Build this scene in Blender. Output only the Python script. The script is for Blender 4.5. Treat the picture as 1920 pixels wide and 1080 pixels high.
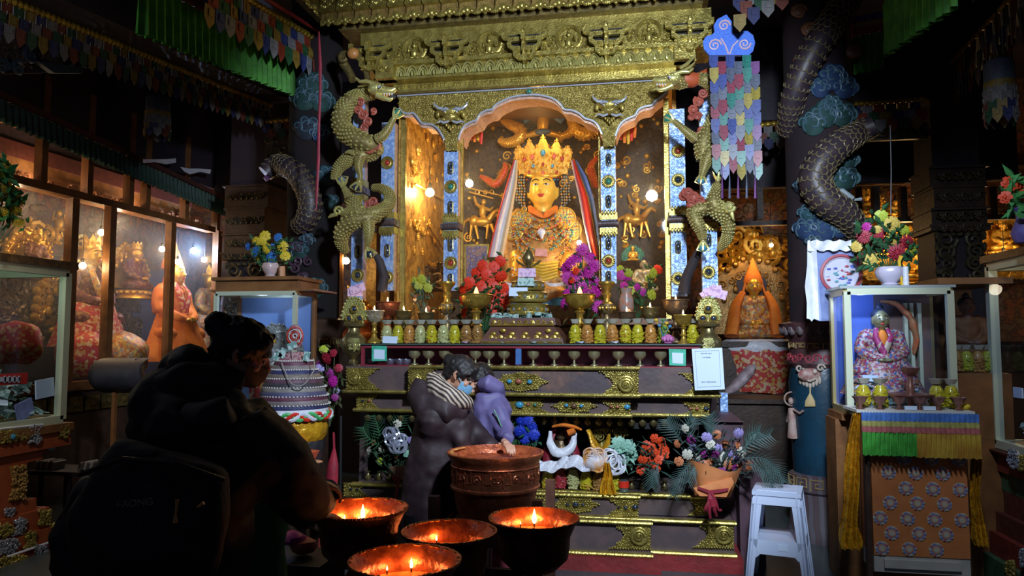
import bpy, math, random
from mathutils import Vector, Matrix, noise
from math import sin, cos, pi, radians, atan2, sqrt, hypot
random.seed(7)
C = bpy.context.scene.collection
for o in list(bpy.data.objects): bpy.data.objects.remove(o)
# ---------------------------------------------------------------- camera
F = 1371.0; YAW = radians(9.9); PIT = radians(3.96); CZ = 1.45
cd = bpy.data.cameras.new('camera'); cd.sensor_width = 36; cd.lens = F*36/1920; cd.clip_start = .05
cam = bpy.data.objects.new('camera', cd); C.objects.link(cam)
cam.location = (0, 0, CZ); cam.rotation_euler = (radians(90)+PIT, 0, YAW)
bpy.context.scene.camera = cam
# ---------------------------------------------------------------- world, exposure
S = bpy.context.scene
S.view_settings.view_transform = 'Standard'; S.view_settings.look = 'None'
S.view_settings.gamma = 1; S.view_settings.exposure = 0.25; S.view_settings.use_curve_mapping = False
w = bpy.data.worlds.new('world'); S.world = w; w.use_nodes = True
w.node_tree.nodes['Background'].inputs[0].default_value = (.45, .55, 1, 1)
w.node_tree.nodes['Background'].inputs[1].default_value = .035
# ---------------------------------------------------------------- lamps of the hall, plus added fill spots
def lamp(kind, name, loc, e, col, size=.1, aim=None, spot=None, blend=.5):
    l = bpy.data.lights.new(name, kind); l.energy = e; l.color = col
    if kind == 'AREA': l.size = size
    else: l.shadow_soft_size = size
    if spot: l.spot_size = radians(spot); l.spot_blend = blend
    o = bpy.data.objects.new(name, l); C.objects.link(o); o.location = loc
    if aim: o.rotation_euler = (Vector(aim)-Vector(loc)).to_track_quat('-Z', 'Y').to_euler()
    return o
lamp('SPOT', 'left_corner_lamp', (-2.9, 2.0, 3.0), 95, (1, .9, .75), .1, (-4.15, 4.2, .75), 52, .6)  # added unseen spot that brightens the left stepped base and cabinet
WARM = (1, .62, .25); COOL = (.72, .84, 1)
lamp('SPOT', 'hall_floodlight', (.45, 1.5, 3.0), 610, COOL, .12, (-.6, 5.4, 2.0), 74, .35)
lamp('SPOT', 'canopy_floodlight', (.35, 1.9, 2.75), 110, (.9, .93, 1), .1, (-.75, 5.4, 3.4), 44, .6)  # added unseen spot that lifts the canopy tiles and cornice
lamp('SPOT', 'side_floodlight', (.9, 2.2, 3.3), 130, COOL, .12, (2.0, 5.2, .9), 75, .8)
lamp('POINT', 'hall_lamp', (-3.3, 2.6, 3.3), 10, (.8, .85, 1), .2)
# ---------------------------------------------------------------- pixel rays into the place
def ray(px, py):
    u = (px-960)/F; v = -(py-540)/F
    fw = cos(PIT)-v*sin(PIT); up = sin(PIT)+v*cos(PIT)
    return Vector((u*cos(YAW)-fw*sin(YAW), u*sin(YAW)+fw*cos(YAW), up))
def at(px, py, Y):
    r = ray(px, py); t = Y/r.y; return Vector((r.x*t, Y, CZ+r.z*t))
def atX(px, py, X):
    r = ray(px, py); t = X/r.x; return Vector((X, r.y*t, CZ+r.z*t))
def sc(px, py, Y):           # metres per pixel there
    r = ray(px, py); t = Y/r.y; p = r*t
    return (-p.x*sin(YAW)+p.y*cos(YAW))/F
# ---------------------------------------------------------------- mesh builder
class MB:
    def __init__(s): s.v = []; s.f = []; s.fm = []; s.m = 0
    def add(s, vs, fs):
        n = len(s.v); s.v += [tuple(a) for a in vs]
        s.f += [tuple(i+n for i in f) for f in fs]; s.fm += [s.m]*len(fs)
        return s
    def box(s, c, d, R=None):
        c = Vector(c); vs = []
        for x in (-.5, .5):
            for y in (-.5, .5):
                for z in (-.5, .5):
                    p = Vector((x*d[0], y*d[1], z*d[2]))
                    if R: p = R @ p
                    vs.append(c+p)
        return s.add(vs, [(0,1,3,2),(4,6,7,5),(0,4,5,1),(2,3,7,6),(0,2,6,4),(1,5,7,3)])
    def bbox(s, x0, x1, y0, y1, z0, z1):
        return s.box(((x0+x1)/2, (y0+y1)/2, (z0+z1)/2), (abs(x1-x0), abs(y1-y0), abs(z1-z0)))
    def lathe(s, prof, c=(0,0,0), n=20, sq=1, R=None, cap=True, fl=None):
        c = Vector(c); vs = []; fs = []
        for r, z in prof:
            for i in range(n):
                a = 2*pi*i/n; k = 1+(fl(i, n, z) if fl else 0)
                p = Vector((r*k*cos(a), r*k*sin(a)*sq, z))
                if R: p = R @ p
                vs.append(c+p)
        m = len(prof)
        for j in range(m-1):
            for i in range(n):
                fs.append((j*n+i, j*n+(i+1)%n, (j+1)*n+(i+1)%n, (j+1)*n+i))
        if cap:
            fs.append(tuple(range(n))[::-1]); fs.append(tuple((m-1)*n+i for i in range(n)))
        return s.add(vs, fs)
    def ell(s, c, r, R=None, n=10, m=6):
        if not hasattr(r, '__len__'): r = (r, r, r)
        c = Vector(c); vs = []; fs = []
        def P(a, b):
            p = Vector((r[0]*cos(b)*cos(a), r[1]*cos(b)*sin(a), r[2]*sin(b)))
            return c+(R @ p if R else p)
        vs.append(P(0, -pi/2))
        for j in range(1, m):
            for i in range(n): vs.append(P(2*pi*i/n, -pi/2+pi*j/m))
        vs.append(P(0, pi/2))
        for i in range(n):
            k = (i+1) % n
            fs.append((0, 1+k, 1+i))
            for j in range(m-2): fs.append((1+j*n+i, 1+j*n+k, 1+(j+1)*n+k, 1+(j+1)*n+i))
            fs.append((1+(m-2)*n+i, 1+(m-2)*n+k, len(vs)-1))
        return s.add(vs, fs)
    def tube(s, pts, r, n=8, cap=True, flat=1, up=None):
        pts = [Vector(p) for p in pts]; m = len(pts)
        if not hasattr(r, '__len__'): r = [r]*m
        vs = []; fs = []; prev = None
        for j, p in enumerate(pts):
            t = (pts[min(j+1, m-1)]-pts[max(j-1, 0)])
            t = t.normalized() if t.length > 1e-9 else Vector((0,0,1))
            if prev is None:
                ref = Vector(up) if up else (Vector((0,0,1)) if abs(t.z) < .9 else Vector((0,1,0)))
                a = t.cross(ref).normalized()
            else:
                a = (prev-t*prev.dot(t))
                a = a.normalized() if a.length > 1e-6 else t.orthogonal().normalized()
            prev = a; b = t.cross(a)
            for i in range(n):
                g = 2*pi*i/n; vs.append(p+a*cos(g)*r[j]+b*sin(g)*r[j]*flat)
        for j in range(m-1):
            for i in range(n): fs.append((j*n+i, j*n+(i+1)%n, (j+1)*n+(i+1)%n, (j+1)*n+i))
        if cap: fs += [tuple(range(n))[::-1], tuple((m-1)*n+i for i in range(n))]
        return s.add(vs, fs)
    def prism(s, poly, d):       # poly: 3-D outline, d: extrusion vector
        d = Vector(d); n = len(poly); poly = [Vector(p) for p in poly]
        vs = poly+[p+d for p in poly]
        fs = [tuple(range(n)), tuple(range(2*n-1, n-1, -1))]+[(i, i+n, (i+1)%n+n, (i+1)%n) for i in range(n)]
        return s.add(vs, fs)
    def sheet(s, g):             # grid of points
        h = len(g); wd = len(g[0])
        return s.add([p for r in g for p in r], [(j*wd+i, j*wd+i+1, (j+1)*wd+i+1, (j+1)*wd+i) for j in range(h-1) for i in range(wd-1)])
    def spiral(s, c, r, tr, turns=1.6, a0=0, sg=1, ux=(1,0,0), uz=(0,0,1), n=5, seg=9):
        c = Vector(c); ux = Vector(ux); uz = Vector(uz); N = int(turns*seg)
        pts = []
        for i in range(N+1):
            a = a0+sg*2*pi*i/seg; k = r*(1-.85*i/N); pts.append(c+ux*cos(a)*k+uz*sin(a)*k)
        return s.tube(pts, [tr*(.7+.3*(1-i/N)) for i in range(N+1)], n)
    def ring(s, c, r, tr, n=16, k=5, ux=(1,0,0), uz=(0,0,1)):
        c = Vector(c); ux = Vector(ux); uz = Vector(uz)
        return s.tube([c+ux*cos(2*pi*i/n)*r+uz*sin(2*pi*i/n)*r for i in range(n+1)], tr, k, cap=False)
    def disp(s, amp, fr, seed=0, dirs=None):
        out = []
        for p in s.v:
            q = Vector(p)*fr+Vector((seed, seed*.7, seed*1.3))
            k = noise.noise_vector(q)
            if dirs: k = Vector((k.x*dirs[0], k.y*dirs[1], k.z*dirs[2]))
            out.append(tuple(Vector(p)+k*amp))
        s.v = out; return s
def tomesh(mb, name, mats, smooth=True, ang=.8):
    me = bpy.data.meshes.new(name); me.from_pydata(mb.v, [], mb.f)
    for m in (mats if isinstance(mats, (list, tuple)) else [mats]): me.materials.append(m)
    me.polygons.foreach_set('material_index', mb.fm); me.update()
    if smooth:
        me.shade_smooth(); me.set_sharp_from_angle(angle=ang)
    return me
def fuse(mb, vox=.012, it=3):
    me = bpy.data.meshes.new('t'); me.from_pydata(mb.v, [], mb.f); me.update()
    import bmesh
    bm = bmesh.new(); bm.from_mesh(me); bmesh.ops.recalc_face_normals(bm, faces=bm.faces); bm.to_mesh(me); bm.free()
    o = bpy.data.objects.new('t', me); C.objects.link(o)
    r = o.modifiers.new('r', 'REMESH'); r.mode = 'VOXEL'; r.voxel_size = vox
    if it:
        q = o.modifiers.new('s', 'SMOOTH'); q.factor = .6; q.iterations = it
    dg = bpy.context.evaluated_depsgraph_get(); e = o.evaluated_get(dg).to_mesh()
    n = MB(); n.v = [tuple(v.co) for v in e.vertices]; n.f = [tuple(p.vertices) for p in e.polygons]; n.fm = [0]*len(n.f)
    o.evaluated_get(dg).to_mesh_clear(); bpy.data.objects.remove(o)
    return n
# ---------------------------------------------------------------- things, parts
def T(name, label, cat, loc=(0,0,0), group=None, rz=0):
    o = bpy.data.objects.new(name, None); C.objects.link(o); o.location = loc; o.rotation_euler = (0,0,rz)
    o.empty_display_size = .05
    o['label'] = label; o['category'] = cat
    if group: o['group'] = group
    return o
STUFF = {'scroll_relief','side_relief','back_relief','scales','carving','chased_scrolls','crown_gems','bead_tassels','jewelled_collar','preserved_fruit','wax_crust','strings','stems','painted_frieze','gilt_carving','dim_scrollwork','key_pattern','lotus_petals','pearl_strings','engraving','carved_apron','scrollwork','bosses','petals','fine_print_and_border','inner_beads'}
def O(name, mb, mats, parent=None, local=False, label=None, smooth=True, ang=.8, kind=None):
    """link a builder as one mesh; world coordinates unless local"""
    if isinstance(mb, MB):
        if parent and not local:
            b = Vector(parent.location)
            gp = parent
            while gp.parent: gp = gp.parent; b += Vector(gp.location)
            mb.v = [(p[0]-b.x, p[1]-b.y, p[2]-b.z) for p in mb.v]
        me = tomesh(mb, name, mats, smooth, ang)
    else: me = mb
    o = bpy.data.objects.new(name, me); C.objects.link(o); o.parent = parent
    if label: o['label'] = label
    if kind or name in STUFF: o['kind'] = kind or 'stuff'
    return o
def TM(name, mb, mats, label, cat, group=None, **k):      # a thing that is one mesh
    c = Vector((0,0,0)); n = len(mb.v)
    lo = Vector([min(p[i] for p in mb.v) for i in range(3)]); hi = Vector([max(p[i] for p in mb.v) for i in range(3)])
    c = Vector(((lo.x+hi.x)/2, (lo.y+hi.y)/2, lo.z))
    mb.v = [(p[0]-c.x, p[1]-c.y, p[2]-c.z) for p in mb.v]
    o = O(name, mb, mats, **k); o.location = c; o['label'] = label; o['category'] = cat
    if group: o['group'] = group
    return o
def ST(name, mb, mats, **k):
    o = O(name, mb, mats, **k); o['kind'] = 'structure'; return o
def I(name, me, parent, loc, rot=(0,0,0), scl=1, label=None):     # piece sharing a mesh; loc in the world
    o = bpy.data.objects.new(name, me); C.objects.link(o)
    b = Vector((0,0,0)); g = parent
    while g: b += Vector(g.location); g = g.parent
    o.parent = parent; o.location = Vector(loc)-b; o.rotation_euler = rot
    o.scale = (scl,)*3 if not hasattr(scl, '__len__') else scl
    if label: o['label'] = label
    return o
def dup(root, loc=None, rz=None, label=None, scale=None):
    def cp(o, par):
        c = o.copy(); C.objects.link(c); c.parent = par
        for ch in kids.get(o.name, []): cp(ch, c)
        return c
    kids = {}
    stack = [root]
    while stack:
        q = stack.pop(); kids[q.name] = list(q.children); stack += kids[q.name]
    r = cp(root, None)
    if loc is not None: r.location = loc
    if rz is not None: r.rotation_euler.z = rz
    if label: r['label'] = label
    if scale: r.scale = (scale,)*3 if not hasattr(scale, '__len__') else scale
    return r
ORD = ['first','second','third','fourth','fifth','sixth','seventh','eighth','ninth','tenth','eleventh','twelfth','thirteenth','fourteenth','fifteenth','sixteenth']
# ---------------------------------------------------------------- materials
_m = {}
def M(key, c1=(.5,.5,.5), c2=None, s=8, rough=.5, metal=0, bump=0, bs=40, vor=False, emit=0, stripes=None, tr=0, coat=0, pos=.5, sheen=0):
    if key in _m: return _m[key]
    m = bpy.data.materials.new(key); m.use_nodes = True; nt = m.node_tree; N = nt.nodes; L = nt.links
    b = N['Principled BSDF']; b.inputs['Base Color'].default_value = (*c1, 1)
    b.inputs['Roughness'].default_value = rough; b.inputs['Metallic'].default_value = metal
    b.inputs['Coat Weight'].default_value = coat; b.inputs['Sheen Weight'].default_value = sheen
    m.diffuse_color = (*c1, 1)
    tc = N.new('ShaderNodeTexCoord')
    if c2 is not None:
        if stripes:
            t = N.new('ShaderNodeTexWave'); t.inputs['Scale'].default_value = s; t.bands_direction = stripes; t.inputs['Distortion'].default_value = 2
            out = t.outputs['Fac']
        elif vor:
            t = N.new('ShaderNodeTexVoronoi'); t.inputs['Scale'].default_value = s; out = t.outputs['Color']
            q = N.new('ShaderNodeSeparateColor'); L.new(out, q.inputs[0]); out = q.outputs[0]
        else:
            t = N.new('ShaderNodeTexNoise'); t.inputs['Scale'].default_value = s; t.inputs['Detail'].default_value = 4; out = t.outputs['Fac']
        L.new(tc.outputs['Object'], t.inputs['Vector'])
        r = N.new('ShaderNodeValToRGB'); L.new(out, r.inputs[0])
        cols = [c1, c2] if not isinstance(c2[0], (tuple, list)) else [c1]+list(c2)
        e = r.color_ramp.elements; k = len(cols)
        if len(cols) == 2 and not vor:
            e[0].position = pos-.12; e[1].position = pos+.12; e[0].color = (*c1,1); e[1].color = (*cols[1],1)
        else:
            if vor: r.color_ramp.interpolation = 'CONSTANT'
            lo, hi = (0, 1) if vor else (.3, .7)
            e[0].position = lo; e[0].color = (*cols[0], 1); e[1].position = hi-(.99/k if vor else 0); e[1].color = (*cols[-1], 1)
            for i in range(1, k-1):
                x = e.new(lo+(hi-lo)*i/(k if vor else k-1)); x.color = (*cols[i], 1)
        L.new(r.outputs[0], b.inputs['Base Color'])
    if bump:
        n = N.new('ShaderNodeTexVoronoi' if vor == 'b' else 'ShaderNodeTexNoise'); n.inputs['Scale'].default_value = bs
        L.new(tc.outputs['Object'], n.inputs['Vector'])
        bp = N.new('ShaderNodeBump'); bp.inputs['Strength'].default_value = min(1, bump); bp.inputs['Distance'].default_value = .01
        L.new(n.outputs[0], bp.inputs['Height']); L.new(bp.outputs[0], b.inputs['Normal'])
    if emit:
        b.inputs['Emission Color'].default_value = (*c1, 1); b.inputs['Emission Strength'].default_value = emit
    _m[key] = m; return m
def glassmat(key, tint=(1,1,1), refl=.5, rough=.02, haze=0):
    m = bpy.data.materials.new(key); m.use_nodes = True; N = m.node_tree.nodes; L = m.node_tree.links; N.clear()
    o = N.new('ShaderNodeOutputMaterial'); mx = N.new('ShaderNodeMixShader'); t = N.new('ShaderNodeBsdfTransparent'); g = N.new('ShaderNodeBsdfGlossy')
    fr = N.new('ShaderNodeFresnel'); fr.inputs[0].default_value = 1.45
    t.inputs[0].default_value = (*tint, 1); g.inputs['Roughness'].default_value = rough; g.inputs[0].default_value = (refl, refl, refl, 1)
    ge = N.new('ShaderNodeNewGeometry'); mm = N.new('ShaderNodeMath'); mm.operation = 'SUBTRACT'; mm.use_clamp = True
    L.new(fr.outputs[0], mm.inputs[0]); L.new(ge.outputs['Backfacing'], mm.inputs[1])
    L.new(mm.outputs[0], mx.inputs[0]); L.new(t.outputs[0], mx.inputs[1]); L.new(g.outputs[0], mx.inputs[2]); L.new(mx.outputs[0], o.inputs[0])
    _m[key] = m; return m
GOLD = M('gold', (.62,.42,.08), (.42,.27,.05), 20, .34, .75, .25, 60)
GOLDG = M('greenish_gold', (.50,.41,.11), (.32,.25,.06), 14, .36, .7, .35, 70)
GOLDD = M('old_gold', (.22,.16,.05), (.12,.09,.03), 18, .5, .5, .5, 60)
GOLDW = M('warm_gold', (.85,.50,.08), (.65,.34,.04), 12, .38, .55, .25, 50)
GFACE = M('painted_gold_skin', (.86,.55,.07), None, 1, .42, .15)
SILV = M('chased_silver', (.26,.42,.78), (.40,.56,.85), 30, .46, .4, .45, 40, vor='b')
SILVD = M('silver_edging', (.55,.62,.75), None, 1, .35, .5)
PINKM = M('pale_copper_edge', (.65,.42,.30), (.5,.32,.25), 30, .45, .3, .4, 60)
BRONZE = M('dark_bronze', (.22,.14,.07), (.12,.08,.05), 20, .4, .6, .3, 50)
BRASS = M('dull_brass', (.30,.24,.10), (.20,.16,.07), 16, .35, .8, .1, 40)
COPPER = M('copper', (.50,.17,.08), (.32,.10,.05), 14, .36, .8, .3, 60)
COPD = M('aged_copper', (.22,.075,.035), (.12,.045,.025), 12, .42, .75, .4, 60)
COPIN = M('oily_copper_inside', (.50,.12,.04), (.26,.05,.018), 30, .35, .35, .3, 60)
WOOD = M('dark_wood', (.06,.032,.02), (.035,.02,.014), 10, .5, 0, .3, 30)
WOODR = M('brown_wood', (.24,.105,.035), (.17,.07,.025), 8, .45, 0, .2, 30)
BLKW = M('blackened_board', (.085,.062,.066), (.13,.085,.08), 6, .42, 0, .3, 20)
BLKP = M('worn_black_board', (.085,.065,.072), (.34,.16,.09), 5, .42, 0, .3, 20, pos=.63)
REDP = M('red_paint', (.26,.025,.025), (.18,.02,.02), 9, .55, 0, .5, 30)
REDF = M('red_frame_paint', (.24,.03,.045), None, 1, .35)
ORNG = M('orange_cloth', (.85,.24,.02), (.7,.16,.01), 9, .7, 0, .3, 20)
YELC = M('yellow_cloth', (.75,.48,.03), (.6,.36,.02), 9, .55, 0, .3, 20)
GSAT = M('gold_satin', (.75,.40,.02), (.50,.24,.015), 14, .3, .3, .8, 35)
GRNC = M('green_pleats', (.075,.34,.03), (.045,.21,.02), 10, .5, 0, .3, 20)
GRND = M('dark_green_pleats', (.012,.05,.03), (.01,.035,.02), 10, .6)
WHT = M('white_silk', (.72,.74,.8), (.6,.62,.72), 10, .4, 0, .4, 30)
PAPER = M('paper', (.62,.74,.92), None, 1, .7)
BLK = M('black', (.008,.008,.009), None, 1, .5)
DARK = M('dark_paint', (.022,.018,.028), (.03,.02,.03), 5, .6, 0, .3, 20)
SKIN = M('skin', (.48,.25,.16), None, 1, .5)
HAIR = M('black_hair', (.006,.005,.005), (.012,.008,.008), 60, .6, 0, .3, 80, stripes='DIAGONAL')
ALUM = M('pale_aluminium', (.62,.68,.52), None, 1, .4, .3)
ALUMG = M('gilt_aluminium', (.50,.42,.20), None, 1, .35, .6)
BULB = M('lit_bulb', (1,.86,.58), None, 1, .5, emit=40)
BULBB = M('lit_blue_tube', (.55,.75,1), None, 1, .5, emit=22)
FLAME = M('flame', (1,.62,.22), None, 1, .5, emit=14)
FLAMEO = M('orange_flame', (1,.42,.18), None, 1, .5, emit=2.2)
RED = M('red_enamel', (.62,.03,.015), None, 1, .4)
GEMD = M('dark_gem', (.02,.03,.05), None, 1, .12, 0, coat=1)
GEMR = M('red_gem', (.35,.04,.02), None, 1, .2, 0, coat=1)
GEMB = M('turquoise_gem', (.05,.28,.45), None, 1, .25, 0, coat=1)
GEMG = M('green_gem', (.03,.2,.14), None, 1, .2, 0, coat=1)
NOTE = M('banknote_green', (.42,.58,.55), (.16,.30,.28), 60, .7, 0, 0, vor=True)
NOTEP = M('banknote_pink', (.72,.50,.68), (.5,.3,.5), 60, .7, 0, 0, vor=True)
GLASS = glassmat('window_glass')
GLASSC = glassmat('cabinet_glass', (.93,.96,1), .6)
JGLASS = glassmat('jar_glass', (.93,.95,.9), 1.0, .05)
MURAL = M('painted_mural', (.13,.045,.02), [(.30,.10,.03),(.08,.04,.03),(.22,.13,.05),(.10,.05,.06)], 9, .7, 0, .4, 30)
MURALG = M('gilded_mural', (.45,.23,.04), [(.62,.36,.07),(.30,.15,.03),(.55,.30,.06)], 11, .5, .2, .7, 40)
MURALD = M('dark_mural', (.05,.03,.018), [(.10,.06,.025),(.03,.02,.015),(.16,.10,.03)], 16, .6, .1, .6, 40)
HAZE = None
GREY = M('grey_blue_backdrop', (.10,.10,.16), (.14,.12,.17), 3, .8)
BROC = M('red_brocade', (.50,.03,.02), [(.55,.30,.08),(.45,.05,.03),(.62,.42,.25),(.5,.04,.06)], 38, .6, .1, .3, 30, vor=True)
BROCG = M('gold_brocade', (.62,.34,.07), [(.45,.14,.05),(.65,.46,.14),(.30,.26,.22),(.55,.2,.05)], 45, .5, .3, .3, 60, vor=True)
BROCB = M('mixed_brocade', (.42,.10,.12), [(.62,.55,.55),(.10,.14,.30),(.5,.30,.12),(.4,.05,.12),(.7,.6,.6)], 42, .5, .1, .3, 60, vor=True)
def colmat(c, k=None, rough=.55): 
    return M(k or 'dye_%d_%d_%d' % tuple(int(x*100) for x in c), c, tuple(x*.7 for x in c), 20, rough)
# ---------------------------------------------------------------- frontal helpers in pixel terms at a depth
def PP(mb, pts, Y, t=.02):                 # prism with its face at depth Y, thickness t away from the viewer
    return mb.prism([at(x, y, Y) for x, y in pts], (0, t, 0))
def LP(mb, cx, Y, prof, n=20, sq=1, fl=None, cap=True):   # lathe: (half width px, py)
    s_ = sc(cx, 600, Y); p0 = at(cx, 600, Y)
    return mb.lathe([(r*s_, at(cx, y, Y).z) for r, y in prof], (p0.x, Y, 0), n, sq, fl=fl, cap=cap)
def TP(mb, pts, n=8, flat=1):              # tube: (px,py,Y,rpx)
    return mb.tube([at(x, y, Y) for x, y, Y, r in pts], [r*sc(x, y, Y) for x, y, Y, r in pts], n, flat=flat)
def EP(mb, px, py, Y, rx, rz, ry=None, n=10, m=6, R=None):
    s_ = sc(px, py, Y); return mb.ell(at(px, py, Y), (rx*s_, (ry if ry is not None else min(rx, rz))*s_, rz*s_), R, n, m)
def inside(p, poly):
    x, y = p; c = False; n = len(poly)
    for i in range(n):
        x1, y1 = poly[i]; x2, y2 = poly[(i+1) % n]
        if (y1 > y) != (y2 > y) and x < (x2-x1)*(y-y1)/(y2-y1)+x1: c = not c
    return c
def beads(mb, poly, Y, step=5, r=1.9, scrolls=True, rnd=None):   # ornament covering a flat outline: domes and little scrolls
    R_ = rnd or random
    xs = [p[0] for p in poly]; ys = [p[1] for p in poly]; j = 0; y = min(ys)+step*.5
    while y < max(ys):
        x = min(xs)+(step*.5 if j % 2 else step)*.9
        while x < max(xs):
            if inside((x, y), poly):
                px, py = x+R_.uniform(-.6,.6), y+R_.uniform(-.6,.6); s_ = sc(px, py, Y)
                if scrolls and R_.random() < .45: mb.spiral(at(px, py, Y-.004), step*.55*s_, step*.14*s_, 1.2, R_.uniform(0, 6), R_.choice((-1, 1)), n=4, seg=6)
                else: mb.ell(at(px, py, Y-.002), (r*s_, r*s_, r*s_), None, 6, 4)
            x += step
        y += step*.87; j += 1
def hang(name, label, cat, rows, Y, mat, folds=5, amp=.018, n=40, parent=None):    # rows: (cx, y, half width px[, dy])
    R = catmull([tuple(r)+((0,) if len(r) == 3 else ()) for r in rows], 5); g = []
    for j, (cx, y, hw, dy) in enumerate(R):
        g.append([at(cx+hw*(-1+2*i/n), y, Y+dy)+Vector((0, -amp*cos(i/n*folds*2*pi+j*.15)*(.5+.5*j/len(R))-amp*.5*sin(i*1.3+j*.5), amp*.15*sin(i*.7))) for i in range(n+1)])
    b = MB(); b.sheet(g); b.sheet([[p+Vector((0,.004,0)) for p in r] for r in g])
    return O(name, b, mat, parent) if parent else TM(name, b, mat, label, cat)
def catmull(pts, k=6):
    out = []
    n = len(pts)
    for i in range(n-1):
        p0 = pts[max(i-1, 0)]; p1 = pts[i]; p2 = pts[i+1]; p3 = pts[min(i+2, n-1)]
        for j in range(k):
            t = j/k
            out.append(tuple(.5*((2*b)+(c-a)*t+(2*a-5*b+4*c-d)*t*t+(3*b-a-3*c+d)*t**3) for a, b, c, d in zip(p0, p1, p2, p3)))
    out.append(tuple(pts[-1])); return out
# ================================================================ the setting
XL, XR, YB = -5.25, 3.9, 8.3
FLOOR = M('polished_dark_floor', (.035,.05,.055), (.06,.075,.08), 1.6, .28, 0, .12, 12)
mb = MB(); mb.bbox(-7, 5, -1, 10, -.1, 0); ST('floor', mb, FLOOR, smooth=False)
mb = MB(); mb.bbox(-7, 5, -1, 10, 4.6, 4.7); ST('ceiling', mb, DARK, smooth=False)
mb = MB(); mb.bbox(-7, 5, 9.6, 9.7, 0, 4.6); ST('wall_back', mb, MURAL, smooth=False)
mb = MB(); mb.bbox(-6.6, -6.5, -1, 9.6, 0, 4.6); ST('wall_left', mb, MURAL, smooth=False)
mb = MB(); mb.bbox(XR+.9, XR+1, -1, 9.6, 0, 4.6); ST('wall_right', mb, MURAL, smooth=False)
# dark upper fascia that closes each side bay above the glazed cases
zt = atX(280, 400, XL).z; zp = atX(210, 272, -5.1).z; zl = atX(280, 705, XL).z; zu = atX(280, 312, XL).z
mb = MB(); mb.bbox(XL-.12, XL, 2, YB, zp-.02, 4.6); ST('trim_1', mb, DARK, smooth=False)
zbk = at(1420, 355, YB).z
mb = MB(); mb.bbox(XL, XR, YB, YB+.12, zbk+.02, 4.6); ST('trim_2', mb, DARK, smooth=False)

# ---------------------------------------------------------------- statues (template in metres, facing -Y)
def halo_outline(w_, h_, n=22, z0=0):
    out = []
    for i in range(n+1):
        a = -pi*.12+(pi*1.24)*i/n; r = 1+.035*sin(i*2.2)
        z = sin(a); x = cos(a)
        if z > .6: x *= 1-(z-.6)*.5; z += (z-.6)*.25
        out.append((x*w_*r, z0+h_*.35+z*h_*.6*r))
    return out
def face(root, hc, hr, skin, hairm=None, turn=0, lips=True):
    """head with eyes, brows, nose, mouth, ears; hc centre, hr half height"""
    hc = Vector(hc); h = MB(); k = hr
    h.ell(hc, (k*.74, k*.82, k), None, 18, 14); h.ell(hc+Vector((0,-k*.25,-k*.5)), (k*.5, k*.5, k*.45), None, 12, 8)
    h.tube([hc+Vector((0,-k*.78,k*.12)), hc+Vector((0,-k*.95,-k*.16)), hc+Vector((0,-k*.82,-k*.24))], [k*.06,k*.13,k*.08], 8)
    for s in (-1,1):
        h.ell(hc+Vector((s*k*.76,.02*k,-k*.12)), (k*.09,k*.18,k*.42), None, 8, 8); h.ell(hc+Vector((s*k*.32,-k*.56,-k*.3)), (k*.2,k*.18,k*.2), None, 8, 6)
        h.ell(hc+Vector((s*k*.27,-k*.66,k*.17)), (k*.17,k*.12,k*.09), None, 8, 6)
    h.tube([hc+Vector((0,0,-k*.7)), hc+Vector((0,k*.1,-k*1.5))], [k*.45,k*.5], 12)
    h = fuse(h, k*.09, 2); hd = O('head', h, skin, root, local=True)
    f = MB()
    for s in (-1,1):
        f.m = 0; f.ell(hc+Vector((s*k*.27,-k*.765,k*.1)), (k*.15,k*.03,k*.045), None, 10, 5)
        f.m = 1; f.ell(hc+Vector((s*k*.27,-k*.79,k*.1)), (k*.05,k*.02,k*.045), None, 8, 5)
        f.tube([hc+Vector((s*k*x,-k*y,k*z)) for x,y,z in ((.1,.80,.3),(.25,.79,.38),(.42,.70,.34),(.5,.62,.26))], [k*.02,k*.03,k*.03,k*.012], 5)
        f.tube([hc+Vector((s*k*x,-k*y,k*z)) for x,y,z in ((.12,.80,.1),(.27,.80,.15),(.42,.72,.09))], k*.015, 4)
    O('eyes', f, [WHT, BLK], root, local=True)
    if lips:
        f = MB(); f.ell(hc+Vector((0,-k*.80,-k*.42)), (k*.2,k*.06,k*.05), None, 10, 5); f.ell(hc+Vector((0,-k*.78,-k*.50)), (k*.14,k*.06,k*.05), None, 10, 5)
        O('mouth', f, M('lip_red', (.55,.05,.03), None, 1, .4), root, local=True)
    return hd
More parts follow.
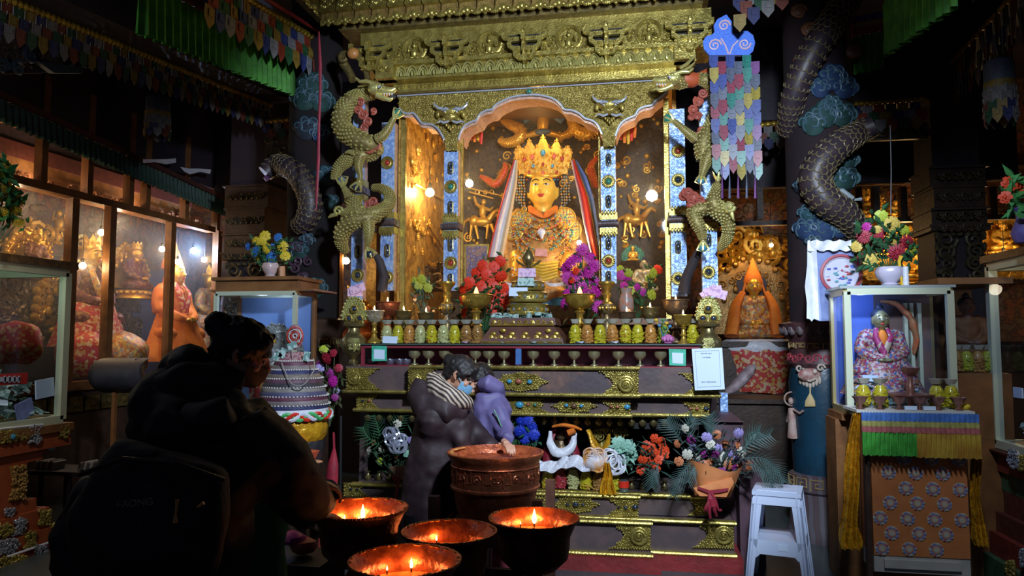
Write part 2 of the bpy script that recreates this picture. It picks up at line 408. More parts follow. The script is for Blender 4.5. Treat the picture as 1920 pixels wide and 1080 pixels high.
def seated(name, label, cat, loc, H, rz, robe, skin, hat='crown', aur=None, aurm=None, inner=None, sash=None, base=None, group=None, drape=None, haloc=None):
    r = T(name, label, cat, loc, group, rz); k = H
    V = lambda x,y,z: (x*k,y*k,z*k)
    b = MB()
    b.ell(V(0,-.04,.11), V(.36,.22,.11), None, 16, 8)
    for s in (-1,1):
        b.ell(V(s*.27,-.10,.09), V(.15,.15,.09), None, 10, 6)
        b.ell(V(s*.16,.02,.60), V(.10,.09,.08), None, 10, 6)
        b.tube([V(s*.2,.02,.60), V(s*.27,.0,.44), V(s*.27,-.03,.34)], [.085*k,.08*k,.09*k], 10)
        b.tube([V(s*.27,-.03,.34), V(s*.16,-.16,.28), V(s*.05,-.21,.25)], [.09*k,.065*k,.05*k], 10)
    b.lathe([(.20*k,.1*k),(.17*k,.25*k),(.18*k,.45*k),(.19*k,.58*k),(.08*k,.68*k)], (0,.02*k,0), 16, .68)
    b = fuse(b, .022*k, 3); b.disp(.018*k, 9/k, 3, (1,1,.6)); O('robed_body', b, robe, r, local=True)
    h = MB()
    for s in (-1,1):
        h.ell(V(s*.05,-.235,.245), V(.05,.035,.025), None, 8, 6)
        for q in range(4): h.tube([V(s*.02,-.25+q*.004,.235+q*.012), V(-s*.04,-.27,.235+q*.012)], [.011*k,.007*k], 5)
    O('hands', h, skin, r, local=True)
    face(r, V(0,-.02,.80), .142*k, skin, lips=H > .4)
    if sash:
        s_ = MB()
        for s in (-1,1): s_.tube([V(s*.07,-.07,.68), V(s*.10,-.15,.56), V(s*.03,-.165,.40), V(-s*.0,-.19,.30)], [.03*k,.04*k,.045*k,.03*k], 8, flat=.5)
        O('sash', s_, sash, r, local=True)
    if inner:
        s_ = MB(); s_.ell(V(0,-.09,.52), V(.075,.075,.14), None, 10, 8); O('undergarment', s_, inner, r, local=True)
    if hat == 'crown':
        c = MB(); c.lathe([(.115*k,.855*k),(.125*k,.87*k),(.12*k,.90*k)], (0,0,0), 16)
        for i in range(5):
            a = -pi/2+(i-2)*.62; x, y = cos(a)*.11*k, sin(a)*.11*k; q = Vector((x,y,.89*k)); t = Vector((-sin(a),cos(a),0))
            c.prism([q-t*.035*k, q+t*.035*k, q+t*.042*k+Vector((0,0,.06*k)), q+Vector((x*.15,y*.15,.14*k)), q-t*.042*k+Vector((0,0,.06*k))], (-x*.08,-y*.08,0))
            c.ell(q+Vector((x*.05,y*.05,.05*k)), .02*k, None, 6, 4)
        O('crown', c, GOLDW, r, local=True)
        c = MB(); c.ell(V(0,.02,.9), V(.085,.085,.1), None, 10, 8); c.ell(V(0,.02,1.0), V(.04,.04,.07), None, 8, 6); O('topknot', c, colmat((.02,.03,.08),'blue_hair'), r, local=True)
    elif hat == 'ush':
        c = MB(); c.ell(V(0,.02,.86), V(.118,.125,.10), None, 14, 8); c.ell(V(0,.03,.965), V(.055,.055,.055), None, 10, 8); c.ell(V(0,.03,1.01), V(.015,.015,.03), None, 8, 6)
        O('curled_hair', c, colmat((.02,.03,.06),'blue_black_hair'), r, local=True)
    elif hat == 'point':
        c = MB(); c.lathe([(.14*k,.85*k),(.145*k,.89*k),(.11*k,.98*k),(.06*k,1.1*k),(.012*k,1.24*k)], (0,.02*k,0), 16, .8)
        for s in (-1,1): c.prism([V(s*.115,-.03,.93), V(s*.10,-.02,.86), V(s*.17,-.03,.62), V(s*.21,-.02,.58)], V(0,.04,0))
        O('pointed_hat', c, ORNG, r, local=True)
    if base:
        c = MB(); c.lathe([(.36*k,0),(.40*k,-.03*k),(.33*k,-.08*k),(.40*k,-.13*k),(.42*k,-.17*k)], (0,0,0), 24, .72)
        for i in range(16):
            a = 2*pi*i/16; c.ell((cos(a)*.38*k, sin(a)*.27*k, -.05*k), (.06*k,.05*k,.045*k), None, 6, 5)
        O('lotus_base', c, base, r, local=True)
    if drape:
        c = MB()
        for rr in range(9):
            z = .30*k-rr*.075*k; g = .30+.035*rr
        g = []
        for rr in range(8):
            t = rr/7; row = []
            for i in range(25):
                a = pi+pi*i/24; ra = k*(.26+.24*t); row.append((cos(a)*ra*1.1, sin(a)*ra*.75+.01*k*sin(i*2.1)*t, k*(.33-.55*t)))
            g.append(row)
        c.sheet(g); O('draped_cloth', c, drape, r, local=True)
    if aur:
        out = halo_outline(aur*.55*k, aur*k*.85, z0=-.1*k)
        c = MB(); c.prism([(x,.2*k,z) for x,z in out], (0,.05*k,0)); 
        for i, (x, z) in enumerate(out[:-1]):
            c.ell((x*.97,.18*k,z), .05*k, None, 6, 5)
            c.spiral((x*.82,.18*k,.1*k+(z-.1*k)*.82), .06*k, .018*k, 1.3, i, 1 if x > 0 else -1)
            if i % 2 == 0:
                q = (x*.66,.16*k,.1*k+(z-.1*k)*.68); c.ell(q, (.045*k,.035*k,.06*k), None, 6, 5); c.ell((q[0],q[1],q[2]+.075*k), .028*k, None, 6, 5)
        O('carved_aureole', c, aurm or GOLDW, r, local=True)
        if haloc:
            c = MB(); c.tube([(0,.17*k,.8*k),(0,.2*k,.8*k)], .24*k, 24); O('round_halo', c, haloc, r, local=True)
    return r
def figure(mb, c, k, ux=(1,0,0)):      # a small standing/sitting attendant in relief
    c = Vector(c); ux = Vector(ux)
    mb.ell(c+Vector((0,0,.25*k)), (.17*k,.14*k,.25*k), None, 8, 6); mb.ell(c+Vector((0,0,.62*k)), (.1*k,.1*k,.13*k), None, 8, 6)
    for s in (-1,1):
        mb.tube([c+ux*(s*.14*k)+Vector((0,0,.42*k)), c+ux*(s*.3*k)+Vector((0,0,.3*k)), c+ux*(s*.24*k)+Vector((0,0,.6*k))], [.06*k,.05*k,.035*k], 6)
        mb.ell(c+ux*(s*.14*k)+Vector((0,0,.02*k)), (.16*k,.1*k,.07*k), None, 8, 5)
# ---------------------------------------------------------------- left glazed case along the wall
case = T('glazed_wall_case', 'long glazed wooden case of gilded statues along the left wall', 'display case', (XL, 6.0, 0))
low = [(-60,), (135,), (207,), (321,), (409,)]
def postX(px, z0, z1, w_=.07, mat=None, name='mullion'):
    p = atX(px, 500, XL); b = MB(); b.bbox(XL-.06, XL+.02, p.y-w_/2, p.y+w_/2, z0, z1); O(name, b, WOODR, case, smooth=False)
    return p.y
LY = [postX(p[0], zl, zt, .085) for p in low]
UY = [postX(px, zt, zu+.5, .07) for px in (72, 160, 239, 271, 345, 405)]
b = MB(); b.bbox(XL-.08, XL+.04, 3.2, YB, zt-.04, zt+.03); O('transom', b, WOODR, case, smooth=False)
b = MB(); b.bbox(XL-.1, XL+.06, 3.2, YB, zl-.08, zl); O('sill', b, WOODR, case, smooth=False)
b = MB(); b.bbox(XL-1.0, XL-.02, 3.2, YB, zl-.3, zl-.08); b.bbox(XL-.98, XL, 3.2, YB, 0, zl-.3); O('cupboard', b, WOOD, case, smooth=False)
b = MB()
for i in range(22): b.bbox(XL, XL+.03, 3.4+i*.22, 3.56+i*.22, zl-.28, zl-.14); b.ell((XL+.03, 3.48+i*.22, zl-.21), (.02,.05,.04), None, 6, 4)
O('carved_apron', b, GOLDD, case)
for i in range(len(LY)-1):
    g = MB(); g.bbox(XL-.025, XL-.02, LY[i], LY[i+1], zl, zt); O('pane', g, GLASS, case, smooth=False)
for i in range(len(UY)-1):
    g = MB(); g.bbox(XL-.025, XL-.02, UY[i], UY[i+1], zt, zu+.4); O('pane', g, GLASS, case, smooth=False)
b = MB(); b.bbox(-6.5, -6.4, 3, YB+1.2, zl-.1, zt-.45); O('backdrop', b, GREY, case, smooth=False)
b = MB(); b.bbox(-6.42, -6.36, 3, YB+1.2, zt-.45, zt+.35); 
for i in range(120): b.ell((-6.35, 3.6+random.random()*5, zt-.4+random.random()*.45), (.03, random.uniform(.04,.1), random.uniform(.03,.07)), None, 6, 4)
O('painted_frieze', b, MURAL, case)
zz = zt+.02; bands = [(.16,(.30,.13,.05)),(.10,(.42,.20,.06)),(.14,(.19,.05,.03)),(.13,(.11,.08,.09)),(.05,(.45,.22,.06)),(.30,(.34,.15,.05))]
for i, (h_, c_) in enumerate(bands):
    b = MB(); b.bbox(-5.62-.01*i, -5.55-.02*(i%2), 3, YB, zz, zz+h_)
    if i in (0, 5):
        for j in range(80): b.spiral((-5.53, 3.4+j*.064, zz+random.uniform(.04,h_-.05)), .035, .012, 1.3, j, 1, (0,1,0), n=4, seg=6)
    O('valance_band', b, colmat(c_, 'band_%d' % i, .7), case); zz += h_
def onX(px, py, X): return atX(px, py, X)
def lwall(name, label, pxc, pybot, pytop, X, robe, skin, hat, **k):
    p = onX(pxc, pybot, X); q = onX(pxc, pytop, X)
    return seated(name, label, 'statue', (X, p.y, p.z), (q.z-p.z), pi/2, robe, skin, hat, **k)
MARO = M('maroon_robe', (.10,.01,.015), [(.16,.02,.02),(.30,.14,.04),(.09,.01,.015)], 44, .6, .1, .5, 50, vor=True)
# statues behind the left wall's panes
lwall('seated_statue', 'maroon robed gilt statue in an aureole behind the leftmost pane', 66, 505, 430, -5.75, MARO, GOLDW, 'crown', aur=1.3, group=None, base=GOLDW)
lwall('seated_statue', 'large seated gold statue in maroon brocade behind the second pane of the left case', 162, 612, 445, -5.9, MARO, GOLDW, 'crown', aur=1.0, base=GOLDW, sash=BROCG, drape=BROC)
lwall('seated_statue', 'red robed gilt statue under a pointed aureole behind the third pane', 252, 545, 455, -5.95, MARO, GOLDW, 'crown', aur=1.25, base=GOLDW)
lwall('seated_statue', 'statue in a bright orange robe behind the third mullion of the left case', 322, 640, 480, -5.6, ORNG, GOLDW, 'point', sash=BROC, drape=ORNG)
lwall('seated_statue', 'statue in gold brocade with white sash by the corner of the left case', 392, 625, 500, -5.8, BROCG, GOLDW, 'crown', sash=WHT, drape=BROCG)
def relief(name, label, X, pxs, pys, seed, mat=GOLDW, n=26, parent=None, k=.16):
    R_ = random.Random(seed); b = MB()
    for i in range(n):
        p = onX(R_.uniform(*pxs), R_.uniform(*pys), X); q = R_.random()
        kk = k*R_.uniform(.6, 1.2)
        if q < .55: figure(b, p, kk, (0,1,0))
        else: b.spiral(p, kk*.4, kk*.11, 1.5, R_.uniform(0,6), 1, (0,1,0)); b.spiral(p+Vector((.01,kk*.5,0)), kk*.3, kk*.1, 1.3, 2, -1, (0,1,0))
    return TM(name, b, mat, label, 'carving')
relief('carved_screen', 'crowded carving of small gilt figures behind the second pane', -6.25, (140,205), (455,610), 3, n=44, k=.24)
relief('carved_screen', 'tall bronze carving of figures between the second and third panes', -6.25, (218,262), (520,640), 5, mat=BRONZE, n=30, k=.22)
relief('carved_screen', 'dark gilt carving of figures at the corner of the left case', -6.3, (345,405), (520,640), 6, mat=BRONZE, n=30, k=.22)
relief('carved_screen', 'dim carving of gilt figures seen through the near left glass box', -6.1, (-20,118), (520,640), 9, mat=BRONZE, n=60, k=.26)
relief('carved_screen', 'gilt carving with arched animal at the left edge pane', -6.2, (0,130), (430,495), 12, n=20, k=.26)
for i, (x0, x1, y0, y1, mt, lb) in enumerate([(130,200,625,695,BROC,'red and gold brocade cloth heaped below the large gold statue in the second pane'),(205,268,625,700,BROCG,'cream and gold cushion below the third pane of the left case'),(0,66,605,670,BROC,'red brocade heap seen through the near left glass box')]):
    b = MB(); p = onX((x0+x1)/2, y1, -5.5); q = onX((x0+x1)/2, y0, -5.5); L_ = abs(onX(x1, y1, -5.5).y-onX(x0, y1, -5.5).y)/2
    b.ell((-5.55, p.y, p.z+(q.z-p.z)*.4), (.26, L_, (q.z-p.z)*.62), None, 24, 14); b.disp(.05, 6, i); TM('brocade_cushion', b, mt, lb, 'cushion')
hz = bpy.data.materials.new('incense_haze'); hz.use_nodes = True; hn = hz.node_tree; hn.nodes.clear()
ho = hn.nodes.new('ShaderNodeOutputMaterial'); hv = hn.nodes.new('ShaderNodeVolumeScatter'); hv.inputs['Density'].default_value = .26; hv.inputs['Anisotropy'].default_value = .35; hn.links.new(hv.outputs[0], ho.inputs['Volume'])
b = MB(); b.bbox(-6.34, XL-.03, 3.3, YB+.8, zl+.01, zt-.05); o = O('incense_haze', b, hz, case, smooth=False, kind='stuff')  # scattering volume added to give the bulbs a glow
# bulbs, seen burning in the case; each carries its own light
def bulb(p, label, r=.03, e=7, col=WARM, mat=BULB, cord=.35, group=None):
    t = T('light_bulb', label, 'light bulb', p, group)
    b = MB(); b.lathe([(r*.4,.9*r),(r*.75,.6*r),(r,0),(r*.8,-.6*r),(.05*r,-r)], p, 12); O('glass_bulb', b, mat, t)
    b = MB(); b.lathe([(r*.42,.8*r),(r*.45,1.9*r),(.2*r,2.2*r)], p, 10); O('socket', b, BLK, t)
    b = MB(); b.tube([Vector(p)+Vector((0,0,2*r)), Vector(p)+Vector((0,0,cord))], .004, 5); O('cord', b, BLK, t)
    lamp('POINT', 'bulb_light', Vector(p)+Vector((0.06 if p[0] < -4 else 0, -.06 if p[0] > -4 else 0, -.0)), e, col, r*1.3)
for px, py, lb, e in ((190,436,'glowing warm bulb behind the second pane of the left case',6),(304,467,'glowing warm bulb near the third mullion of the left case',6),(155,498,'low warm bulb beside the second statue in the left case',4),(333,491,'small warm bulb just right of the third mullion of the left case',3),(383,487,'bright bulb near the corner of the left case',6)):
    bulb(onX(px, py, -5.42), lb, .034, e)
bulb(onX(363, 470, -5.42), 'blue white lamp behind the last pane of the left case', .04, 34, (.35,.55,1), BULBB)
for yy in (4.6, 5.8, 7.2): lamp('POINT', 'case_strip_light', (XL-.14, yy, zt+.12), 2.2, (1,.66,.4), .04)  # unseen fill added so the bands behind the upper panes show
for yy in (4.4, 5.6, 6.9): lamp('POINT', 'case_strip_light', (XL-.25, yy, zt-.12), 5, (1,.70,.42), .04)  # more added fill, for the backdrop and statues below the transom

# ---------------------------------------------------------------- back case at the right
bc = T('glazed_wall_case', 'glazed wooden case of golden statues along the back wall right of the altar', 'display case', (2.2, YB, 0))
def backbox(name, x0, x1, y0, y1, mat=WOODR, d=.08, Y=YB):
    b = MB(); p = at(x0, y1, Y); q = at(x1, y0, Y); b.bbox(p.x, q.x, Y-.02, Y+d, p.z, q.z); O(name, b, mat, bc, smooth=False)
for x in (1425, 1643, 1694, 1350, 1610, 1862, 1757): backbox('mullion', x-5, x+5, 350, 412, WOOD)
z412 = at(1500, 416, YB).z
b = MB(); b.bbox(at(1283,412,YB).x, XR, YB-.03, YB+.06, z412-.03, z412+.02); O('transom', b, WOOD, bc, smooth=False)
zs = at(1420, 640, YB).z
b = MB(); b.bbox(at(1283,412,YB).x, XR, YB-.05, YB+1.0, zs-.06, zs); b.bbox(at(1283,412,YB).x, XR, YB, YB+.9, 0, zs-.06); O('cupboard', b, WOOD, bc, smooth=False)
g = MB(); g.bbox(at(1283,412,YB).x, XR, YB+.02, YB+.025, zs, zbk); O('pane', g, GLASS, bc, smooth=False)
b = MB(); b.bbox(at(1283,412,YB).x, XR+.8, YB+1.1, YB+1.15, zs, zbk+.4)
for i in range(150): b.ell((random.uniform(.5,4.2), YB+1.1, random.uniform(2.3,3.3)), (random.uniform(.03,.08),.03,random.uniform(.02,.06)), None, 6, 4)
O('painted_frieze', b, MURAL, bc)
def bwall(label, px, yb, yt, Y, robe, hat, **k):
    p = at(px, yb, Y); q = at(px, yt, Y); return seated('seated_statue', label, 'statue', (px and p.x, Y, p.z), q.z-p.z, k.pop('rz', 0), robe, k.pop('skin', GOLDW), hat, **k)
bwall('gold faced teacher statue with orange pointed hat and orange shawl right of the altar', 1415, 636, 513, 8.6, BROCG, 'point', aur=1.55, aurm=M('ochre_bronze', (.34,.19,.05), (.22,.12,.03), 14, .4, .5, .4, 50), base=BROCG, drape=None, haloc=M('dark_halo',(.03,.03,.06),None,1,.6))
b = MB()
for s in (-1,1):
    TP(b, catmull([(1415+s*22,548,8.47,8),(1415+s*36,575,8.42,13),(1415+s*40,605,8.38,16),(1415+s*44,630,8.34,17)], 4), 10, .6)
TM('orange_shawl', b, ORNG, 'orange shawl over the shoulders of the pointed hat statue', 'cloth')
bwall('gold statue with many arms of leaves above the vase of roses at the right', 1626, 412, 358, 8.7, GOLDW, 'crown', aur=1.4)
bwall('small gold statue framed by a curved antler above the vase of roses', 1680, 414, 370, 8.7, GOLDW, 'ush')
bwall('gold statue half hidden behind the roses at the right', 1705, 530, 440, 8.7, GOLDW, 'crown', aur=1.5, base=GOLDW)
bwall('dim gold statue at the far right of the back case', 1882, 470, 410, 8.7, GOLDW, 'crown', aur=1.5, base=GOLDW)
def brelief(label, Y, pxs, pys, seed, mat=GOLDW, n=26, k=.16, name='carved_screen'):
    R_ = random.Random(seed); b = MB()
    for i in range(n):
        p = at(R_.uniform(*pxs), R_.uniform(*pys), Y); kk = k*R_.uniform(.6,1.2)
        if R_.random() < .5: figure(b, p, kk)
        else: b.spiral(p, kk*.4, kk*.12, 1.5, R_.uniform(0,6), 1); b.spiral(p+Vector((kk*.5,0,0)), kk*.3, kk*.1, 1.3, 2, -1)
    return TM(name, b, mat, label, 'carving')
brelief('carved gilt screen of figures behind the pointed hat statue', 9.2, (1350,1490), (440,620), 21, GOLDW, 60, .3)
brelief('carved gilt screen seen over the framed picture at the right', 9.2, (1610,1720), (430,530), 22, GOLDW, 30, .3)
brelief('dim carved screen at the far right edge', 9.2, (1850,1920), (430,520), 23, GOLDW, 24, .3)
bulb(at(1446, 460, 8.5), 'small unlit looking bulb hanging left of the right dragon pillar', .03, 5, WARM, M('dim_bulb', (.5,.5,.6), None, 1, .3), .5)
lamp('POINT', 'back_case_light', at(1390, 470, 8.45), 5, WARM, .05)
bulb(at(1882, 478, 8.45), 'warm bulb glowing at the far right back case', .035, 7, cord=.3)
lamp('POINT', 'back_case_light', at(1700, 440, 8.4), 8, WARM, .05)
lc = T('glazed_wall_case', 'narrow orange lit case of statues behind the left outer column', 'display case', (xl0 := at(640,500,7.7).x, 7.8, 0))
xl1 = at(735,500,7.7).x; zc_a, zc_b = at(680,652,7.7).z, at(680,425,7.7).z
for x in (xl0, (xl0+xl1)/2+.14, xl1): b = MB(); b.bbox(x-.02, x+.02, 7.68, 7.72, zc_a, zc_b); O('mullion', b, WOODR, lc, smooth=False)
b = MB(); b.bbox(xl0, xl1, 7.66, 7.74, zc_b, zc_b+.06); O('transom', b, WOODR, lc, smooth=False)
b = MB(); b.bbox(xl0, xl1, 8.2, 8.24, zc_a, zc_b); O('gilded_back', b, MURALG, lc, smooth=False)
b = MB(); b.bbox(xl0, xl1, 7.66, 8.24, 0, zc_a); O('cupboard', b, WOOD, lc, smooth=False)
g = MB(); g.bbox(xl0, xl1, 7.70, 7.702, zc_a, zc_b); O('pane', g, GLASS, lc, smooth=False)
p = at(655,640,7.95); seated('seated_statue', 'gold statue in an orange robe behind the left outer silver column', 'statue', (p.x+.05,7.95,p.z), .62, 0, ORNG, GOLDW, 'crown', aur=1.0, drape=ORNG)
bulb(at(649,489,7.75), 'bulb glowing beside the left outer silver column', .04, 6, cord=.3)
# red brocade seat and pale conch below the pointed hat statue
b = MB(); LP(b,1422,8.45,[(72,655),(74,662),(70,690),(66,735)],40,.5,fl=lambda i,n,z: .03*sin(i*1.9)); b.m = 1; LP(b,1422,8.45,[(60,636),(73,642),(75,652),(72,658)],40,.5); b.disp(.02, 9, 4); TM('draped_throne', b, [BROC, WHT], 'red brocade throne with pale rim below the pointed hat statue', 'throne')
b = MB(); TP(b, catmull([(1362,735,7.2,6),(1378,725,7.2,13),(1395,708,7.2,14),(1410,690,7.2,10),(1413,682,7.2,3)], 5), 12, .8); b.disp(.012, 18); TM('conch_shell', b, M('shell', (.42,.34,.36), (.25,.18,.2), 12, .5), 'large pale ridged shell right of the white notice', 'shell')
b = MB(); p = at(1400, 742, 7.3); b.bbox(p.x-.4, p.x+.6, 7.0, 7.6, p.z-.05, p.z-.01); b.bbox(p.x-.35, p.x+.55, 7.05, 7.55, 0, p.z-.05); TM('side_table', b, WOOD, 'dark low cupboard in shade behind the white stool', 'table')
# ================================================================ dragon pillars
def cylhit(px, py, c, R):
    r = ray(px, py); dx, dy = r.x, r.y; ox, oy = -c[0], -c[1]
    A = dx*dx+dy*dy; B = 2*(ox*dx+oy*dy); Cc = ox*ox+oy*oy-R*R; D = B*B-4*A*Cc
    t = (-B-sqrt(max(D, 0)))/(2*A); return Vector((dx*t, dy*t, CZ+r.z*t))
def clouds(c, R, lst, parent):
    for (px, py, r, mt, sg) in lst:
        b = MB(); s_ = 1
        lobes = [(0,0,r)]+[(cos(a)*r*.75, -sin(a)*r*.6, r*.5) for a in (0.1, .95, 1.9, 2.9)]
        for (dx, dy, rr) in lobes:
            v = [cylhit(px+dx, py+dy, c, R+.03)]; f = []
            for k_, (q, h_) in enumerate(((.6,.028),(.95,.012),(1.0,-.01))):
                for i in range(14): v.append(cylhit(px+dx+cos(2*pi*i/14)*rr*q, py+dy-sin(2*pi*i/14)*rr*q, c, R+h_))
            for i in range(14):
                j = (i+1) % 14; f.append((0,1+i,1+j)); f.append((1+i,15+i,15+j,1+j)); f.append((15+i,29+i,29+j,15+j))
            b.m = 0; b.add(v, f)
            b.m = 1; N = 13
            b.tube([cylhit(px+dx+sg*cos(.5*i-.8)*rr*.88*(1-i/(N+2)), py+dy-sin(.5*i-.8)*rr*.88*(1-i/(N+2)), c, R+.032) for i in range(N)], .006, 4)
        mats = {'b': (.012,.04,.12), 'g': (.013,.055,.05), 'd': (.012,.022,.04), 't': (.012,.06,.08)}
        O('cloud_scroll', b, [colmat(mats[mt], 'cloud_'+mt, .8), M('cloud_rim', (.06,.12,.16), None, 1, .5)], parent)
DRB = M('dragon_hide', (.028,.02,.03), (.045,.03,.035), 12, .45); DRS = M('dragon_scale_edge', (.22,.17,.09), (.15,.12,.06), 15, .45, .2); DRP = M('dragon_belly', (.10,.035,.10), None, 1, .5)
def serpent(name, c, R, pts, parent, step=11, label=None):
    P_ = catmull(pts, 7); cen = []; rad = []
    for px, py, r, dr in P_:
        p = cylhit(px, py, c, R+dr); cen.append(p); rad.append(r*sc(px, py, p.y))
    b = MB(); b.tube(cen, rad, 14); o = O(name, b, DRB, parent)
    b = MB(); L_ = 0
    acc = 0; row = 0
    for i in range(1, len(cen)-1):
        acc += (cen[i]-cen[i-1]).length
        if acc < rad[i]*.36: continue
        acc = 0; row += 1; t = (cen[i+1]-cen[i-1]).normalized(); v = (Vector((0,0,CZ))-cen[i]).normalized(); s = t.cross(v).normalized(); v = s.cross(t)
        for k in range(-3, 4):
            a = (k+(.5 if row % 2 else 0))*.42
            if abs(a) > 1.3: continue
            n_ = v*cos(a)+s*sin(a); m_ = s*cos(a)-v*sin(a); q = cen[i]+n_*rad[i]*1.01; w_ = rad[i]*.24
            b.tube([q+m_*cos(g)*w_+t*sin(g)*w_*1.2 for g in (0,.6,1.2,1.57,1.95,2.5,3.14)], w_*.17, 4)
    O('scales', b, DRS, o)
    b = MB(); b.tube([p+((p-Vector((0,0,CZ))).cross(Vector((0,1,0))).normalized()*0)+Vector((0,0,-1))*rad[i]*.75 for i, p in enumerate(cen)], [r*.32 for r in rad], 6); O('belly_ridge', b, DRP, o)
    return o
PB = M('pillar_paint', (.010,.005,.010), (.018,.007,.010), 4, .9, 0, .3, 20); PBL = M('pillar_blue', (.008,.05,.09), (.01,.035,.06), 4, .35, 0, .2, 20)
KEYG = M('key_band_gold', (.32,.22,.10), None, 1, .5, .2)
def keyband(mb, c, R, z0, z1, n=14):
    for i in range(n):
        a = 2*pi*i/n; h_ = z1-z0
        def q(u, z): g = a+u*2*pi/n; return Vector((c[0]+cos(g)*R, c[1]+sin(g)*R, z))
        mb.tube([q(.05,z0), q(.05,z1), q(.8,z1), q(.8,z0+h_*.3), q(.35,z0+h_*.3), q(.35,z0+h_*.65), q(.55,z0+h_*.65)], .007, 4)
# right pillar
pc = (1.345, 5.8); R = .228
pr = T('dragon_pillar', 'tall round pillar with painted clouds and a scaled dragon, right of the altar', 'pillar', (pc[0], pc[1], 0))
def pz(px, py, c): 
    p = cylhit(px, py, c, .2); return p.z
zf = lambda y: pz(1545, y, pc)
b = MB(); b.lathe([(R,zf(640)),(R*1.0,zf(400)),(R*.98,4.6)], (pc[0],pc[1],0), 32); O('shaft', b, PB, pr)
b = MB(); b.lathe([(R*1.0,zf(895)),(R*1.05,zf(800)),(R*1.08,zf(720)),(R*1.0,zf(690))], (pc[0],pc[1],0), 32); O('painted_lower_shaft', b, PBL, pr)
b = MB(); b.lathe([(R*1.02,zf(690)),(R*1.1,zf(683)),(R*1.0,zf(655)),(R*1.02,zf(640)),(R*1.28,zf(618)),(R*1.36,zf(606)),(R*.9,zf(600))], (pc[0],pc[1],0), 32); O('flared_collar', b, M('collar_paint', (.06,.02,.03), (.10,.05,.05), 20, .5), pr)
b = MB()
for i in range(24):
    a = 2*pi*i/24; b.ell((pc[0]+cos(a)*R*1.22, pc[1]+sin(a)*R*1.22, zf(618)), (.03,.03,.045), None, 6, 5)
O('lotus_petals', b, M('petal_paint', (.08,.07,.09), (.16,.12,.12), 20, .5), pr)
b = MB(); b.lathe([(R*1.25,0),(R*1.25,.05),(R*1.16,.1),(R*1.05,zf(930)),(R*1.14,zf(925)),(R*1.14,zf(897)),(R,zf(893))], (pc[0],pc[1],0), 32); O('base', b, M('striped_base', (.08,.05,.06), [(.10,.03,.03),(.03,.08,.06),(.10,.08,.10)], 5, .5, stripes='X'), pr)
b = MB(); keyband(b, pc, R*1.15, zf(922), zf(900)); keyband(b, pc, R*1.04, zf(654), zf(644)); O('key_pattern', b, KEYG, pr)
b = MB()
for i in range(12):
    a = 2*pi*i/12
    for s in (-1,1):
        c_ = Vector((pc[0]+cos(a+s*.11)*R*1.06, pc[1]+sin(a+s*.11)*R*1.06, zf(672))); b.spiral(c_, .035, .009, 1.3, 0, s, (-sin(a),cos(a),0))
O('red_scrolls', b, M('red_scroll_paint', (.35,.05,.07), None, 1, .5), pr)
# painted face, tassel and attendant in low relief
b = MB()
def ch(px, py, d=.01): return cylhit(px, py, pc, R*1.06+d)
b.ell(ch(1519,703), (.085,.03,.05), None, 12, 8); b.m = 1
for s in (-1,1): b.ell(ch(1519+s*9,697,.02), (.018,.018,.018), None, 8, 6); b.spiral(ch(1519+s*20,690,.01), .03, .01, 1.3, 0, s)
b.tube([ch(1508,710,.03), ch(1519,715,.035), ch(1530,710,.03)], .008, 5)
for i in range(7): b.ell(ch(1501+i*6, 722+abs(3-i)*-3,.01), (.012,.01,.03), None, 6, 5)
O('painted_face', b, [M('face_paint', (.30,.10,.10), (.40,.3,.25), 30, .5), M('white_line_paint', (.5,.42,.35), None, 1, .5)], pr)
b = MB(); b.tube([ch(1519,722,.01), ch(1519,738,.01)], .006, 5)
for i in range(5): b.tube([ch(1519,738,.015), ch(1513+i*3,752,.012), ch(1511+i*4,762,.01)], [.006,.012,.008], 5)
O('tassel', b, M('tassel_paint', (.55,.42,.2), None, 1, .5), pr)
b = MB(); b.tube([ch(1488,820,.0), ch(1486,790,.01), ch(1484,765,.01)], [.045,.03,.025], 8); b.ell(ch(1483,752,.012), (.02,.02,.028), None, 8, 6); b.ring(ch(1484,748,.005), .05, .006, 16, 4)
b.tube([ch(1488,768,.02), ch(1500,775,.02), ch(1506,770,.02)], .009, 5); b.tube([ch(1480,770,.01), ch(1476,790,.01)], .01, 5)
O('painted_attendant', b, M('attendant_paint', (.36,.2,.17), (.45,.35,.3), 20, .5), pr)
clouds(pc, R, [(1562,143,24,'b',1),(1538,165,20,'b',-1),(1585,165,22,'b',1),(1548,215,26,'g',1),(1525,232,24,'g',-1),(1580,215,24,'g',1),(1560,195,18,'t',-1),(1585,335,24,'g',1),(1592,300,18,'g',1),(1515,400,18,'t',-1),(1545,430,26,'b',1),(1510,430,22,'b',-1),(1575,432,16,'b',1),(1525,455,16,'d',1),(1500,350,14,'d',1)], pr)
b = MB()
for (x, y) in ((1500,20),(1520,55),(1600,95),(1505,115)): b.m = 0; b.ell(cylhit(x, y, pc, R), (.07,.02,.06), None, 10, 6); b.spiral(cylhit(x, y, pc, R+.03), .05, .01, 1.4, 0, 1)
O('ochre_scroll', b, M('ochre_scroll_paint', (.16,.06,.025), None, 1, .5), pr)
serpent('dragon_body', pc, R, [(1600,-30,30,.05),(1575,20,29,.06),(1538,75,27,.08),(1508,130,25,.08),(1487,185,23,.05),(1478,245,20,-.02)], pr)
serpent('dragon_body', pc, R, [(1640,235,20,-.02),(1608,250,24,.03),(1570,275,27,.08),(1540,305,29,.1),(1528,340,30,.1),(1548,375,29,.1),(1580,398,27,.08),(1600,425,24,.04),(1604,450,16,0)], pr)
b = MB()
for (x, y, q) in ((1575,372,1),(1600,375,1),(1590,420,1)): b.tube([cylhit(x,y,pc,R+.12), cylhit(x+14,y-2,pc,R+.15), cylhit(x+20,y+8,pc,R+.1)], [.008,.012,.003], 5)
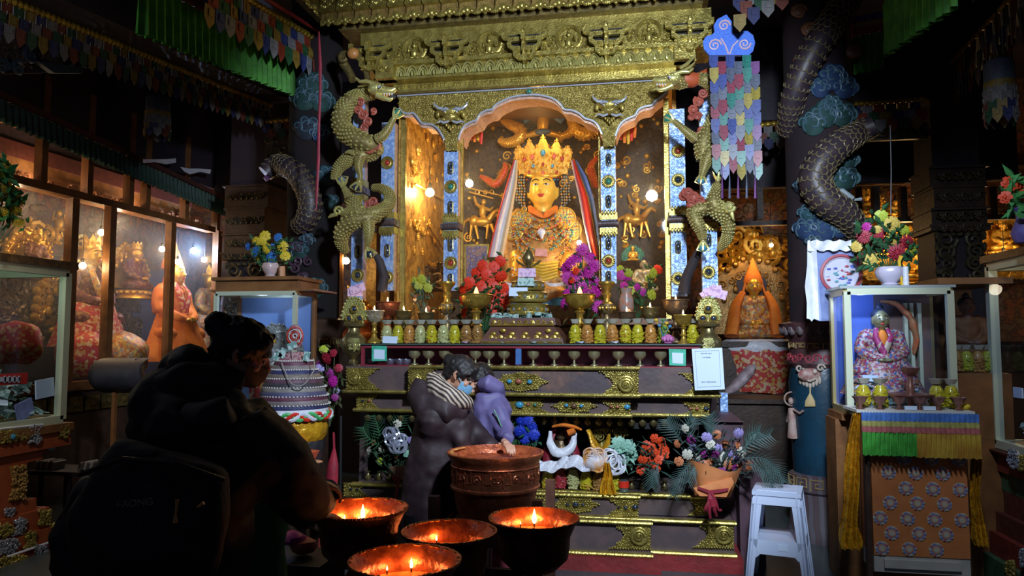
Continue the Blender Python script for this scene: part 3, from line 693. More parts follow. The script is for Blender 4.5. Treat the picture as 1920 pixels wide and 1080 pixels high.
b.tube([cylhit(1548,362,pc,R+.1), cylhit(1580,358,pc,R+.14), cylhit(1600,372,pc,R+.16)], [.03,.02,.015], 8)
O('dragon_claw', b, M('claw_paint', (.22,.26,.28), None, 1, .4), pr)
# left pillar
pl = (-2.80, 5.95); zg = lambda y: pz(592, y, pl)
pL = T('dragon_pillar', 'dark round pillar with painted clouds and a dim dragon, left of the altar', 'pillar', (pl[0], pl[1], 0))
b = MB(); b.lathe([(R,zg(640)),(R*.98,4.6)], (pl[0],pl[1],0), 32); O('shaft', b, M('left_pillar_paint', (.007,.006,.007), (.012,.005,.006), 4, .95, 0, .3, 20), pL)
b = MB(); b.lathe([(R*1.15,0),(R*1.15,.1),(R*1.0,.3),(R*1.05,zg(700)),(R*1.0,zg(640)),(R*1.28,zg(612)),(R*1.36,zg(600)),(R*.9,zg(594))], (pl[0],pl[1],0), 32); O('lower_shaft', b, WOOD, pL)
b = MB(); keyband(b, pl, R*1.05, zg(650), zg(636)); O('key_pattern', b, GOLDD, pL)
clouds(pl, R, [(585,160,26,'g',1),(570,185,24,'g',-1),(603,190,22,'g',1),(575,240,24,'d',1),(600,250,18,'b',-1),(612,330,20,'t',1),(622,380,16,'g',1),(560,470,18,'g',-1),(592,540,20,'g',1),(575,450,14,'d',1)], pL)
serpent('dragon_body', pl, R, [(497,325,16,-.0),(520,308,19,.05),(548,318,21,.09),(570,345,22,.1),(582,380,22,.1),(574,412,20,.08),(556,425,14,.04)], pL)
b = MB(); 
for q in range(10): b.spiral(cylhit(550+random.uniform(0,40), 475+random.uniform(-30,60), pl, R+.03), .045, .012, 1.4, q, 1)
O('dim_scrollwork', b, M('dim_violet_paint', (.07,.035,.06), None, 1, .5), pL)

# ---------------------------------------------------------------- square carved posts and beams
def carved_post(px0, px1, Y, ytop, ybot, label, tint):
    p = at(px0, ytop, Y); q = at(px1, ytop, Y); cx = (p.x+q.x)/2; W_ = q.x-p.x
    t = T('carved_post', label, 'post', (cx, Y+W_/2, 0))
    b = MB(); b.bbox(cx-W_*.42, cx+W_*.42, Y+.03, Y+W_, 0, 4.4); O('shaft', b, DARK, t, smooth=False)
    z = p.z; H_ = p.z-at(px0, ybot, Y).z
    for i, (f0, f1, ww) in enumerate(((0,.17,1.0),(.17,.36,.9),(.36,.5,.98),(.5,.56,1.05))):
        b = MB(); b.bbox(cx-W_*ww/2, cx+W_*ww/2, Y-.02*(i%2), Y+W_, z-H_*f1, z-H_*f0-.01)
        b.bbox(cx-W_*ww/2-.015, cx+W_*ww/2+.015, Y-.035, Y+W_, z-H_*f0-.025, z-H_*f0-.005); O('carved_block', b, WOOD, t, smooth=False)
        b = MB(); n = 6
        for k in range(n): b.spiral((cx-W_*.38+W_*.76*k/(n-1), Y-.03, z-H_*(f0+f1)/2), W_*.07, W_*.018, 1.4, 0, 1 if k % 2 else -1); b.ell((cx-W_*.3+W_*.6*k/(n-1), Y-.03, z-H_*(f0+f1)/2-.03), .02, None, 6, 4)
        O('carving', b, tint, t)
    b = MB()
    for s in (-1, 1):
        for k in range(4):
            b.spiral((cx+s*W_*(.24+.02*(k%2)), Y, z-H_*(.64+.1*k)), W_*(.19-.02*k), W_*.04, 1.6, k, s); b.ell((cx+s*W_*.42, Y, z-H_*(.6+.1*k)), (.02,.02,.04), None, 6, 4)
    for k in range(7): b.ell((cx-W_*.4+W_*.8*k/6, Y, z-H_*.59), (.03,.02,.025), None, 6, 4)
    O('scroll_panel', b, tint, t)
    return t
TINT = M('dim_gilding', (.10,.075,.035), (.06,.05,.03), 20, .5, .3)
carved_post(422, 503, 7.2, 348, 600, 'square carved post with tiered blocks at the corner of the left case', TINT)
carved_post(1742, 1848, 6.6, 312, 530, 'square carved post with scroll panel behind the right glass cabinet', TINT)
def beam(X, pA, pB, h_, t_, label, top=None, mat=DARK, d=.3):
    a = atX(*pA, X); c = atX(*pB, X); b = MB()
    b.prism([a, c, c+Vector((0,0,h_)), a+Vector((0,0,h_))], (d, 0, 0)); return TM('ceiling_beam', b, mat, label, 'beam', smooth=False), a, c
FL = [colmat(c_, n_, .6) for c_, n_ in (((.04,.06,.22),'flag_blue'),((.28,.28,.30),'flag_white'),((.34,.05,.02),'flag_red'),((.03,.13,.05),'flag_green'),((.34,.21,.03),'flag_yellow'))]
FW = [colmat(c_, n_, .6) for c_, n_ in (((.025,.03,.10),'dim_flag_blue'),((.17,.16,.16),'dim_flag_white'),((.15,.035,.02),'dim_flag_red'),((.02,.07,.035),'dim_flag_green'),((.20,.13,.02),'dim_flag_yellow'))]  # same flag dyes with the shade put into the colour
_fm = {}
def flagmesh(m, w_, h_):
    k = (m.name, round(w_,3), round(h_,3))
    if k not in _fm:
        b = MB(); b.prism([(-w_/2,0,0),(w_/2,0,0),(w_/2,0,-h_*.6),(0,0,-h_),(-w_/2,0,-h_*.6)], (0,.006,0)); b.box((0,-.004,-h_*.3),(w_*.45,.006,h_*.3)); _fm[k] = tomesh(b, 'flag', m, False)
    return _fm[k]
def fringe(a, c, label, rows, pitch, w_, h_, mats, cat='flag fringe', cord=None, off=(0,0,0), strings=True):
    a = Vector(a)+Vector(off); c = Vector(c)+Vector(off); d = c-a; L_ = d.length; n = int(L_/pitch); ang = atan2(d.y, d.x)
    t = T('flag_fringe', label, cat, (a+c)/2)
    b = MB(); b.tube([a, (a+c)/2, c], .018, 6)
    for i in range(n*2): b.ell(a+d*(i/(n*2)), (.025,.025,.03), None, 6, 4)
    O('gold_cord', b, cord or M('fringe_gold', (.42,.28,.03), (.25,.15,.02), 20, .4, .5), t)
    for r in range(rows):
        for i in range(n):
            p = a+d*((i+.5*(r % 2))/n)+Vector((0,0,-r*h_*.62-.02))+(Vector((-sin(ang),cos(ang),0))*(-.012*r))
            I('flag', flagmesh(mats[(i+r*2) % 5], w_, h_), t, p, (random.uniform(-.08,.08), 0, ang+random.uniform(-.12,.12)))
    if strings:
        b = MB()
        for i in range(n*2): p = a+d*(i/(n*2)); b.tube([p, p+Vector((0,0,-rows*h_*.66))], .003, 4)
        O('strings', b, M('string_pale', (.3,.28,.25), None, 1, .6), t)
    return t
def pleats(a, c, drop, label, mat, n=40, top=None, amp=.03, dropend=None, name='pleated_valance', tops=()):
    a = Vector(a); c = Vector(c); d = c-a; hz = Vector((d.x,d.y,0)).normalized(); nm = Vector((-hz.y, hz.x, 0))
    t = T(name, label, 'valance', (a+c)/2); g = []; K = n*6
    for r in range(5):
        row = []
        for i in range(K+1):
            f = i/K; dr = drop+((dropend or drop)-drop)*f
            row.append(a+d*f+nm*(amp*sin(i*2*pi/6)*(0.4+.6*r/4))+Vector((0,0,-dr*r/4+.006*sin(i*1.7))))
        g.append(row)
    b = MB(); b.sheet(g); O('pleated_cloth', b, mat, t)
    z = 0
    for i, (h_, m_) in enumerate(tops):
        b = MB(); b.prism([a+Vector((0,0,z-.001))+nm*-.035, c+Vector((0,0,z))+nm*-.035, c+Vector((0,0,z+h_))+nm*-.035, a+Vector((0,0,z+h_))+nm*-.035], nm*.07); O('cloth_band', b, m_, t, smooth=False); z += h_
    return t
# left side: outer beam with flag fringe, inner green pleats
_, a, c = beam(-3.8, (-40,-25), (505,195), .32, .3, 'dark ceiling beam above the left flag fringe')
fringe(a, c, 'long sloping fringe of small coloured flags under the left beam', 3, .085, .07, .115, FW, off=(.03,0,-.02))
a = atX(262, -42, -2.9); c = atX(560, 120, -2.9)
pleats(a, c, .34, 'bright green pleated valance at the upper left', GRNC, 26, tops=((.06,FW[2]),(.06,FW[4])), dropend=.30)
a = atX(390, -45, -2.75); c = atX(600, 78, -2.75)
fringe(a, c, 'fringe of blue white and red flags by the canopy corner at upper left', 3, .12, .11, .15, FL, strings=False)
b = MB(); b.tube([atX(470,-20,-2.7), atX(603,62,-2.7)], .016, 6); TM('red_rope', b, M('rope_red', (.28,.02,.02), None, 1, .6), 'thin dark red cord along the upper left valance', 'cord')
a = atX(-30, 170, -5.1); c = atX(425, 378, -5.1)
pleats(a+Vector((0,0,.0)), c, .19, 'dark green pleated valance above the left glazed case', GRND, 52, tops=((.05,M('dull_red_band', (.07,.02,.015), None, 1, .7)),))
b = MB(); p = atX(300,310,-5.0)
TM('cloth_scrap', MB().sheet([[atX(x, y+2*sin(x), -5.0) for x, y in ((268,300),(290,297),(312,300),(330,297))],[atX(x, y, -5.02) for x, y in ((268,306),(290,304),(312,308),(330,305))]]), WHT, 'pale cloth scrap caught on the dark valance left', 'cloth')
TM('cloth_scrap', MB().sheet([[atX(x, y, -5.0) for x, y in ((338,313),(355,316),(372,316),(396,318))],[atX(x, y, -5.02) for x, y in ((345,321),(356,327),(375,322),(394,326))]]), WHT, 'small crumpled white scrap right of the longer pale scrap', 'cloth')
# carved eave of the left beam (upper left corner)
b = MB()
for i in range(150):
    p = atX(random.uniform(-10,170), random.uniform(20,120), -4.6); b.spiral(p, random.uniform(.03,.06), .012, 1.4, i, 1, (0,1,0), n=4, seg=6)
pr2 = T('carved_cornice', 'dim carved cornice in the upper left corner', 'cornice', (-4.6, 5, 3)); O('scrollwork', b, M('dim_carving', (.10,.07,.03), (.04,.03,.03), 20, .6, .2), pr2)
b = MB(); b.prism([atX(-20,10,-4.66), atX(200,80,-4.66), atX(150,135,-4.66), atX(-20,140,-4.66)], (.04,0,0)); O('board', b, DARK, pr2, smooth=False)
b = MB()
for s, (x, y) in enumerate(((5,125),(35,128),(58,105))): b.spiral(atX(x, y, -4.55), .06, .018, 1.5, s, 1, (0,1,0))
b.prism([atX(60,115,-4.6), atX(148,128,-4.6), atX(145,138,-4.6), atX(92,138,-4.6)], (.05,0,0)); O('cloud_bracket', b, M('bracket_blue', (.03,.06,.09), None, 1, .6), pr2)
# right side
_, a, c = beam(2.67, (1732,178), (1945,-55), .3, .3, 'dark ceiling beam above the right flag fringe')
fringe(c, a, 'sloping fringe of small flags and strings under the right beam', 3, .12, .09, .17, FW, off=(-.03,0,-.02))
a = atX(1655, 8, 1.62); c = atX(1790, -130, 1.62)
pleats(a, c, .36, 'bright green pleated valance hanging upper right of the dragon pillar', GRNC, 12, dropend=.4)
a = at(1598, 68, 5.9); c = at(1655, 58, 5.9)
pleats(a, c, .30, 'short green pleated cloth with blue and red bands beside the right dragon pillar', GRNC, 4, tops=((.05,FL[2]),(.04,FL[4]),(.05,FL[0])))
b = MB(); b.bbox(at(1600,170,6.6).x, at(1745,170,6.6).x, 6.6, 6.8, at(1700,190,6.6).z, at(1700,30,6.6).z); TM('ceiling_beam', b, DARK, 'dark cross beam between the right dragon pillar and the carved post', 'beam', smooth=False)
fringe(at(1604,195,6.55), at(1738,185,6.55), 'row of coloured flags between the right dragon pillar and the carved post', 3, .085, .085, .11, FL, strings=False)
b = MB()
for i in range(9): b.spiral(at(1612+i*15, 245+3*sin(i), 6.55), .055, .014, 1.5, i, 1 if i % 2 else -1)
b.bbox(at(1604,250,6.6).x, at(1738,250,6.6).x, 6.58, 6.62, at(1700,262,6.6).z, at(1700,232,6.6).z); TM('scroll_bracket', b, TINT, 'carved scroll bracket below the flags between right pillar and post', 'bracket')
b = MB()
for i in range(10): b.spiral(at(506+12*(i%3), 232+i*10, 6.9), .05, .015, 1.5, i, 1 if i % 2 else -1)
b.bbox(at(500,250,6.92).x, at(545,250,6.92).x, 6.9, 6.98, at(520,330,6.92).z, at(520,225,6.92).z); TM('scroll_bracket', b, TINT, 'carved scroll bracket left of the left dragon pillar', 'bracket')
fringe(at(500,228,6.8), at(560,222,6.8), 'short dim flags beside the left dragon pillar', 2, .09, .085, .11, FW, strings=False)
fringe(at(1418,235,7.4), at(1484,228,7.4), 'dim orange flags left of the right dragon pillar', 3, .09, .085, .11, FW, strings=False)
b = MB(); b.bbox(at(1410,100,7.6).x, at(1500,100,7.6).x, 7.6, 7.75, at(1450,225,7.6).z, at(1450,60,7.6).z); TM('ceiling_beam', b, DARK, 'dark cross beam left of the right dragon pillar', 'beam', smooth=False)
# cylinder banners
def banner(px, py0, py1, Y, hw, label, bright):
    p = at(px, py0, Y); q = at(px, py1, Y); k = sc(px, py0, Y); R_ = hw*k
    t = T('cylinder_banner', label, 'banner', (p.x, Y, q.z)); mats = FL if bright else FW
    b = MB(); b.lathe([(R_*.8,p.z),(R_,p.z-.02),(R_,p.z-.14)], (p.x,Y,0), 18); O('top_drum', b, colmat((.14,.17,.25) if bright else (.07,.09,.13), 'drum%d' % bright, .6), t)  # the dim drum also has shade put into its colour
    b = MB(); b.lathe([(R_*1.03,p.z-.14),(R_*1.03,p.z-.19)], (p.x,Y,0), 18); O('band', b, mats[4], t)
    b = MB(); b.tube([(p.x,Y,p.z),(p.x,Y,p.z+.8)], .005, 5); O('hanging_cord', b, BLK, t)
    H_ = p.z-.19-q.z; rows = 4
    for r in range(rows):
        for i in range(10):
            a = 2*pi*(i+.5*(r%2))/10; h_ = H_*.42
            I('flag', flagmesh(mats[(1 if r < 2 else i+r) % 5], R_*.62, round(h_,2)), t, (p.x+cos(a)*R_*(1+.02*r), Y+sin(a)*R_*(1+.02*r), p.z-.17-r*H_*.22), (0,0,a+pi/2))
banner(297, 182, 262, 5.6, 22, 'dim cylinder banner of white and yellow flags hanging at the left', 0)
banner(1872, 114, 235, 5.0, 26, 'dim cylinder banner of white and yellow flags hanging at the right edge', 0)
# ================================================================ gilded canopy
YC, YA = 5.45, 5.72
def zat(px, py, Y): return at(px, py, Y).z
def xat(px, Y, py=300): return at(px, py, Y).x
x0, x1 = xat(608, YC, 40), xat(1346, YC, 30)
z2t, z2b = zat(650, 16, YC), zat(650, 50, YC)
can = T('altar_canopy', 'broad gilded canopy with rows of lotus tiles, brackets and seated relief figures over the altar', 'canopy', ((x0+x1)/2, YC, z2b))
b = MB(); b.bbox(x0+.03, x1-.03, YC-.02, YC+.5, z2t, 4.5); b.bbox(x0+.1, x1-.1, YC+.06, YC+.6, z2b, z2t); O('core', b, GOLDD, can, smooth=False)
tile = MB(); P_ = .143; H2 = z2t-z2b
tile.bbox(-P_*.47, P_*.47, -.02, .02, H2*.22, H2)
for s in (-.42, -.14, .14, .42): tile.bbox(P_*s-.004, P_*s+.004, -.028, -.018, H2*.45, H2*.98)
tile.m = 1
tile.ell((0,-.03,H2*.30), (.026,.022,.03), None, 8, 6); tile.ell((0,-.03,H2*.08), (.016,.014,.02), None, 6, 5)
for s in (-1,1):
    tile.ell((s*.032,-.025,H2*.24), (.022,.016,.018), None, 6, 5); tile.ell((s*.052,-.022,H2*.14), (.016,.014,.014), None, 6, 5); tile.ell((s*.066,-.02,H2*.22), (.008,.012,.03), None, 6, 5)
    tile.ell((s*.018,-.025,H2*.36), (.014,.014,.018), None, 6, 5)
tile.ell((0,-.025,H2*.17), (.03,.014,.012), None, 6, 5)
TILE = tomesh(tile, 'tile', [M('tile_gold', (.36,.25,.07), (.25,.16,.05), 12, .45, .55, .4, 50), GOLDG])
t1 = MB(); H1 = .15
t1.bbox(-P_*.46, P_*.46, -.02, .02, 0, H1)
for s in (-1,1):
    for k in (0,1): t1.spiral((s*.035,-.025,.035+k*.05), .026, .007, 1.4, k, s, n=4, seg=6)
t1.ell((0,-.025,.06), (.012,.012,.04), None, 6, 5); t1.bbox(-P_*.46, P_*.46, -.035, .0, -.008, .01)
TILE1 = tomesh(t1, 'tile', [GOLDG])
n = int((x1-x0)/P_)
for i in range(n):
    x = x0+P_*(i+.5)
    I('tile', TILE, can, (x, YC-.05, z2b-.02), (0, 0, random.uniform(-.02,.02)))
    I('tile', TILE1, can, (x, YC-.09, zat(650,19,YC-.09)), (radians(-6), 0, 0))
    I('tile', TILE, can, (x, YC-.24, z2t+.22), (radians(-12), 0, 0))
for j in range(9):
    y = YC-.17-P_*(j+.5)
    I('tile', TILE1, can, (x0-.05, y, z2t), (0, radians(0), radians(90)))
    I('tile', TILE, can, (x0-.0, y, z2b+.02), (0, 0, radians(90)))
b = MB(); b.bbox(x0-.05, x0-.0, YC-1.5, YC, z2b+.05, 4.4); O('side_board', b, GOLDD, can, smooth=False)
# bracket zone
zb0 = zat(705, 128, YC+.15)
b = MB(); b.bbox(xat(676,YC+.15,90), xat(1335,YC+.15,90), YC+.15, YC+.5, zb0, z2b); O('frieze_board', b, GOLDG, can, smooth=False)
br = MB()
for k, (w_, z) in enumerate(((.075,.03),(.12,.10),(.165,.175))):
    br.bbox(-.016, .016, -.10-.03*k, .02, z-.035, z+.045)
    for s in (-1,1):
        br.prism([(s*.0,-.09,z-.022),(s*w_*.7,-.09,z-.022),(s*(w_+.014),-.09,z+.012),(s*(w_+.014),-.09,z+.055),(s*(w_-.016),-.09,z+.055),(s*(w_-.016),-.09,z+.03),(s*w_*.65,-.09,z+.012),(0,-.09,z+.012)], (0,.035,0))
        br.spiral((s*w_*.5,-.095,z-.004), .013, .005, 1.3, 0, s, n=4, seg=6)
    br.m = 1; br.bbox(-w_+.0, w_-.0, -.03, .0, z+.012, z+.05); br.m = 0  # black boxes stand in for the shade in the gaps between arms
    br.ell((0,-.1-.03*k,z+.03), (.018,.012,.02), None, 6, 5)
BRK = tomesh(br, 'bracket', [GOLDG, BLK], False)
zbr = zat(985, 120, YC+.1)
for px in (700, 842, 986, 1138, 1292): I('bracket', BRK, can, (xat(px, YC+.1, 90), YC+.1, zbr))
bd = MB(); bd.ring((0,0,.10), .10, .009, 18, 5); bd.ring((0,0,.10), .085, .004, 16, 4); figure(bd, (0,-.01,.02), .17); bd.ell((0,-.01,.15),(.012,.012,.02),None,6,4)
bd.bbox(-.085,.085,-.03,.01,-.01,.015)
for s in range(-3,4): bd.ell((s*.024,-.03,.005), (.014,.012,.012), None, 6, 4)
for s in (-1,1):
    for k in range(3): bd.spiral((s*(.12+.03*(k%2)),-.0,.02+.045*k), .024, .007, 1.3, k, s, n=4, seg=6)
BUD = tomesh(bd, 'seated_figure_relief', [GOLDG])
for px in (778, 918, 1067, 1217): I('seated_figure_relief', BUD, can, (xat(px, YC+.14, 90), YC+.13, zb0+.03))
b = MB(); random.seed(3)
for i in range(330):
    x = random.uniform(xat(690,YC+.14,90), xat(1320,YC+.14,90)); z = random.uniform(zb0+.02, z2b-.05); b.ell((x,YC+.145,z), random.uniform(.006,.012), None, 6, 4)
for i in range(60):
    x = random.uniform(xat(690,YC+.14,90), xat(1320,YC+.14,90)); z = random.uniform(zb0+.02, zb0+.13); b.spiral((x,YC+.14,z), .03, .007, 1.4, i, 1, n=4, seg=6)
O('scroll_relief', b, GOLDG, can)
# lotus petal moulding, corner blocks, inscription band
zl0, zl1 = zat(705,149,YC+.1), zb0
b = MB(); xa, xb = xat(742,YC+.1,120), xat(1262,YC+.1,120)
b.bbox(xat(703,YC+.1,120), xat(1305,YC+.1,120), YC+.12, YC+.4, zl0-.0, zl1); b.bbox(xat(700,YC+.1,120), xat(1308,YC+.1,120), YC+.06, YC+.2, zl1-.015, zl1+.015); b.bbox(xat(703,YC+.1,120), xat(1305,YC+.1,120), YC+.08, YC+.2, zl0-.02, zl0)
O('moulding', b, GOLDG, can, smooth=False)
pt = MB(); hh = (zl1-zl0)*.92
for k, q in ((1,.042),(.68,.028)): pt.tube([(cos(a)*q, -.004*k, hh*(.1)+sin(a)*hh*.8*k) for a in [pi*i/8 for i in range(9)]], .006, 4)
pt.ell((0,0,hh*.3), (.012,.014,hh*.25), None, 6, 5)
PET = tomesh(pt, 'lotus_petal', [M('bright_green_gold', (.62,.60,.25), (.5,.46,.16), 20, .34, .6)])
n = int((xb-xa)/.09)
for i in range(n): I('lotus_petal', PET, can, (xa+(i+.5)*(xb-xa)/n, YC+.1, zl0))
for px in (722, 1284):
    b = MB(); p = at(px, 130, YC+.05); b.bbox(p.x-.075, p.x+.075, YC+.03, YC+.15, zl0-.02, zl1+.02)
    b.spiral((p.x-.03,YC+.02,(zl0+zl1)/2), .03, .009, 1.4); b.spiral((p.x+.035,YC+.02,(zl0+zl1)/2), .03, .009, 1.4, 0, -1); O('corner_block', b, GOLDG, can)
zi0 = zat(745, 172, YC+.2)
b = MB(); b.bbox(xat(738,YC+.2,160), xat(1268,YC+.2,160), YC+.2, YC+.5, zi0, zl0-.02)
xx = xat(745,YC+.2,160)
while xx < xat(1262,YC+.2,160):
    h_ = (zl0-zi0)*.5; zc = (zl0+zi0)/2-.01
    for k in range(random.choice((1,2,2))): b.box((xx+k*.012, YC+.195, zc+random.uniform(-.2,.2)*h_), (.006,.012,h_*random.uniform(.4,.9)))
    b.box((xx+.008, YC+.195, zc+h_*.4), (.024,.012,.006)); xx += .034
b.bbox(xat(738,YC+.2,160), xat(1268,YC+.2,160), YC+.17, YC+.22, zi0-.015, zi0+.005)
O('inscription_band', b, GOLDG, can, smooth=False)
# ================================================================ arch screen
scr = T('arch_screen', 'gilded screen of three scalloped arches with silver edging under the canopy', 'screen', (at(1000,200,YA).x, YA, at(1000,250,YA).z))
def topy(x): return 181-(x-745)*.0575
A1 = [(748,203),(756,211),(765,213),(775,212),(783,221),(791,231),(801,232),(813,235),(823,244),(833,262)]
A2 = [(859,262),(864,247),(872,235),(885,228),(893,225),(900,214),(912,207),(922,205),(930,196),(945,188),(960,182),(985,178),(1010,178),(1035,184),(1050,194),(1058,205),(1073,207),(1088,214),(1097,222),(1110,226),(1121,235),(1129,252)]
A3 = [(1154,255),(1160,238),(1169,227),(1182,220),(1191,216),(1197,206),(1208,200),(1222,197),(1231,187),(1243,178),(1253,168)]
b = MB(); prof = A1+[(836,285),(857,285)]+A2+[(1132,280),(1152,280)]+A3
xs = prof
for i in range(len(prof)-1):
    (xa_, ya_), (xb_, yb_) = prof[i], prof[i+1]
    b.prism([at(xa_,topy(xa_),YA), at(xb_,topy(xb_),YA), at(xb_,yb_,YA), at(xa_,ya_,YA)], (0,.10,0))
O('pierced_board', b, M('stippled_gold', (.42,.33,.09), (.28,.21,.06), 30, .36, .7, 1, 90), scr, smooth=False)
b = MB(); pts = [(745,topy(745)-2)]+prof+[(1255,topy(1255)-2)]
random.seed(5); beads(b, pts, YA, 5.2, 1.5)
O('scroll_relief', b, GOLDG, scr)
for A in (A1, A2, A3):
    cm = catmull(A, 3)
    b = MB(); TP(b, [(x,y,YA-.005,2.2) for x,y in cm], 6); O('silver_edging', b, SILVD, scr)
    b = MB(); b.sheet([[at(x,y+1,YA) for x,y in cm],[at(x,y+1,YA)+Vector((0,.30,0)) for x,y in cm]]); 
    g = [[at(x,y+1,YA+.02) for x,y in cm],[at(x,y+8,YA+.02) for x,y in cm]]; b.sheet(g); O('copper_soffit', b, PINKM, scr)
b = MB(); TP(b, [(745,180,YA-.02,1.6),(1250,149,YA-.02,1.6)], 6); O('silver_rod', b, SILVD, scr)
b = MB(); EP(b, 992, 171, YA-.04, 6, 4.5); O('gem', b, GEMG, scr)
def lion(px, py):
    b = MB(); Y = YA-.05
    EP(b,px,py-3,Y,25,13,14); EP(b,px,py+8,Y-.02,17,9,12); EP(b,px,py+4,Y-.06,5,3.5,4)
    for s in (-1,1): EP(b,px+s*24,py+2,Y,5,8,4); EP(b,px+s*11,py-1,Y-.05,5,3.5,3); EP(b,px+s*13,py+12,Y-.03,7,4,5)
    for k in range(5): EP(b,px+(k-2)*4,py+22+4*(2-abs(k-2)),Y,2.5,5,2.5)
    O('lion_mask', b, GOLDG, scr)
    b = MB()
    for s in (-1,1):
        TP(b,[(px+s*12,py-9,Y-.03,2.6),(px+s*22,py-9,Y-.04,2.8),(px+s*30,py-15,Y-.04,2),(px+s*31,py-21,Y-.04,.8)],6)
        TP(b,[(px+s*3,py+15,Y-.05,2),(px+s*12,py+18,Y-.05,2.6),(px+s*20,py+15,Y-.05,2),(px+s*26,py+18,Y-.05,.8)],6)
        TP(b,[(px+s*4,py-7,Y-.06,2),(px+s*10,py-9,Y-.07,3),(px+s*17,py-5,Y-.06,1.4)],6); EP(b,px+s*11,py-3,Y-.07,2.4,2,2)
    O('blue_horns_and_whiskers', b, SILVD, scr, kind='stuff')
lion(845, 212); lion(1143, 199)
# ================================================================ silver columns
def medal(par, px, py, Y, kind, gem):
    k = sc(px, py, Y); c = at(px, py, Y); b = MB()
    if kind == 'o':
        g_ = [(cos(a)*4.4*k, 0, (8 if sin(a) > 0 else -8)*k*.9+sin(a)*4*k) for a in [2*pi*i/16 for i in range(17)]]
        b.tube([c+Vector(q) for q in g_], 1.5*k, 5, cap=False); o = O('medallion', b, BRASS, par)
        b = MB(); b.ell(c, (3*k,2*k,9*k), None, 10, 6); O('gem', b, gem, o)
    else:
        for i in range(18): a = 2*pi*i/18; b.ell(c+Vector((cos(a)*11*k,0,sin(a)*11*k)), (2.1*k,1.8*k,2.1*k), None, 6, 4)
        b.ring(c, 7*k, 1.6*k, 16, 5); b.tube([c+Vector((0,.012,0)), c+Vector((0,0,0))], 10*k, 16); o = O('medallion', b, GOLDG, par)
        b = MB(); b.ell(c, (5.5*k,4*k,5.5*k), None, 12, 8); O('gem', b, gem, o)
def column(pa, pb, yt, yb, Y, label, meds, collars=(), dep=.09, name='silver_column'):
    xa = xat(pa,Y,(yt+yb)/2); xb = xat(pb,Y,(yt+yb)/2); z1 = zat(pa,yt,Y); z0 = zat(pa,yb,Y)
    t = T(name, label, 'column', ((xa+xb)/2, Y+dep/2, z0))
    b = MB(); b.bbox(xa, xb, Y, Y+.02, z0, z1); O('chased_face', b, SILV, t, smooth=False)
    b = MB(); b.bbox(xa, xb, Y+.02, Y+dep, z0, z1); O('core', b, PINKM, t, smooth=False)
    b = MB(); R_ = random.Random(int(pa)); k = sc(pa, 400, Y); W_ = xb-xa; z = z0+.02
    while z < z1-.02:
        for j in range(3): b.spiral((xa+W_*(.2+.3*j)+R_.uniform(-.005,.005), Y-.001, z), W_*.13, W_*.022, 1.2, R_.uniform(0,6), R_.choice((-1,1)), n=4, seg=6)
        z += W_*.27
    O('chased_scrolls', b, SILV, t)
    for (py, kind, gem) in meds: medal(t, (pa+pb)/2, py, Y-.012, kind, gem)
    for py in collars:
        b = MB(); zc = zat(pa,py,Y); h_ = k*7
        for q in (-1,1):
            b.bbox(xa-.01, xb+.01, Y-.015, Y+dep, zc+q*h_*2-h_*.9, zc+q*h_*2+h_*.9)
            for j in range(5): b.ell((xa+W_*(j+.5)/5, Y-.018, zc+q*h_*3), (W_*.09,.01,h_*.7), None, 6, 5)
        b.m = 1; b.tube([(xa-.02,Y-.01,zc),(xb+.02,Y-.01,zc)], h_*.9, 8)
        for j in range(8): b.ell((xa+W_*(j+.5)/8,Y-.03,zc), (W_*.05,.02,h_*.8), None, 6, 4)
        b.bbox(xa-.02,xb+.02,Y,Y+dep+.01,zc-h_*.9,zc+h_*.9); O('collar', b, [GOLDG, BLKW], t)
    return t
GR, GD, GG = GEMR, GEMD, GEMG
column(832,858,283,545,YA,'silver column left of the crowned statue with black and red round gems',[(315,'o',GD),(350,'r',GG),(389,'o',GD),(459,'o',GD),(493,'r',GR),(525,'o',GD)],(425,))
column(1127,1155,275,532,YA,'silver column right of the crowned statue with green and red round gems',[(300,'o',GD),(340,'r',GG),(378,'o',GD),(456,'o',GD),(489,'r',GR),(520,'o',GD)],(420,))
column(1257,1286,205,556,YA,'silver column at the right edge of the arches with a violet gem near its top',[(283,'r',GR),(337,'r',GD),(463,'o',GD),(522,'r',GD)],(412,))
column(714,738,230,545,YA,'shaded silver column at the left edge of the arches',[(305,'r',GR),(380,'o',GD),(470,'o',GD),(520,'r',GD)],(418,))
column(1314,1343,170,558,5.5,'outer silver column under the right gold dragon',[(225,'o',GD),(450,'o',GD),(510,'r',GD)],(410,))
column(660,681,180,562,5.5,'outer silver column under the left gold dragon',[(300,'o',GD),(472,'o',GD),(516,'r',GD)],(358,))
# ================================================================ shrine room behind the arches
sx0, sx1 = xat(752, YA+.1), xat(1262, YA+.1); zt0 = zat(900, 600, 6.2); zt1 = zat(1000, 150, YA+.1)+.1
room = T('shrine_case', 'golden lined glazed shrine room behind the arches', 'shrine', ((sx0+sx1)/2, 6.7, zt0))
b = MB(); b.bbox(sx0, sx1, 7.4, 7.45, zt0, zt1); O('back_panel', b, MURALD, room, smooth=False)
b = MB(); b.bbox(sx0-.03, sx0, YA+.12, 7.45, zt0, zt1); O('side_panel', b, MURALG, room, smooth=False)
b = MB(); b.bbox(sx1, sx1+.03, YA+.12, 7.45, zt0, zt1); O('side_panel', b, MURALG, room, smooth=False)
b = MB(); b.bbox(sx0, sx1, YA+.12, 7.45, zt1, zt1+.03); O('ceiling_board', b, WOODR, room, smooth=False); b = MB(); b.bbox(sx0-.03, sx1+.03, YA+.14, 7.45, zt0-.05, zt0); O('shelf', b, WOODR, room, smooth=False)
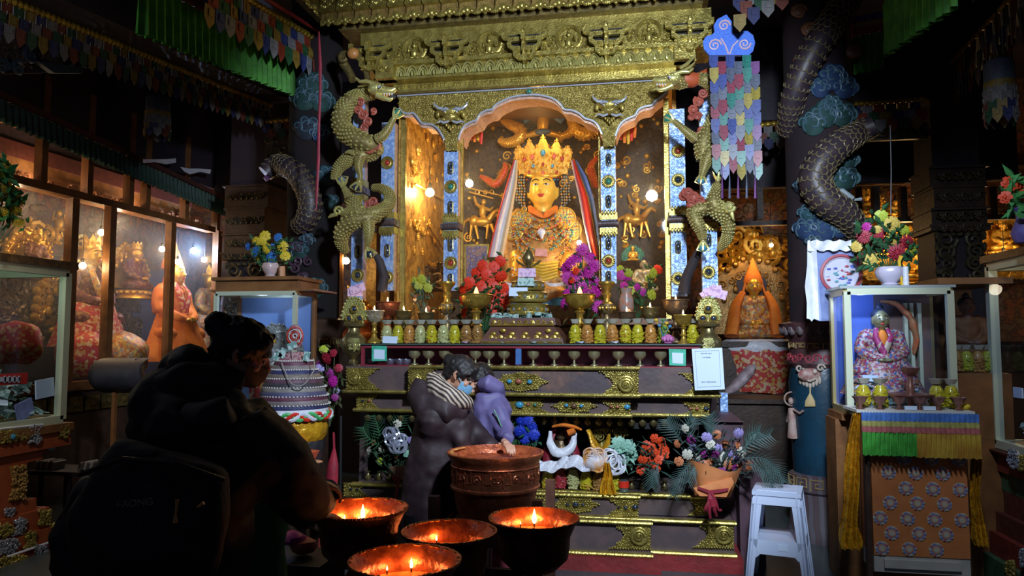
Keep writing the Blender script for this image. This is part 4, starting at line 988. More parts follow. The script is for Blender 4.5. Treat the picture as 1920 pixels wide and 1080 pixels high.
for px, w_ in ((757,9),(867,3.5),(1124,3),(1250,9)):
    b = MB(); q = xat(px,YA+.12); k = w_*.0045/2; b.bbox(q-k, q+k, YA+.105, YA+.14, zat(px,600,6.1), zat(px,185,YA+.12)); O('door_frame', b, GOLDG, room, smooth=False)
for a_, b_ in ((757,867),(1124,1250)):
    g = MB(); g.bbox(xat(a_,YA+.12), xat(b_,YA+.12), YA+.12, YA+.124, zt0, zt1-.1); O('pane', g, GLASS, room, smooth=False)
hz2 = hz.copy(); hz2.name = 'shrine_haze'; hz2.node_tree.nodes['Volume Scatter'].inputs['Density'].default_value = .07  # thinner volume added for the glow around the shrine bulbs
b = MB(); b.bbox(sx0+.03, sx1-.03, YA+.15, 7.38, zt0+.02, zt1-.02); O('incense_haze', b, hz2, room, smooth=False, kind='stuff')
# relief on the left side panel and on the back panel
random.seed(11); b = MB()
for i in range(46):
    y = random.uniform(YA+.3, 7.3); z = random.uniform(zt0+.5, zt1-.15)
    if i % 3: figure(b, (sx0+.02,y,z), random.uniform(.06,.1), (0,1,0))
    else: b.spiral((sx0+.02,y,z), .05, .014, 1.5, i, 1, (0,1,0))
b.tube([(sx0+.03,YA+.4,zt0+1.2),(sx0+.03,7.3,zt0+1.25)], .012, 5); b.tube([(sx0+.03,6.5,zt0+.9),(sx0+.03,7.2,zt0+.7)], .01, 5)
O('side_relief', b, GOLDW, room)
b = MB()
for i in range(170):
    p = at(random.uniform(872,1245), random.uniform(200,470), 7.39); q = random.random()
    if q < .6: b.ell(p, (random.uniform(.012,.03),)*3, None, 8, 5)
    else: b.spiral(p, random.uniform(.03,.055), .012, 1.5, i, 1 if q < .8 else -1)
O('back_relief', b, GOLDW, room)
def scaled(name, pts, par, mb_, ms, k0=13, dens=.27, hide=None):
    P_ = catmull(pts, 7); cen = [at(x,y,Y) for x,y,Y,r in P_]; rad = [r*sc(x,y,Y) for x,y,Y,r in P_]
    b = MB(); b.tube(cen, [r*.94 for r in rad], 12); o = O(name, b, mb_, par); b = MB(); acc = 0; row = 0
    for i in range(1, len(cen)-1):
        acc += (cen[i]-cen[i-1]).length
        if acc < rad[i]*dens: continue
        acc = 0; row += 1; t = (cen[i+1]-cen[i-1]).normalized(); v = (Vector((0,0,CZ))-cen[i]).normalized(); s = t.cross(v)
        if s.length < .1: continue
        s.normalize(); v = s.cross(t)
        for k in range(k0):
            a = 2*pi*(k+.5*(row%2))/k0
            n_ = v*cos(a)+s*sin(a)
            if n_.dot(v) < -.35: continue
            b.ell(cen[i]+n_*rad[i]*.93, rad[i]*.165, None, 5, 3)
    O('scales', b, ms, o); return o
cre = T('creature_relief', 'gold winged figure with two coiled serpents in relief above the crown', 'carving', at(1018,262,7.2))
b = MB(); Yg = 7.2
EP(b,1018,232,Yg,12,22,10); EP(b,1018,200,Yg,8,9,8)
for s in (-1,1):
    TP(b,[(1018+s*8,218,Yg,6),(1018+s*26,210,Yg,6),(1018+s*36,198,Yg,4),(1018+s*30,190,Yg,2)],8); TP(b,[(1018+s*8,248,Yg,7),(1018+s*22,252,Yg,6),(1018+s*38,256,Yg,5),(1018+s*50,250,Yg,2)],8)
    EP(b,1018+s*7,190,Yg,3,8,3)
O('winged_figure', b, GOLDW, cre)
b = MB(); EP(b,1018,247,Yg-.05,16,6,6); EP(b,1012,186,Yg,3,6,3); EP(b,1024,186,Yg,3,6,3)
for s in (-1,1): TP(b,[(1018+s*14,215,Yg+.05,4),(1018+s*34,228,Yg+.05,7),(1018+s*44,214,Yg+.05,3),(1018+s*50,196,Yg+.05,1)],6)
O('blue_wings', b, colmat((.12,.2,.4),'wing_blue'), cre)
scaled('serpent', [(935,262,7.2,5),(950,268,7.2,9),(972,262,7.2,11),(978,246,7.2,11),(962,236,7.2,10),(946,226,7.2,8),(938,205,7.2,7),(948,192,7.2,6)], cre, GOLDW, GOLDW)
scaled('serpent', [(1050,256,7.2,6),(1068,250,7.2,8),(1078,232,7.2,10),(1070,222,7.2,9),(1082,245,7.2,12),(1098,252,7.2,13),(1112,240,7.2,10),(1118,222,7.2,7)], cre, GOLDW, GOLDW)
def rider(px, py, s, label, Y=7.25):
    b = MB(); U = lambda x, y: (px+s*x, py+y)
    EP(b,*U(0,14),Y,20,9,9); EP(b,*U(-14,12),Y,10,11,9)
    TP(b,[(*U(14,10),Y,7),(*U(24,-4),Y,5),(*U(30,-8),Y,4),(*U(38,-2),Y,3)],8)
    for x, f in ((-18,-4),(-12,6),(12,-3),(18,9)): TP(b,[(*U(x,18),Y,4),(*U(x+f*.5,32),Y,2.6),(*U(x+f,46),Y,2)],6)
    TP(b,[(*U(-22,8),Y,3),(*U(-32,14),Y,3),(*U(-36,30),Y,1)],6)
    EP(b,*U(2,-6),Y,7,13,6); EP(b,*U(4,-23),Y,5,6,5)
    TP(b,[(*U(0,-12),Y,4),(*U(-10,-20),Y,3),(*U(-14,-34),Y,2)],6); TP(b,[(*U(4,-12),Y,4),(*U(16,-8),Y,3),(*U(22,-14),Y,2)],6); TP(b,[(*U(2,2),Y,5),(*U(8,12),Y,4),(*U(6,24),Y,3)],6)
    TM('rider_relief', b, GOLDW, label, 'carving')
rider(903, 402, 1, 'gold relief of a rider on a horse left of the crowned statue')
rider(1192, 398, 1, 'gold relief of a rider on a leaping animal in the right bay')
b = MB(); TP(b,[(878,352,7.3,1.6),(945,368,7.3,1.6)]); TP(b,[(880,360,7.3,1.6),(925,372,7.3,1.6)])
for x in (895,910,922): b.ring(at(x,360,7.3), .02, .006)
TM('relief_banner_pole', b, GOLDW, 'gold poles with three rings in relief left of the statue', 'carving')
cre2 = T('creature_relief', 'small gold and red dragon relief left of the crowned statue', 'carving', at(920,350,7.2))
scaled('serpent', [(900,330,7.2,3),(912,336,7.2,6),(928,345,7.2,8),(940,335,7.2,8),(948,315,7.2,6),(945,305,7.2,3)], cre2, RED, GOLDW)
cre3 = T('creature_relief', 'gold dragon tail relief beside the right silver column', 'carving', at(1118,350,7.2))
scaled('serpent', [(1120,295,7.2,4),(1108,312,7.2,7),(1112,335,7.2,8),(1118,352,7.2,5)], cre3, RED, GOLDW)
# framed picture in the shrine, small statues, silk tassels
b = MB(); b.bbox(xat(871,6.5), xat(917,6.5), 6.5, 6.53, zat(890,522,6.5), zat(890,458,6.5)); fr = T('framed_picture', 'small framed picture behind the red flowers in the shrine', 'picture', at(894,522,6.5)); O('frame', b, GOLDG, fr, smooth=False)
b = MB(); b.bbox(xat(875,6.49), xat(913,6.49), 6.49, 6.5, zat(890,519,6.5), zat(890,462,6.5)); O('print', b, M('print_blue', (.12,.12,.22), [(.3,.2,.15),(.08,.08,.2),(.3,.3,.4)], 30, .3), fr, smooth=False)
def sstat(label, px, yb, yt, Y, robe, hat, **k):
    p = at(px, yb, Y); q = at(px, yt, Y); return seated('seated_statue', label, 'statue', (p.x, Y, p.z), q.z-p.z, 0, robe, k.pop('skin', BRONZE), hat, **k)
sstat('dark bronze crowned statue in the left bay beside the silver column', 812, 548, 492, 6.5, BRONZE, 'crown', aur=1.3, aurm=BRONZE)
sstat('pale gold statue with a topknot between yellow blooms in the right bay', 1208, 548, 483, 6.5, M('pale_gold', (.5,.4,.22), None, 1, .45, .4), 'ush', skin=M('pale_gold', (0,0,0)), aur=None)
sstat('small golden head with green leaf halo in the right bay', 1187, 490, 462, 6.9, GOLDW, 'crown', skin=GOLDW, aur=1.4, aurm=colmat((.06,.25,.14),'halo_green'))
b = MB(); b.m = 0
for i, (x, y0, y1, m_) in enumerate(((884,242,262,0),(890,240,266,2),(896,238,262,1),(902,240,270,0))):
    b.m = m_; TP(b, [(x,y0,6.25,3),(x,(y0+y1)/2,6.25,3.6),(x,y1,6.25,2.2)], 6, .5)
TM('silk_tassels', b, [RED, YELC, ORNG], 'short red and orange silk tassels at the left foot of the middle arch', 'tassel')
b = MB()
for i, (x, y0, y1, m_) in enumerate(((1164,228,262,0),(1171,236,268,2),(1178,232,270,1),(1184,238,264,0),(1190,226,258,2))):
    b.m = m_; TP(b, [(x,y0,6.25,3),(x,(y0+y1)/2,6.25,3.6),(x,y1,6.25,2.2)], 6, .5)
TM('silk_tassels', b, [RED, YELC, ORNG], 'short red and orange silk tassels under the right arch', 'tassel')
b = MB(); p = at(800,440,YA+.3)
# bulbs of the shrine
bulb(at(806,361,6.35), 'round bulb blazing in the left bay of the shrine', .042, 8, (1,.66,.25), cord=.3)
bulb(at(880,344,6.55), 'bulb shining just right of the left inner silver column', .038, 8, (1,.62,.22), cord=.3)
bulb(at(1222,367,6.3), 'large bulb blazing in the right bay of the shrine', .05, 11, (1,.70,.35), cord=.3)
bulb(at(1086,455,6.4), 'small bulb above the magenta flowers', .022, 4, cord=.2)
lamp('POINT', 'shrine_top_light', at(1010,200,6.25), 7, (1,.64,.24), .06)
# ================================================================ the crowned statue
YS = 6.75; KS = sc(1018,400,YS)
ROBE = M('statue_robe', (.50,.27,.07), (.35,.17,.05), 26, .5, .3, .4, 60)
st = T('crowned_statue', 'large seated golden statue with a tall jewelled crown in the centre of the shrine', 'statue', at(1018,560,YS+.2))
def Pt(x, y, d=0): return at(x, y, YS+d)
b = MB()
TP(b,[(1018,405,YS+.1,34),(1018,430,YS+.08,50),(1018,470,YS+.05,54),(1018,510,YS,58),(1018,545,YS,70)],20)
for s in (-1,1):
    TP(b,[(1018+s*30,408,YS+.06,24),(1018+s*50,424,YS+.05,26),(1018+s*60,455,YS,24),(1018+s*62,490,YS-.06,23),(1018+s*48,520,YS-.16,22),(1018+s*22,530,YS-.24,16)],14)
    EP(b,1018+s*68,545,YS-.12,46,24,40,n=14,m=8)
EP(b,1018,550,YS-.2,80,22,40,n=16,m=8)
b = fuse(b, .016, 3); b.disp(.02, 8, 2); O('robed_body', b, ROBE, st)
hp = T; hd = bpy.data.objects.new('x', None)
bpy.data.objects.remove(hd)
# face in its own coordinates: a child empty is avoided, the head is built around the statue base
class _R: pass
hc = Pt(1018, 355, 0)-Vector(st.location)
face(st, hc, 37*KS, GFACE)
b = MB(); EP(b,1018,352,YS+.03,32,36,30,n=16,m=10); O('hair', b, colmat((.02,.02,.05),'dark_hair_paint'), st)
# crown
b = MB(); YK = YS-.10
for i, (x, yt, w_, lean) in enumerate(((984,272,13,-12),(999,258,14,-7),(1018,250,17,0),(1037,258,14,7),(1053,272,13,12))):
    dy = abs(x-1018)*.0012
    pts = [(x-w_*.8,326),(x-w_+lean*.3,300),(x-w_*.9+lean*.7,284),(x+lean,yt),(x+w_*.9+lean*.7,284),(x+w_+lean*.3,300),(x+w_*.8,326)]
    PP(b, pts, YK+dy+.02, .012)
    for k in range(14):
        t = k/13*(len(pts)-1); j = min(int(t), len(pts)-2); f = t-j; q = (pts[j][0]*(1-f)+pts[j+1][0]*f, pts[j][1]*(1-f)+pts[j+1][1]*f); EP(b,q[0],q[1],YK+dy+.01,1.9,2.2,1.9,n=6,m=4)
    for k in range(7): 
        q = (x+lean*.4+cos(k*.9)*w_*.62, 301+sin(k*.9)*13); b.spiral(at(q[0],q[1],YK+dy), .014, .005, 1.3, k, 1, n=4, seg=6)
TP(b,[(983,325,YK+.1,4),(996,329,YK+.02,5),(1018,331,YK-.01,5),(1040,329,YK+.02,5),(1053,325,YK+.1,4)],8)
for i in range(15): TP(b,[(981+i*5.2,286+abs(i-7)*2.0,YK+.05,1.5),(974+i*6.2,268+abs(i-7)*1.5,YK+.06,.7)],5)
O('crown', b, GOLDW, st)
b = MB()
for (x,y,g,r) in ((1018,286,2,5),(998,294,1,4),(1039,293,1,4),(983,298,0,4),(1054,297,0,4),(1018,308,0,3),(1000,311,2,3),(1036,311,2,3),(1018,325,1,4),(992,323,0,3),(1044,323,0,3)):
    b.m = g; EP(b,x,y,YK-.01,r,r*1.3,r*.6)
random.seed(4)
for i in range(26): b.m = random.choice((0,1,2,2)); x = 988+i*2.4; EP(b,x,333+random.choice((0,4)),YK-.0+abs(x-1018)*.0015,1.6,1.6,1.6,n=6,m=4)
O('crown_gems', b, [GEMR, M('coral', (.55,.12,.08), None, 1, .4), GEMB], st)
b = MB()
for s in (-1,1):
    for j, x in enumerate((35,40,44,49)):
        for k in range(12-j): b.m = (k+j) % 3; EP(b,1018+s*(x+math.sin(k)*.8),332+k*5.4,YS-.03,2,2.4,2,n=6,m=4)
    b.m = 0; b.ring(Pt(1018+s*35,392,-.03), 4*KS, 1.4*KS)
O('bead_tassels', b, [GOLDW, M('seed_beads', (.35,.25,.18), None, 1, .5), colmat((.2,.3,.25),'green_beads')], st)
# neck scarf
b = MB()
for s in (-1,1): TP(b,[(1018+s*24,388,YS-.05,5),(1018+s*20,396,YS-.10,9),(1018+s*8,402,YS-.15,8),(1018,408,YS-.15,3)],8,.7)
O('orange_neck_scarf', b, ORNG, st)
# jewelled discs and necklaces
b = MB()
def disc(x, y, r, d):
    b.m = 0; c = Pt(x,y,d); b.tube([c+Vector((0,.015,0)), c], r*KS, 20); b.ring(c, r*KS, 1.8*KS, 20, 5)
    for q, nn, m_ in ((.78,14,0),(.55,10,1),(.32,6,2)):
        for i in range(nn): a = 2*pi*i/nn; b.m = m_ if i % 2 else 3; b.ell(c+Vector((cos(a)*r*q*KS,-.004,sin(a)*r*q*KS)), 1.9*KS, None, 6, 4)
    b.m = 2; b.ell(c, (3*KS,2*KS,3*KS), None, 8, 5)
for a in ((976,412,18,-.19),(963,432,18,-.17),(1060,408,18,-.20),(1071,431,18,-.18)): disc(*a)
for R1, R2, y0 in ((24,12,402),(34,24,405),(42,38,412),(50,52,418),(56,66,424)):
    for i in range(int(R1*.8)):
        a = pi*i/(int(R1*.8)-1); b.m = random.choice((0,0,1,2,3)); EP(b,1018-cos(a)*R1,y0+sin(a)*R2,YS-.20-.03*sin(a),2.2,2.2,2,n=6,m=4)
for i in range(150):
    x, y = random.uniform(960,1078), random.uniform(410,488)
    b.m = random.choice((0,0,0,1,2,3)); EP(b,x,y,YS-.17-.05*cos((x-1018)/60*1.4),2.4,2.4,3,n=6,m=4)
O('jewelled_collar', b, [GOLDW, M('coral', (0,0,0)), M('turquoise_beads', (.10,.28,.24), None, 1, .4), M('grey_beads', (.30,.32,.24), None, 1, .4)], st)
b = MB(); EP(b,1015,435,YS-.30,8,7,4); TP(b,[(1015,438,YS-.3,6),(1016,448,YS-.3,2)],8); O('white_conch_pendant', b, WHT, st)
b = MB(); PP(b,[(1004,466),(1026,467),(1026,481),(1003,480)],YS-.31,.002); O('pink_note', b, colmat((.75,.35,.32),'pink_paper'), st, smooth=False)
b = MB()
for i in range(6): TP(b,[(990,492+i*5,YS-.28,3),(1018,496+i*5+i,YS-.32,3.5),(1046,492+i*5,YS-.28,3)],8)
b.disp(.01,12); O('yellow_robe_folds', b, YELC, st)
for s in (-1,1):
    b = MB(); TP(b,[(1018+s*50,478,YS-.12,14),(1018+s*46,500,YS-.2,17),(1018+s*44,525,YS-.25,18)],12); 
    for i in range(30): b.m = i % 3; EP(b,1018+s*(45+random.uniform(-14,14)),random.uniform(478,526),YS-.36,2,2,2,n=6,m=4)
    O('flowered_sleeve', b, [GOLDW, WHT, M('coral', (0,0,0))], st)
b = MB(); g = []
for r in range(7):
    g.append([at(945+i*6, 528+r*7+3*sin(i*.5+r), YS-.34-.02*sin(i*.9)) for i in range(24)])
b.m = 0; b.sheet(g[:3]); b.m = 1; b.sheet(g[2:]); TM('silk_cloth', b, [WHT, colmat((.02,.25,.5),'sky_blue_silk')], 'white and sky blue silk spread over the knees of the crowned statue', 'cloth')
# scarves hung from the crown
def scarf(name, rows, mats, label, Y):
    b = MB()
    for j in range(len(mats)):
        b.m = j
        b.sheet([[at(r[j], y, Y+.01*(k%2)), at((r[j]+r[j+1])/2, y, Y-.02-.01*(j%2)), at(r[j+1], y, Y+.01*(k%2))] for k, (y, r) in enumerate(rows)])
    return TM(name, b, mats, label, 'scarf')
scarf('long_scarf', [(300,(1070,1073,1077,1078,1081)),(330,(1076,1079,1087,1089,1099)),(370,(1085,1089,1101,1104,1113)),(420,(1094,1098,1111,1114,1121)),(470,(1106,1110,1121,1123,1126)),(492,(1114,1117,1124,1125,1127))], [WHT, RED, YELC, colmat((.08,.16,.5),'silk_blue')], 'long blue, yellow and red scarf hanging right of the crown', 6.4)
scarf('long_scarf', [(300,(963,965,968,971)),(340,(951,954,963,970)),(390,(937,940,953,962)),(440,(924,927,942,952)),(482,(915,918,934,944))], [RED, WHT, M('cream_silk', (.65,.5,.3), None, 1, .6)], 'long white scarf with red edge hanging left of the crown', 6.4)

# ================================================================ gold dragons on the outer columns
DGB = M('dragon_dark_body', (.26,.21,.07), (.2,.15,.05), 12, .5, .4); DGS = M('dragon_gold_scales', (.70,.66,.26), (.58,.5,.16), 14, .32, .6); DGR = M('dragon_red_mane', (.42,.10,.06), (.32,.07,.05), 14, .5, 0, .3, 40)
def claw(par, x, y, Y, dx, dy, r=3.4, gem=None, gr=8):
    b = MB(); EP(b,x,y,Y,r*1.4,r*1.4,r*1.3)
    L_ = hypot(dx,dy); ux, uy = dx/L_, dy/L_
    for s in (-1,0,1):
        vx, vy = ux-uy*s*.8, uy+ux*s*.8; TP(b,[(x,y,Y,r),(x+vx*9,y+vy*9,Y-.01,r*.8),(x+vx*14+ux*3,y+vy*14+uy*3,Y-.02,r*.55),(x+ux*17+vx*3,y+uy*17+vy*3,Y-.02,r*.15)],6)
    O('claw', b, DGS, par)
    if gem is not None: b = MB(); EP(b,x+ux*13,y+uy*13,Y+.01,gr,gr,gr); O('held_gem', b, gem, par)
def mane(par, pts):
    b = MB()
    for i, (x, y, Y, r) in enumerate(pts):
        b.spiral(at(x,y,Y), r*sc(x,y,Y), r*.3*sc(x,y,Y), 1.5, i*2.1, 1 if i % 2 else -1, n=6); EP(b,x,y,Y+.02,r,r,r*.4)
    O('curled_mane', b, DGR, par, kind='stuff')
def dhead(par, x, y, Y, s):
    b = MB(); U = lambda a, c: (x+s*a, y+c)
    EP(b,*U(0,0),Y,17,12,14); TP(b,[(*U(8,2),Y,11),(*U(20,4),Y,8),(*U(31,4),Y,7),(*U(37,0),Y,4)],10); TP(b,[(*U(2,12),Y,7),(*U(14,18),Y,5),(*U(26,21),Y,4),(*U(32,18),Y,2)],8)
    TP(b,[(*U(-2,-9),Y-.03,4),(*U(-18,-14),Y-.04,4.5),(*U(-30,-13),Y-.05,3.4),(*U(-38,-20),Y-.05,2)],8); TP(b,[(*U(0,-6),Y+.04,4),(*U(-16,-8),Y+.05,4),(*U(-34,-4),Y+.05,2)],8)
    for q in range(14): EP(b,*U(-10+q*1.9,-8+(q%3)*5),Y-.045,2,2,1.6,n=6,m=4)
    O('head', b, DGS, par)
    b = MB(); b.m = 0; EP(b,*U(7,-3),Y-.07,3.4,3,3); b.m = 1; EP(b,*U(8,-3),Y-.085,1.5,1.6,1.5); b.m = 0
    for q in range(4): TP(b,[(*U(15+q*5,9),Y-.04,1.6),(*U(15+q*5,13),Y-.04,.4)],5)
    b.m = 2; TP(b,[(*U(6,12),Y,4),(*U(18,13),Y,3.5),(*U(28,11),Y,2)],8)
    O('teeth_and_eyes', b, [WHT, BLK, M('tongue_ochre', (.7,.35,.1), None, 1, .5)], par)
gd = T('gold_dragon', 'gold scaled dragon coiled around the left outer column, head facing right', 'dragon', at(690,480,5.35))
Y = 5.38
scaled('body', [(700,178,Y+.02,11),(680,178,Y+.05,14),(655,192,Y,17),(640,218,Y-.04,18),(645,245,Y-.06,19),(672,262,Y-.08,19),(698,272,Y-.05,17),(706,282,Y+.1,14)], gd, DGB, DGS)
scaled('body', [(702,288,Y+.1,13),(684,290,Y-.02,15),(655,298,Y-.05,14),(634,316,Y-.06,11),(628,338,Y-.05,8)], gd, DGB, DGS)
scaled('body', [(652,362,Y-.02,9),(662,382,Y-.08,13),(678,400,Y-.08,15),(705,398,Y-.05,14),(728,385,Y+.02,12),(730,365,Y+.05,11),(716,354,Y+.1,9),(700,352,Y+.15,7)], gd, DGB, DGS)
scaled('body', [(712,404,Y-.02,12),(690,408,Y-.08,15),(662,414,Y-.1,17),(643,432,Y-.08,16),(640,455,Y-.05,12),(650,474,Y,7)], gd, DGB, DGS)
scaled('foreleg', [(705,262,Y-.1,10),(718,255,Y-.1,9),(730,238,Y-.1,7),(738,222,Y-.1,5)], gd, DGB, DGS); claw(gd,738,222,Y-.1,6,-8,3.2,GEMG,8)
scaled('leg', [(676,292,Y-.1,10),(672,312,Y-.1,8),(676,330,Y-.1,5),(674,340,Y-.1,4)], gd, DGB, DGS); claw(gd,674,340,Y-.1,-3,6,3,GEMD,8)
scaled('leg', [(655,372,Y-.1,8),(648,358,Y-.1,6),(644,350,Y-.1,5)], gd, DGB, DGS); claw(gd,643,350,Y-.1,-1,-8,3.6,M('grey_gem',(.12,.16,.2),None,1,.3),8)
scaled('leg', [(690,412,Y-.12,12),(692,432,Y-.13,10),(690,450,Y-.13,7),(688,464,Y-.12,5)], gd, DGB, DGS); claw(gd,688,465,Y-.12,5,10,3.6,GEMD,9)
scaled('leg', [(664,390,Y-.12,10),(648,398,Y-.13,7),(636,398,Y-.13,5)], gd, DGB, DGS)
b = MB(); b.spiral(at(634,396,Y-.15), .04, .012, 1.4, 0, 1); TP(b,[(632,402,Y-.15,4),(622,404,Y-.15,4),(616,408,Y-.15,2)],6); TP(b,[(664,288,Y-.12,5),(654,284,Y-.13,4),(648,286,Y-.13,2)],6); O('paw_scroll', b, DGS, gd)
dhead(gd, 705, 166, Y-.08, 1)
mane(gd, [(672,205,Y-.02,9),(682,215,Y-.02,10),(690,228,Y-.02,9),(682,240,Y-.02,8),(676,192,Y-.02,8),(700,208,Y+.02,7),(692,278,Y-.08,10),(706,272,Y-.08,10),(700,378,Y-.1,9),(690,385,Y-.1,9),(710,390,Y-.05,8)])
b = MB(); TP(b,[(662,150,Y+.1,8),(655,135,Y+.12,8),(645,120,Y+.12,9),(640,105,Y+.1,9),(648,98,Y+.1,5)],8); b.spiral(at(645,108,Y+.05), .05, .018); TP(b,[(690,150,Y+.12,6),(684,125,Y+.14,6),(672,100,Y+.14,4)],8); O('tail', b, GOLDD, gd)
b = MB(); EP(b,662,100,Y,12,11,9,n=14,m=8); O('orange_pearl', b, M('pearl_orange', (.45,.19,.05), None, 1, .4), gd)
b = MB(); EP(b,732,182,Y-.05,12,5,6); EP(b,736,176,Y-.05,7,4,5); O('dark_knot', b, M('dark_cloth_knot', (.03,.025,.03), None, 1, .7), gd); b = MB(); TP(b,[(700,470,Y+.05,6),(712,490,Y+.05,8),(720,515,Y+.08,9),(716,545,Y+.1,10)],8); b.disp(.015,16); O('dark_knot', b, M('dark_cloth_knot', (.03,.025,.03), None, 1, .7), gd)
gr = T('gold_dragon', 'gold scaled dragon coiled around the right outer column, head facing left', 'dragon', at(1320,480,5.35))
scaled('body', [(1268,158,Y-.03,12),(1285,152,Y,13),(1305,150,Y+.05,12)], gr, DGB, DGS)
b = MB(); TP(b,[(1284,148,Y-.0,16),(1300,150,Y,15),(1312,146,Y+.02,11),(1328,130,Y+.03,3)],10); O('red_collar', b, M('neck_red', (.45,.09,.03), None, 1, .5), gr)
scaled('body', [(1306,148,Y+.02,11),(1322,150,Y,13),(1334,162,Y+.02,12),(1342,190,Y+.08,11),(1340,215,Y+.05,12),(1332,238,Y-.02,14),(1322,258,Y-.05,16),(1318,280,Y-.05,17),(1320,300,Y-.06,14)], gr, DGB, DGS)
scaled('body', [(1345,262,Y-.02,8),(1352,268,Y-.04,12),(1345,280,Y-.05,14),(1330,290,Y-.08,15),(1322,310,Y-.1,10),(1316,330,Y-.1,6)], gr, DGB, DGS); claw(gr,1316,326,Y-.1,-1,8,3.2,GEMB,7)
scaled('body', [(1345,345,Y-.08,9),(1342,362,Y-.1,12),(1338,380,Y-.12,16),(1348,395,Y-.1,18),(1362,410,Y-.08,14),(1366,432,Y-.06,12),(1360,452,Y-.04,10),(1348,468,Y,6)], gr, DGB, DGS); claw(gr,1346,338,Y-.1,1,-9,3.6,GEMG,9)
scaled('body', [(1336,385,Y-.05,15),(1318,392,Y-.08,14),(1300,398,Y-.08,13),(1306,416,Y-.1,13),(1314,432,Y-.1,11),(1318,450,Y-.1,7)], gr, DGB, DGS); claw(gr,1318,452,Y-.1,0,9,3.4,GEMB,8)
scaled('leg', [(1356,390,Y-.12,10),(1366,388,Y-.14,8),(1370,380,Y-.14,7)], gr, DGB, DGS)
b = MB(); b.spiral(at(1367,388,Y-.16), .04, .014, 1.4, 0, -1); TP(b,[(1370,394,Y-.15,5),(1373,404,Y-.15,4),(1375,412,Y-.15,2)],6); O('paw_scroll', b, DGS, gr)
scaled('foreleg', [(1305,262,Y-.08,10),(1288,248,Y-.1,8),(1272,234,Y-.1,6),(1262,226,Y-.1,5)], gr, DGB, DGS); claw(gr,1264,227,Y-.1,-9,-4,3.2,GEMG,9)
dhead(gr, 1262, 148, Y-.06, -1)
b = MB(); TP(b,[(1275,128,Y-.06,3.5),(1288,120,Y-.06,3.5),(1300,108,Y-.06,2.6),(1305,102,Y-.06,1)],6); TP(b,[(1280,132,Y-.02,3.5),(1294,126,Y-.02,3.2),(1303,116,Y-.02,1)],6); O('horns', b, DGS, gr)
mane(gr, [(1318,175,Y,9),(1310,190,Y,10),(1300,205,Y,9),(1308,218,Y,8),(1296,220,Y,7),(1316,245,Y-.06,9),(1305,255,Y-.06,8),(1290,362,Y-.08,11),(1300,370,Y-.1,12),(1282,368,Y-.06,10),(1312,378,Y-.1,10),(1296,384,Y-.1,9)])
b = MB(); TP(b,[(1312,470,Y+.05,7),(1300,490,Y+.05,8),(1288,520,Y+.08,9),(1282,548,Y+.1,10)],8); b.disp(.015,16); O('dark_knot', b, M('dark_cloth_knot', (0,0,0)), gr)
# blue cloud hanger with streams of pointed silk tabs
hb = T('hanging_banner', 'tall banner of coloured silk tabs under a blue cloud shaped top', 'banner', at(1378,340,5.2))
Yh = 5.2; b = MB(); b.m = 0
PP(b, [(1330,103),(1320,92),(1318,78),(1324,68),(1335,65),(1340,60),(1338,48),(1345,36),(1362,27),(1372,40),(1376,62),(1384,64),(1390,58),(1402,58),(1412,66),(1416,80),(1412,96),(1404,103)], Yh, .03)
b.m = 1
for (x,y,r,s) in ((1340,85,12,1),(1396,82,11,-1),(1358,48,11,1)): b.spiral(at(x,y,Yh-.005), r*.0039, .007, 1.7, 0, s)
TP(b,[(1366,102,Yh,1.6),(1360,85,Yh,1.6),(1352,72,Yh,1.6)],5); TP(b,[(1368,102,Yh,1.6),(1374,86,Yh,1.6),(1384,76,Yh,1.6)],5)
O('cloud_top', b, [M('cloud_blue', (.045,.13,.62), (.08,.22,.75), 90, .45), M('cloud_outline', (.65,.45,.5), None, 1, .5)], hb)
HB = [colmat(c_, n_, .4) for c_, n_ in (((.02,.05,.26),'silk_tab_blue'),((.10,.12,.18),'silk_tab_white'),((.24,.015,.05),'silk_tab_red'),((.02,.20,.16),'silk_tab_green'),((.36,.28,.04),'silk_tab_yellow'),((.16,.04,.2),'silk_tab_violet'))]
k = sc(1375,200,Yh)
random.seed(9)
for col in range(6):
    x = 1338+col*15.5
    for r in range(9):
        y = 103+r*24+(12 if col % 2 else 0)
        if y > 310: continue
        c_ = (0,2,0,1,3,5)[col] if r % 5 == 0 else ((r*1+col*2) % 5 if r > 5 else (0,4,0,1,2,3,1,4,0)[(r+col) % 9])
        I('silk_tab', flagmesh(HB[c_], 16.5*k, 32*k), hb, at(x+r*.7, y, Yh-.008*(r%2)-.01*(8-r)*.5), (0,0,random.uniform(-.15,.15)))
b = MB()
for i, x in enumerate((1352,1366,1382,1398,1414)): b.m = i % 2; TP(b,[(x,300,Yh,1.2),(x+2,330,Yh,.9),(x+2,352,Yh,2.2),(x+2,372,Yh,2.6)],5)
O('thin_tassels', b, [HB[5], HB[1]], hb)
b = MB(); TP(b,[(1376,60,Yh,1),(1378,-40,Yh,1)],5); O('hanging_cord', b, BLK, hb)
fringe(at(1385,-16,5.0), at(1490,-68,5.0), 'orange and white flags hanging above the blue cloud banner', 3, .09, .08, .12, FW, strings=False)
b = MB(); TP(b,[(598,60,5.0,1.6),(600,120,5.0,3.5),(601,170,5.0,2.8),(598,230,5.0,2.6),(597,300,5.0,3.2),(594,360,5.0,3),(593,395,5.0,1)],8,.6); b.disp(.004,14)
TM('red_ribbon', b, colmat((.30,.02,.04),'ribbon_red'), 'narrow dark red ribbon hanging before the left dragon pillar', 'ribbon')
b = MB(); TP(b,[(1669,235,5.6,1.1),(1671,320,5.6,1.1),(1670,402,5.6,1.1)],5); TM('electric_cord', b, M('cord_grey', (.12,.12,.13), None, 1, .5), 'thin electric cord hanging above the rose vase', 'cord')
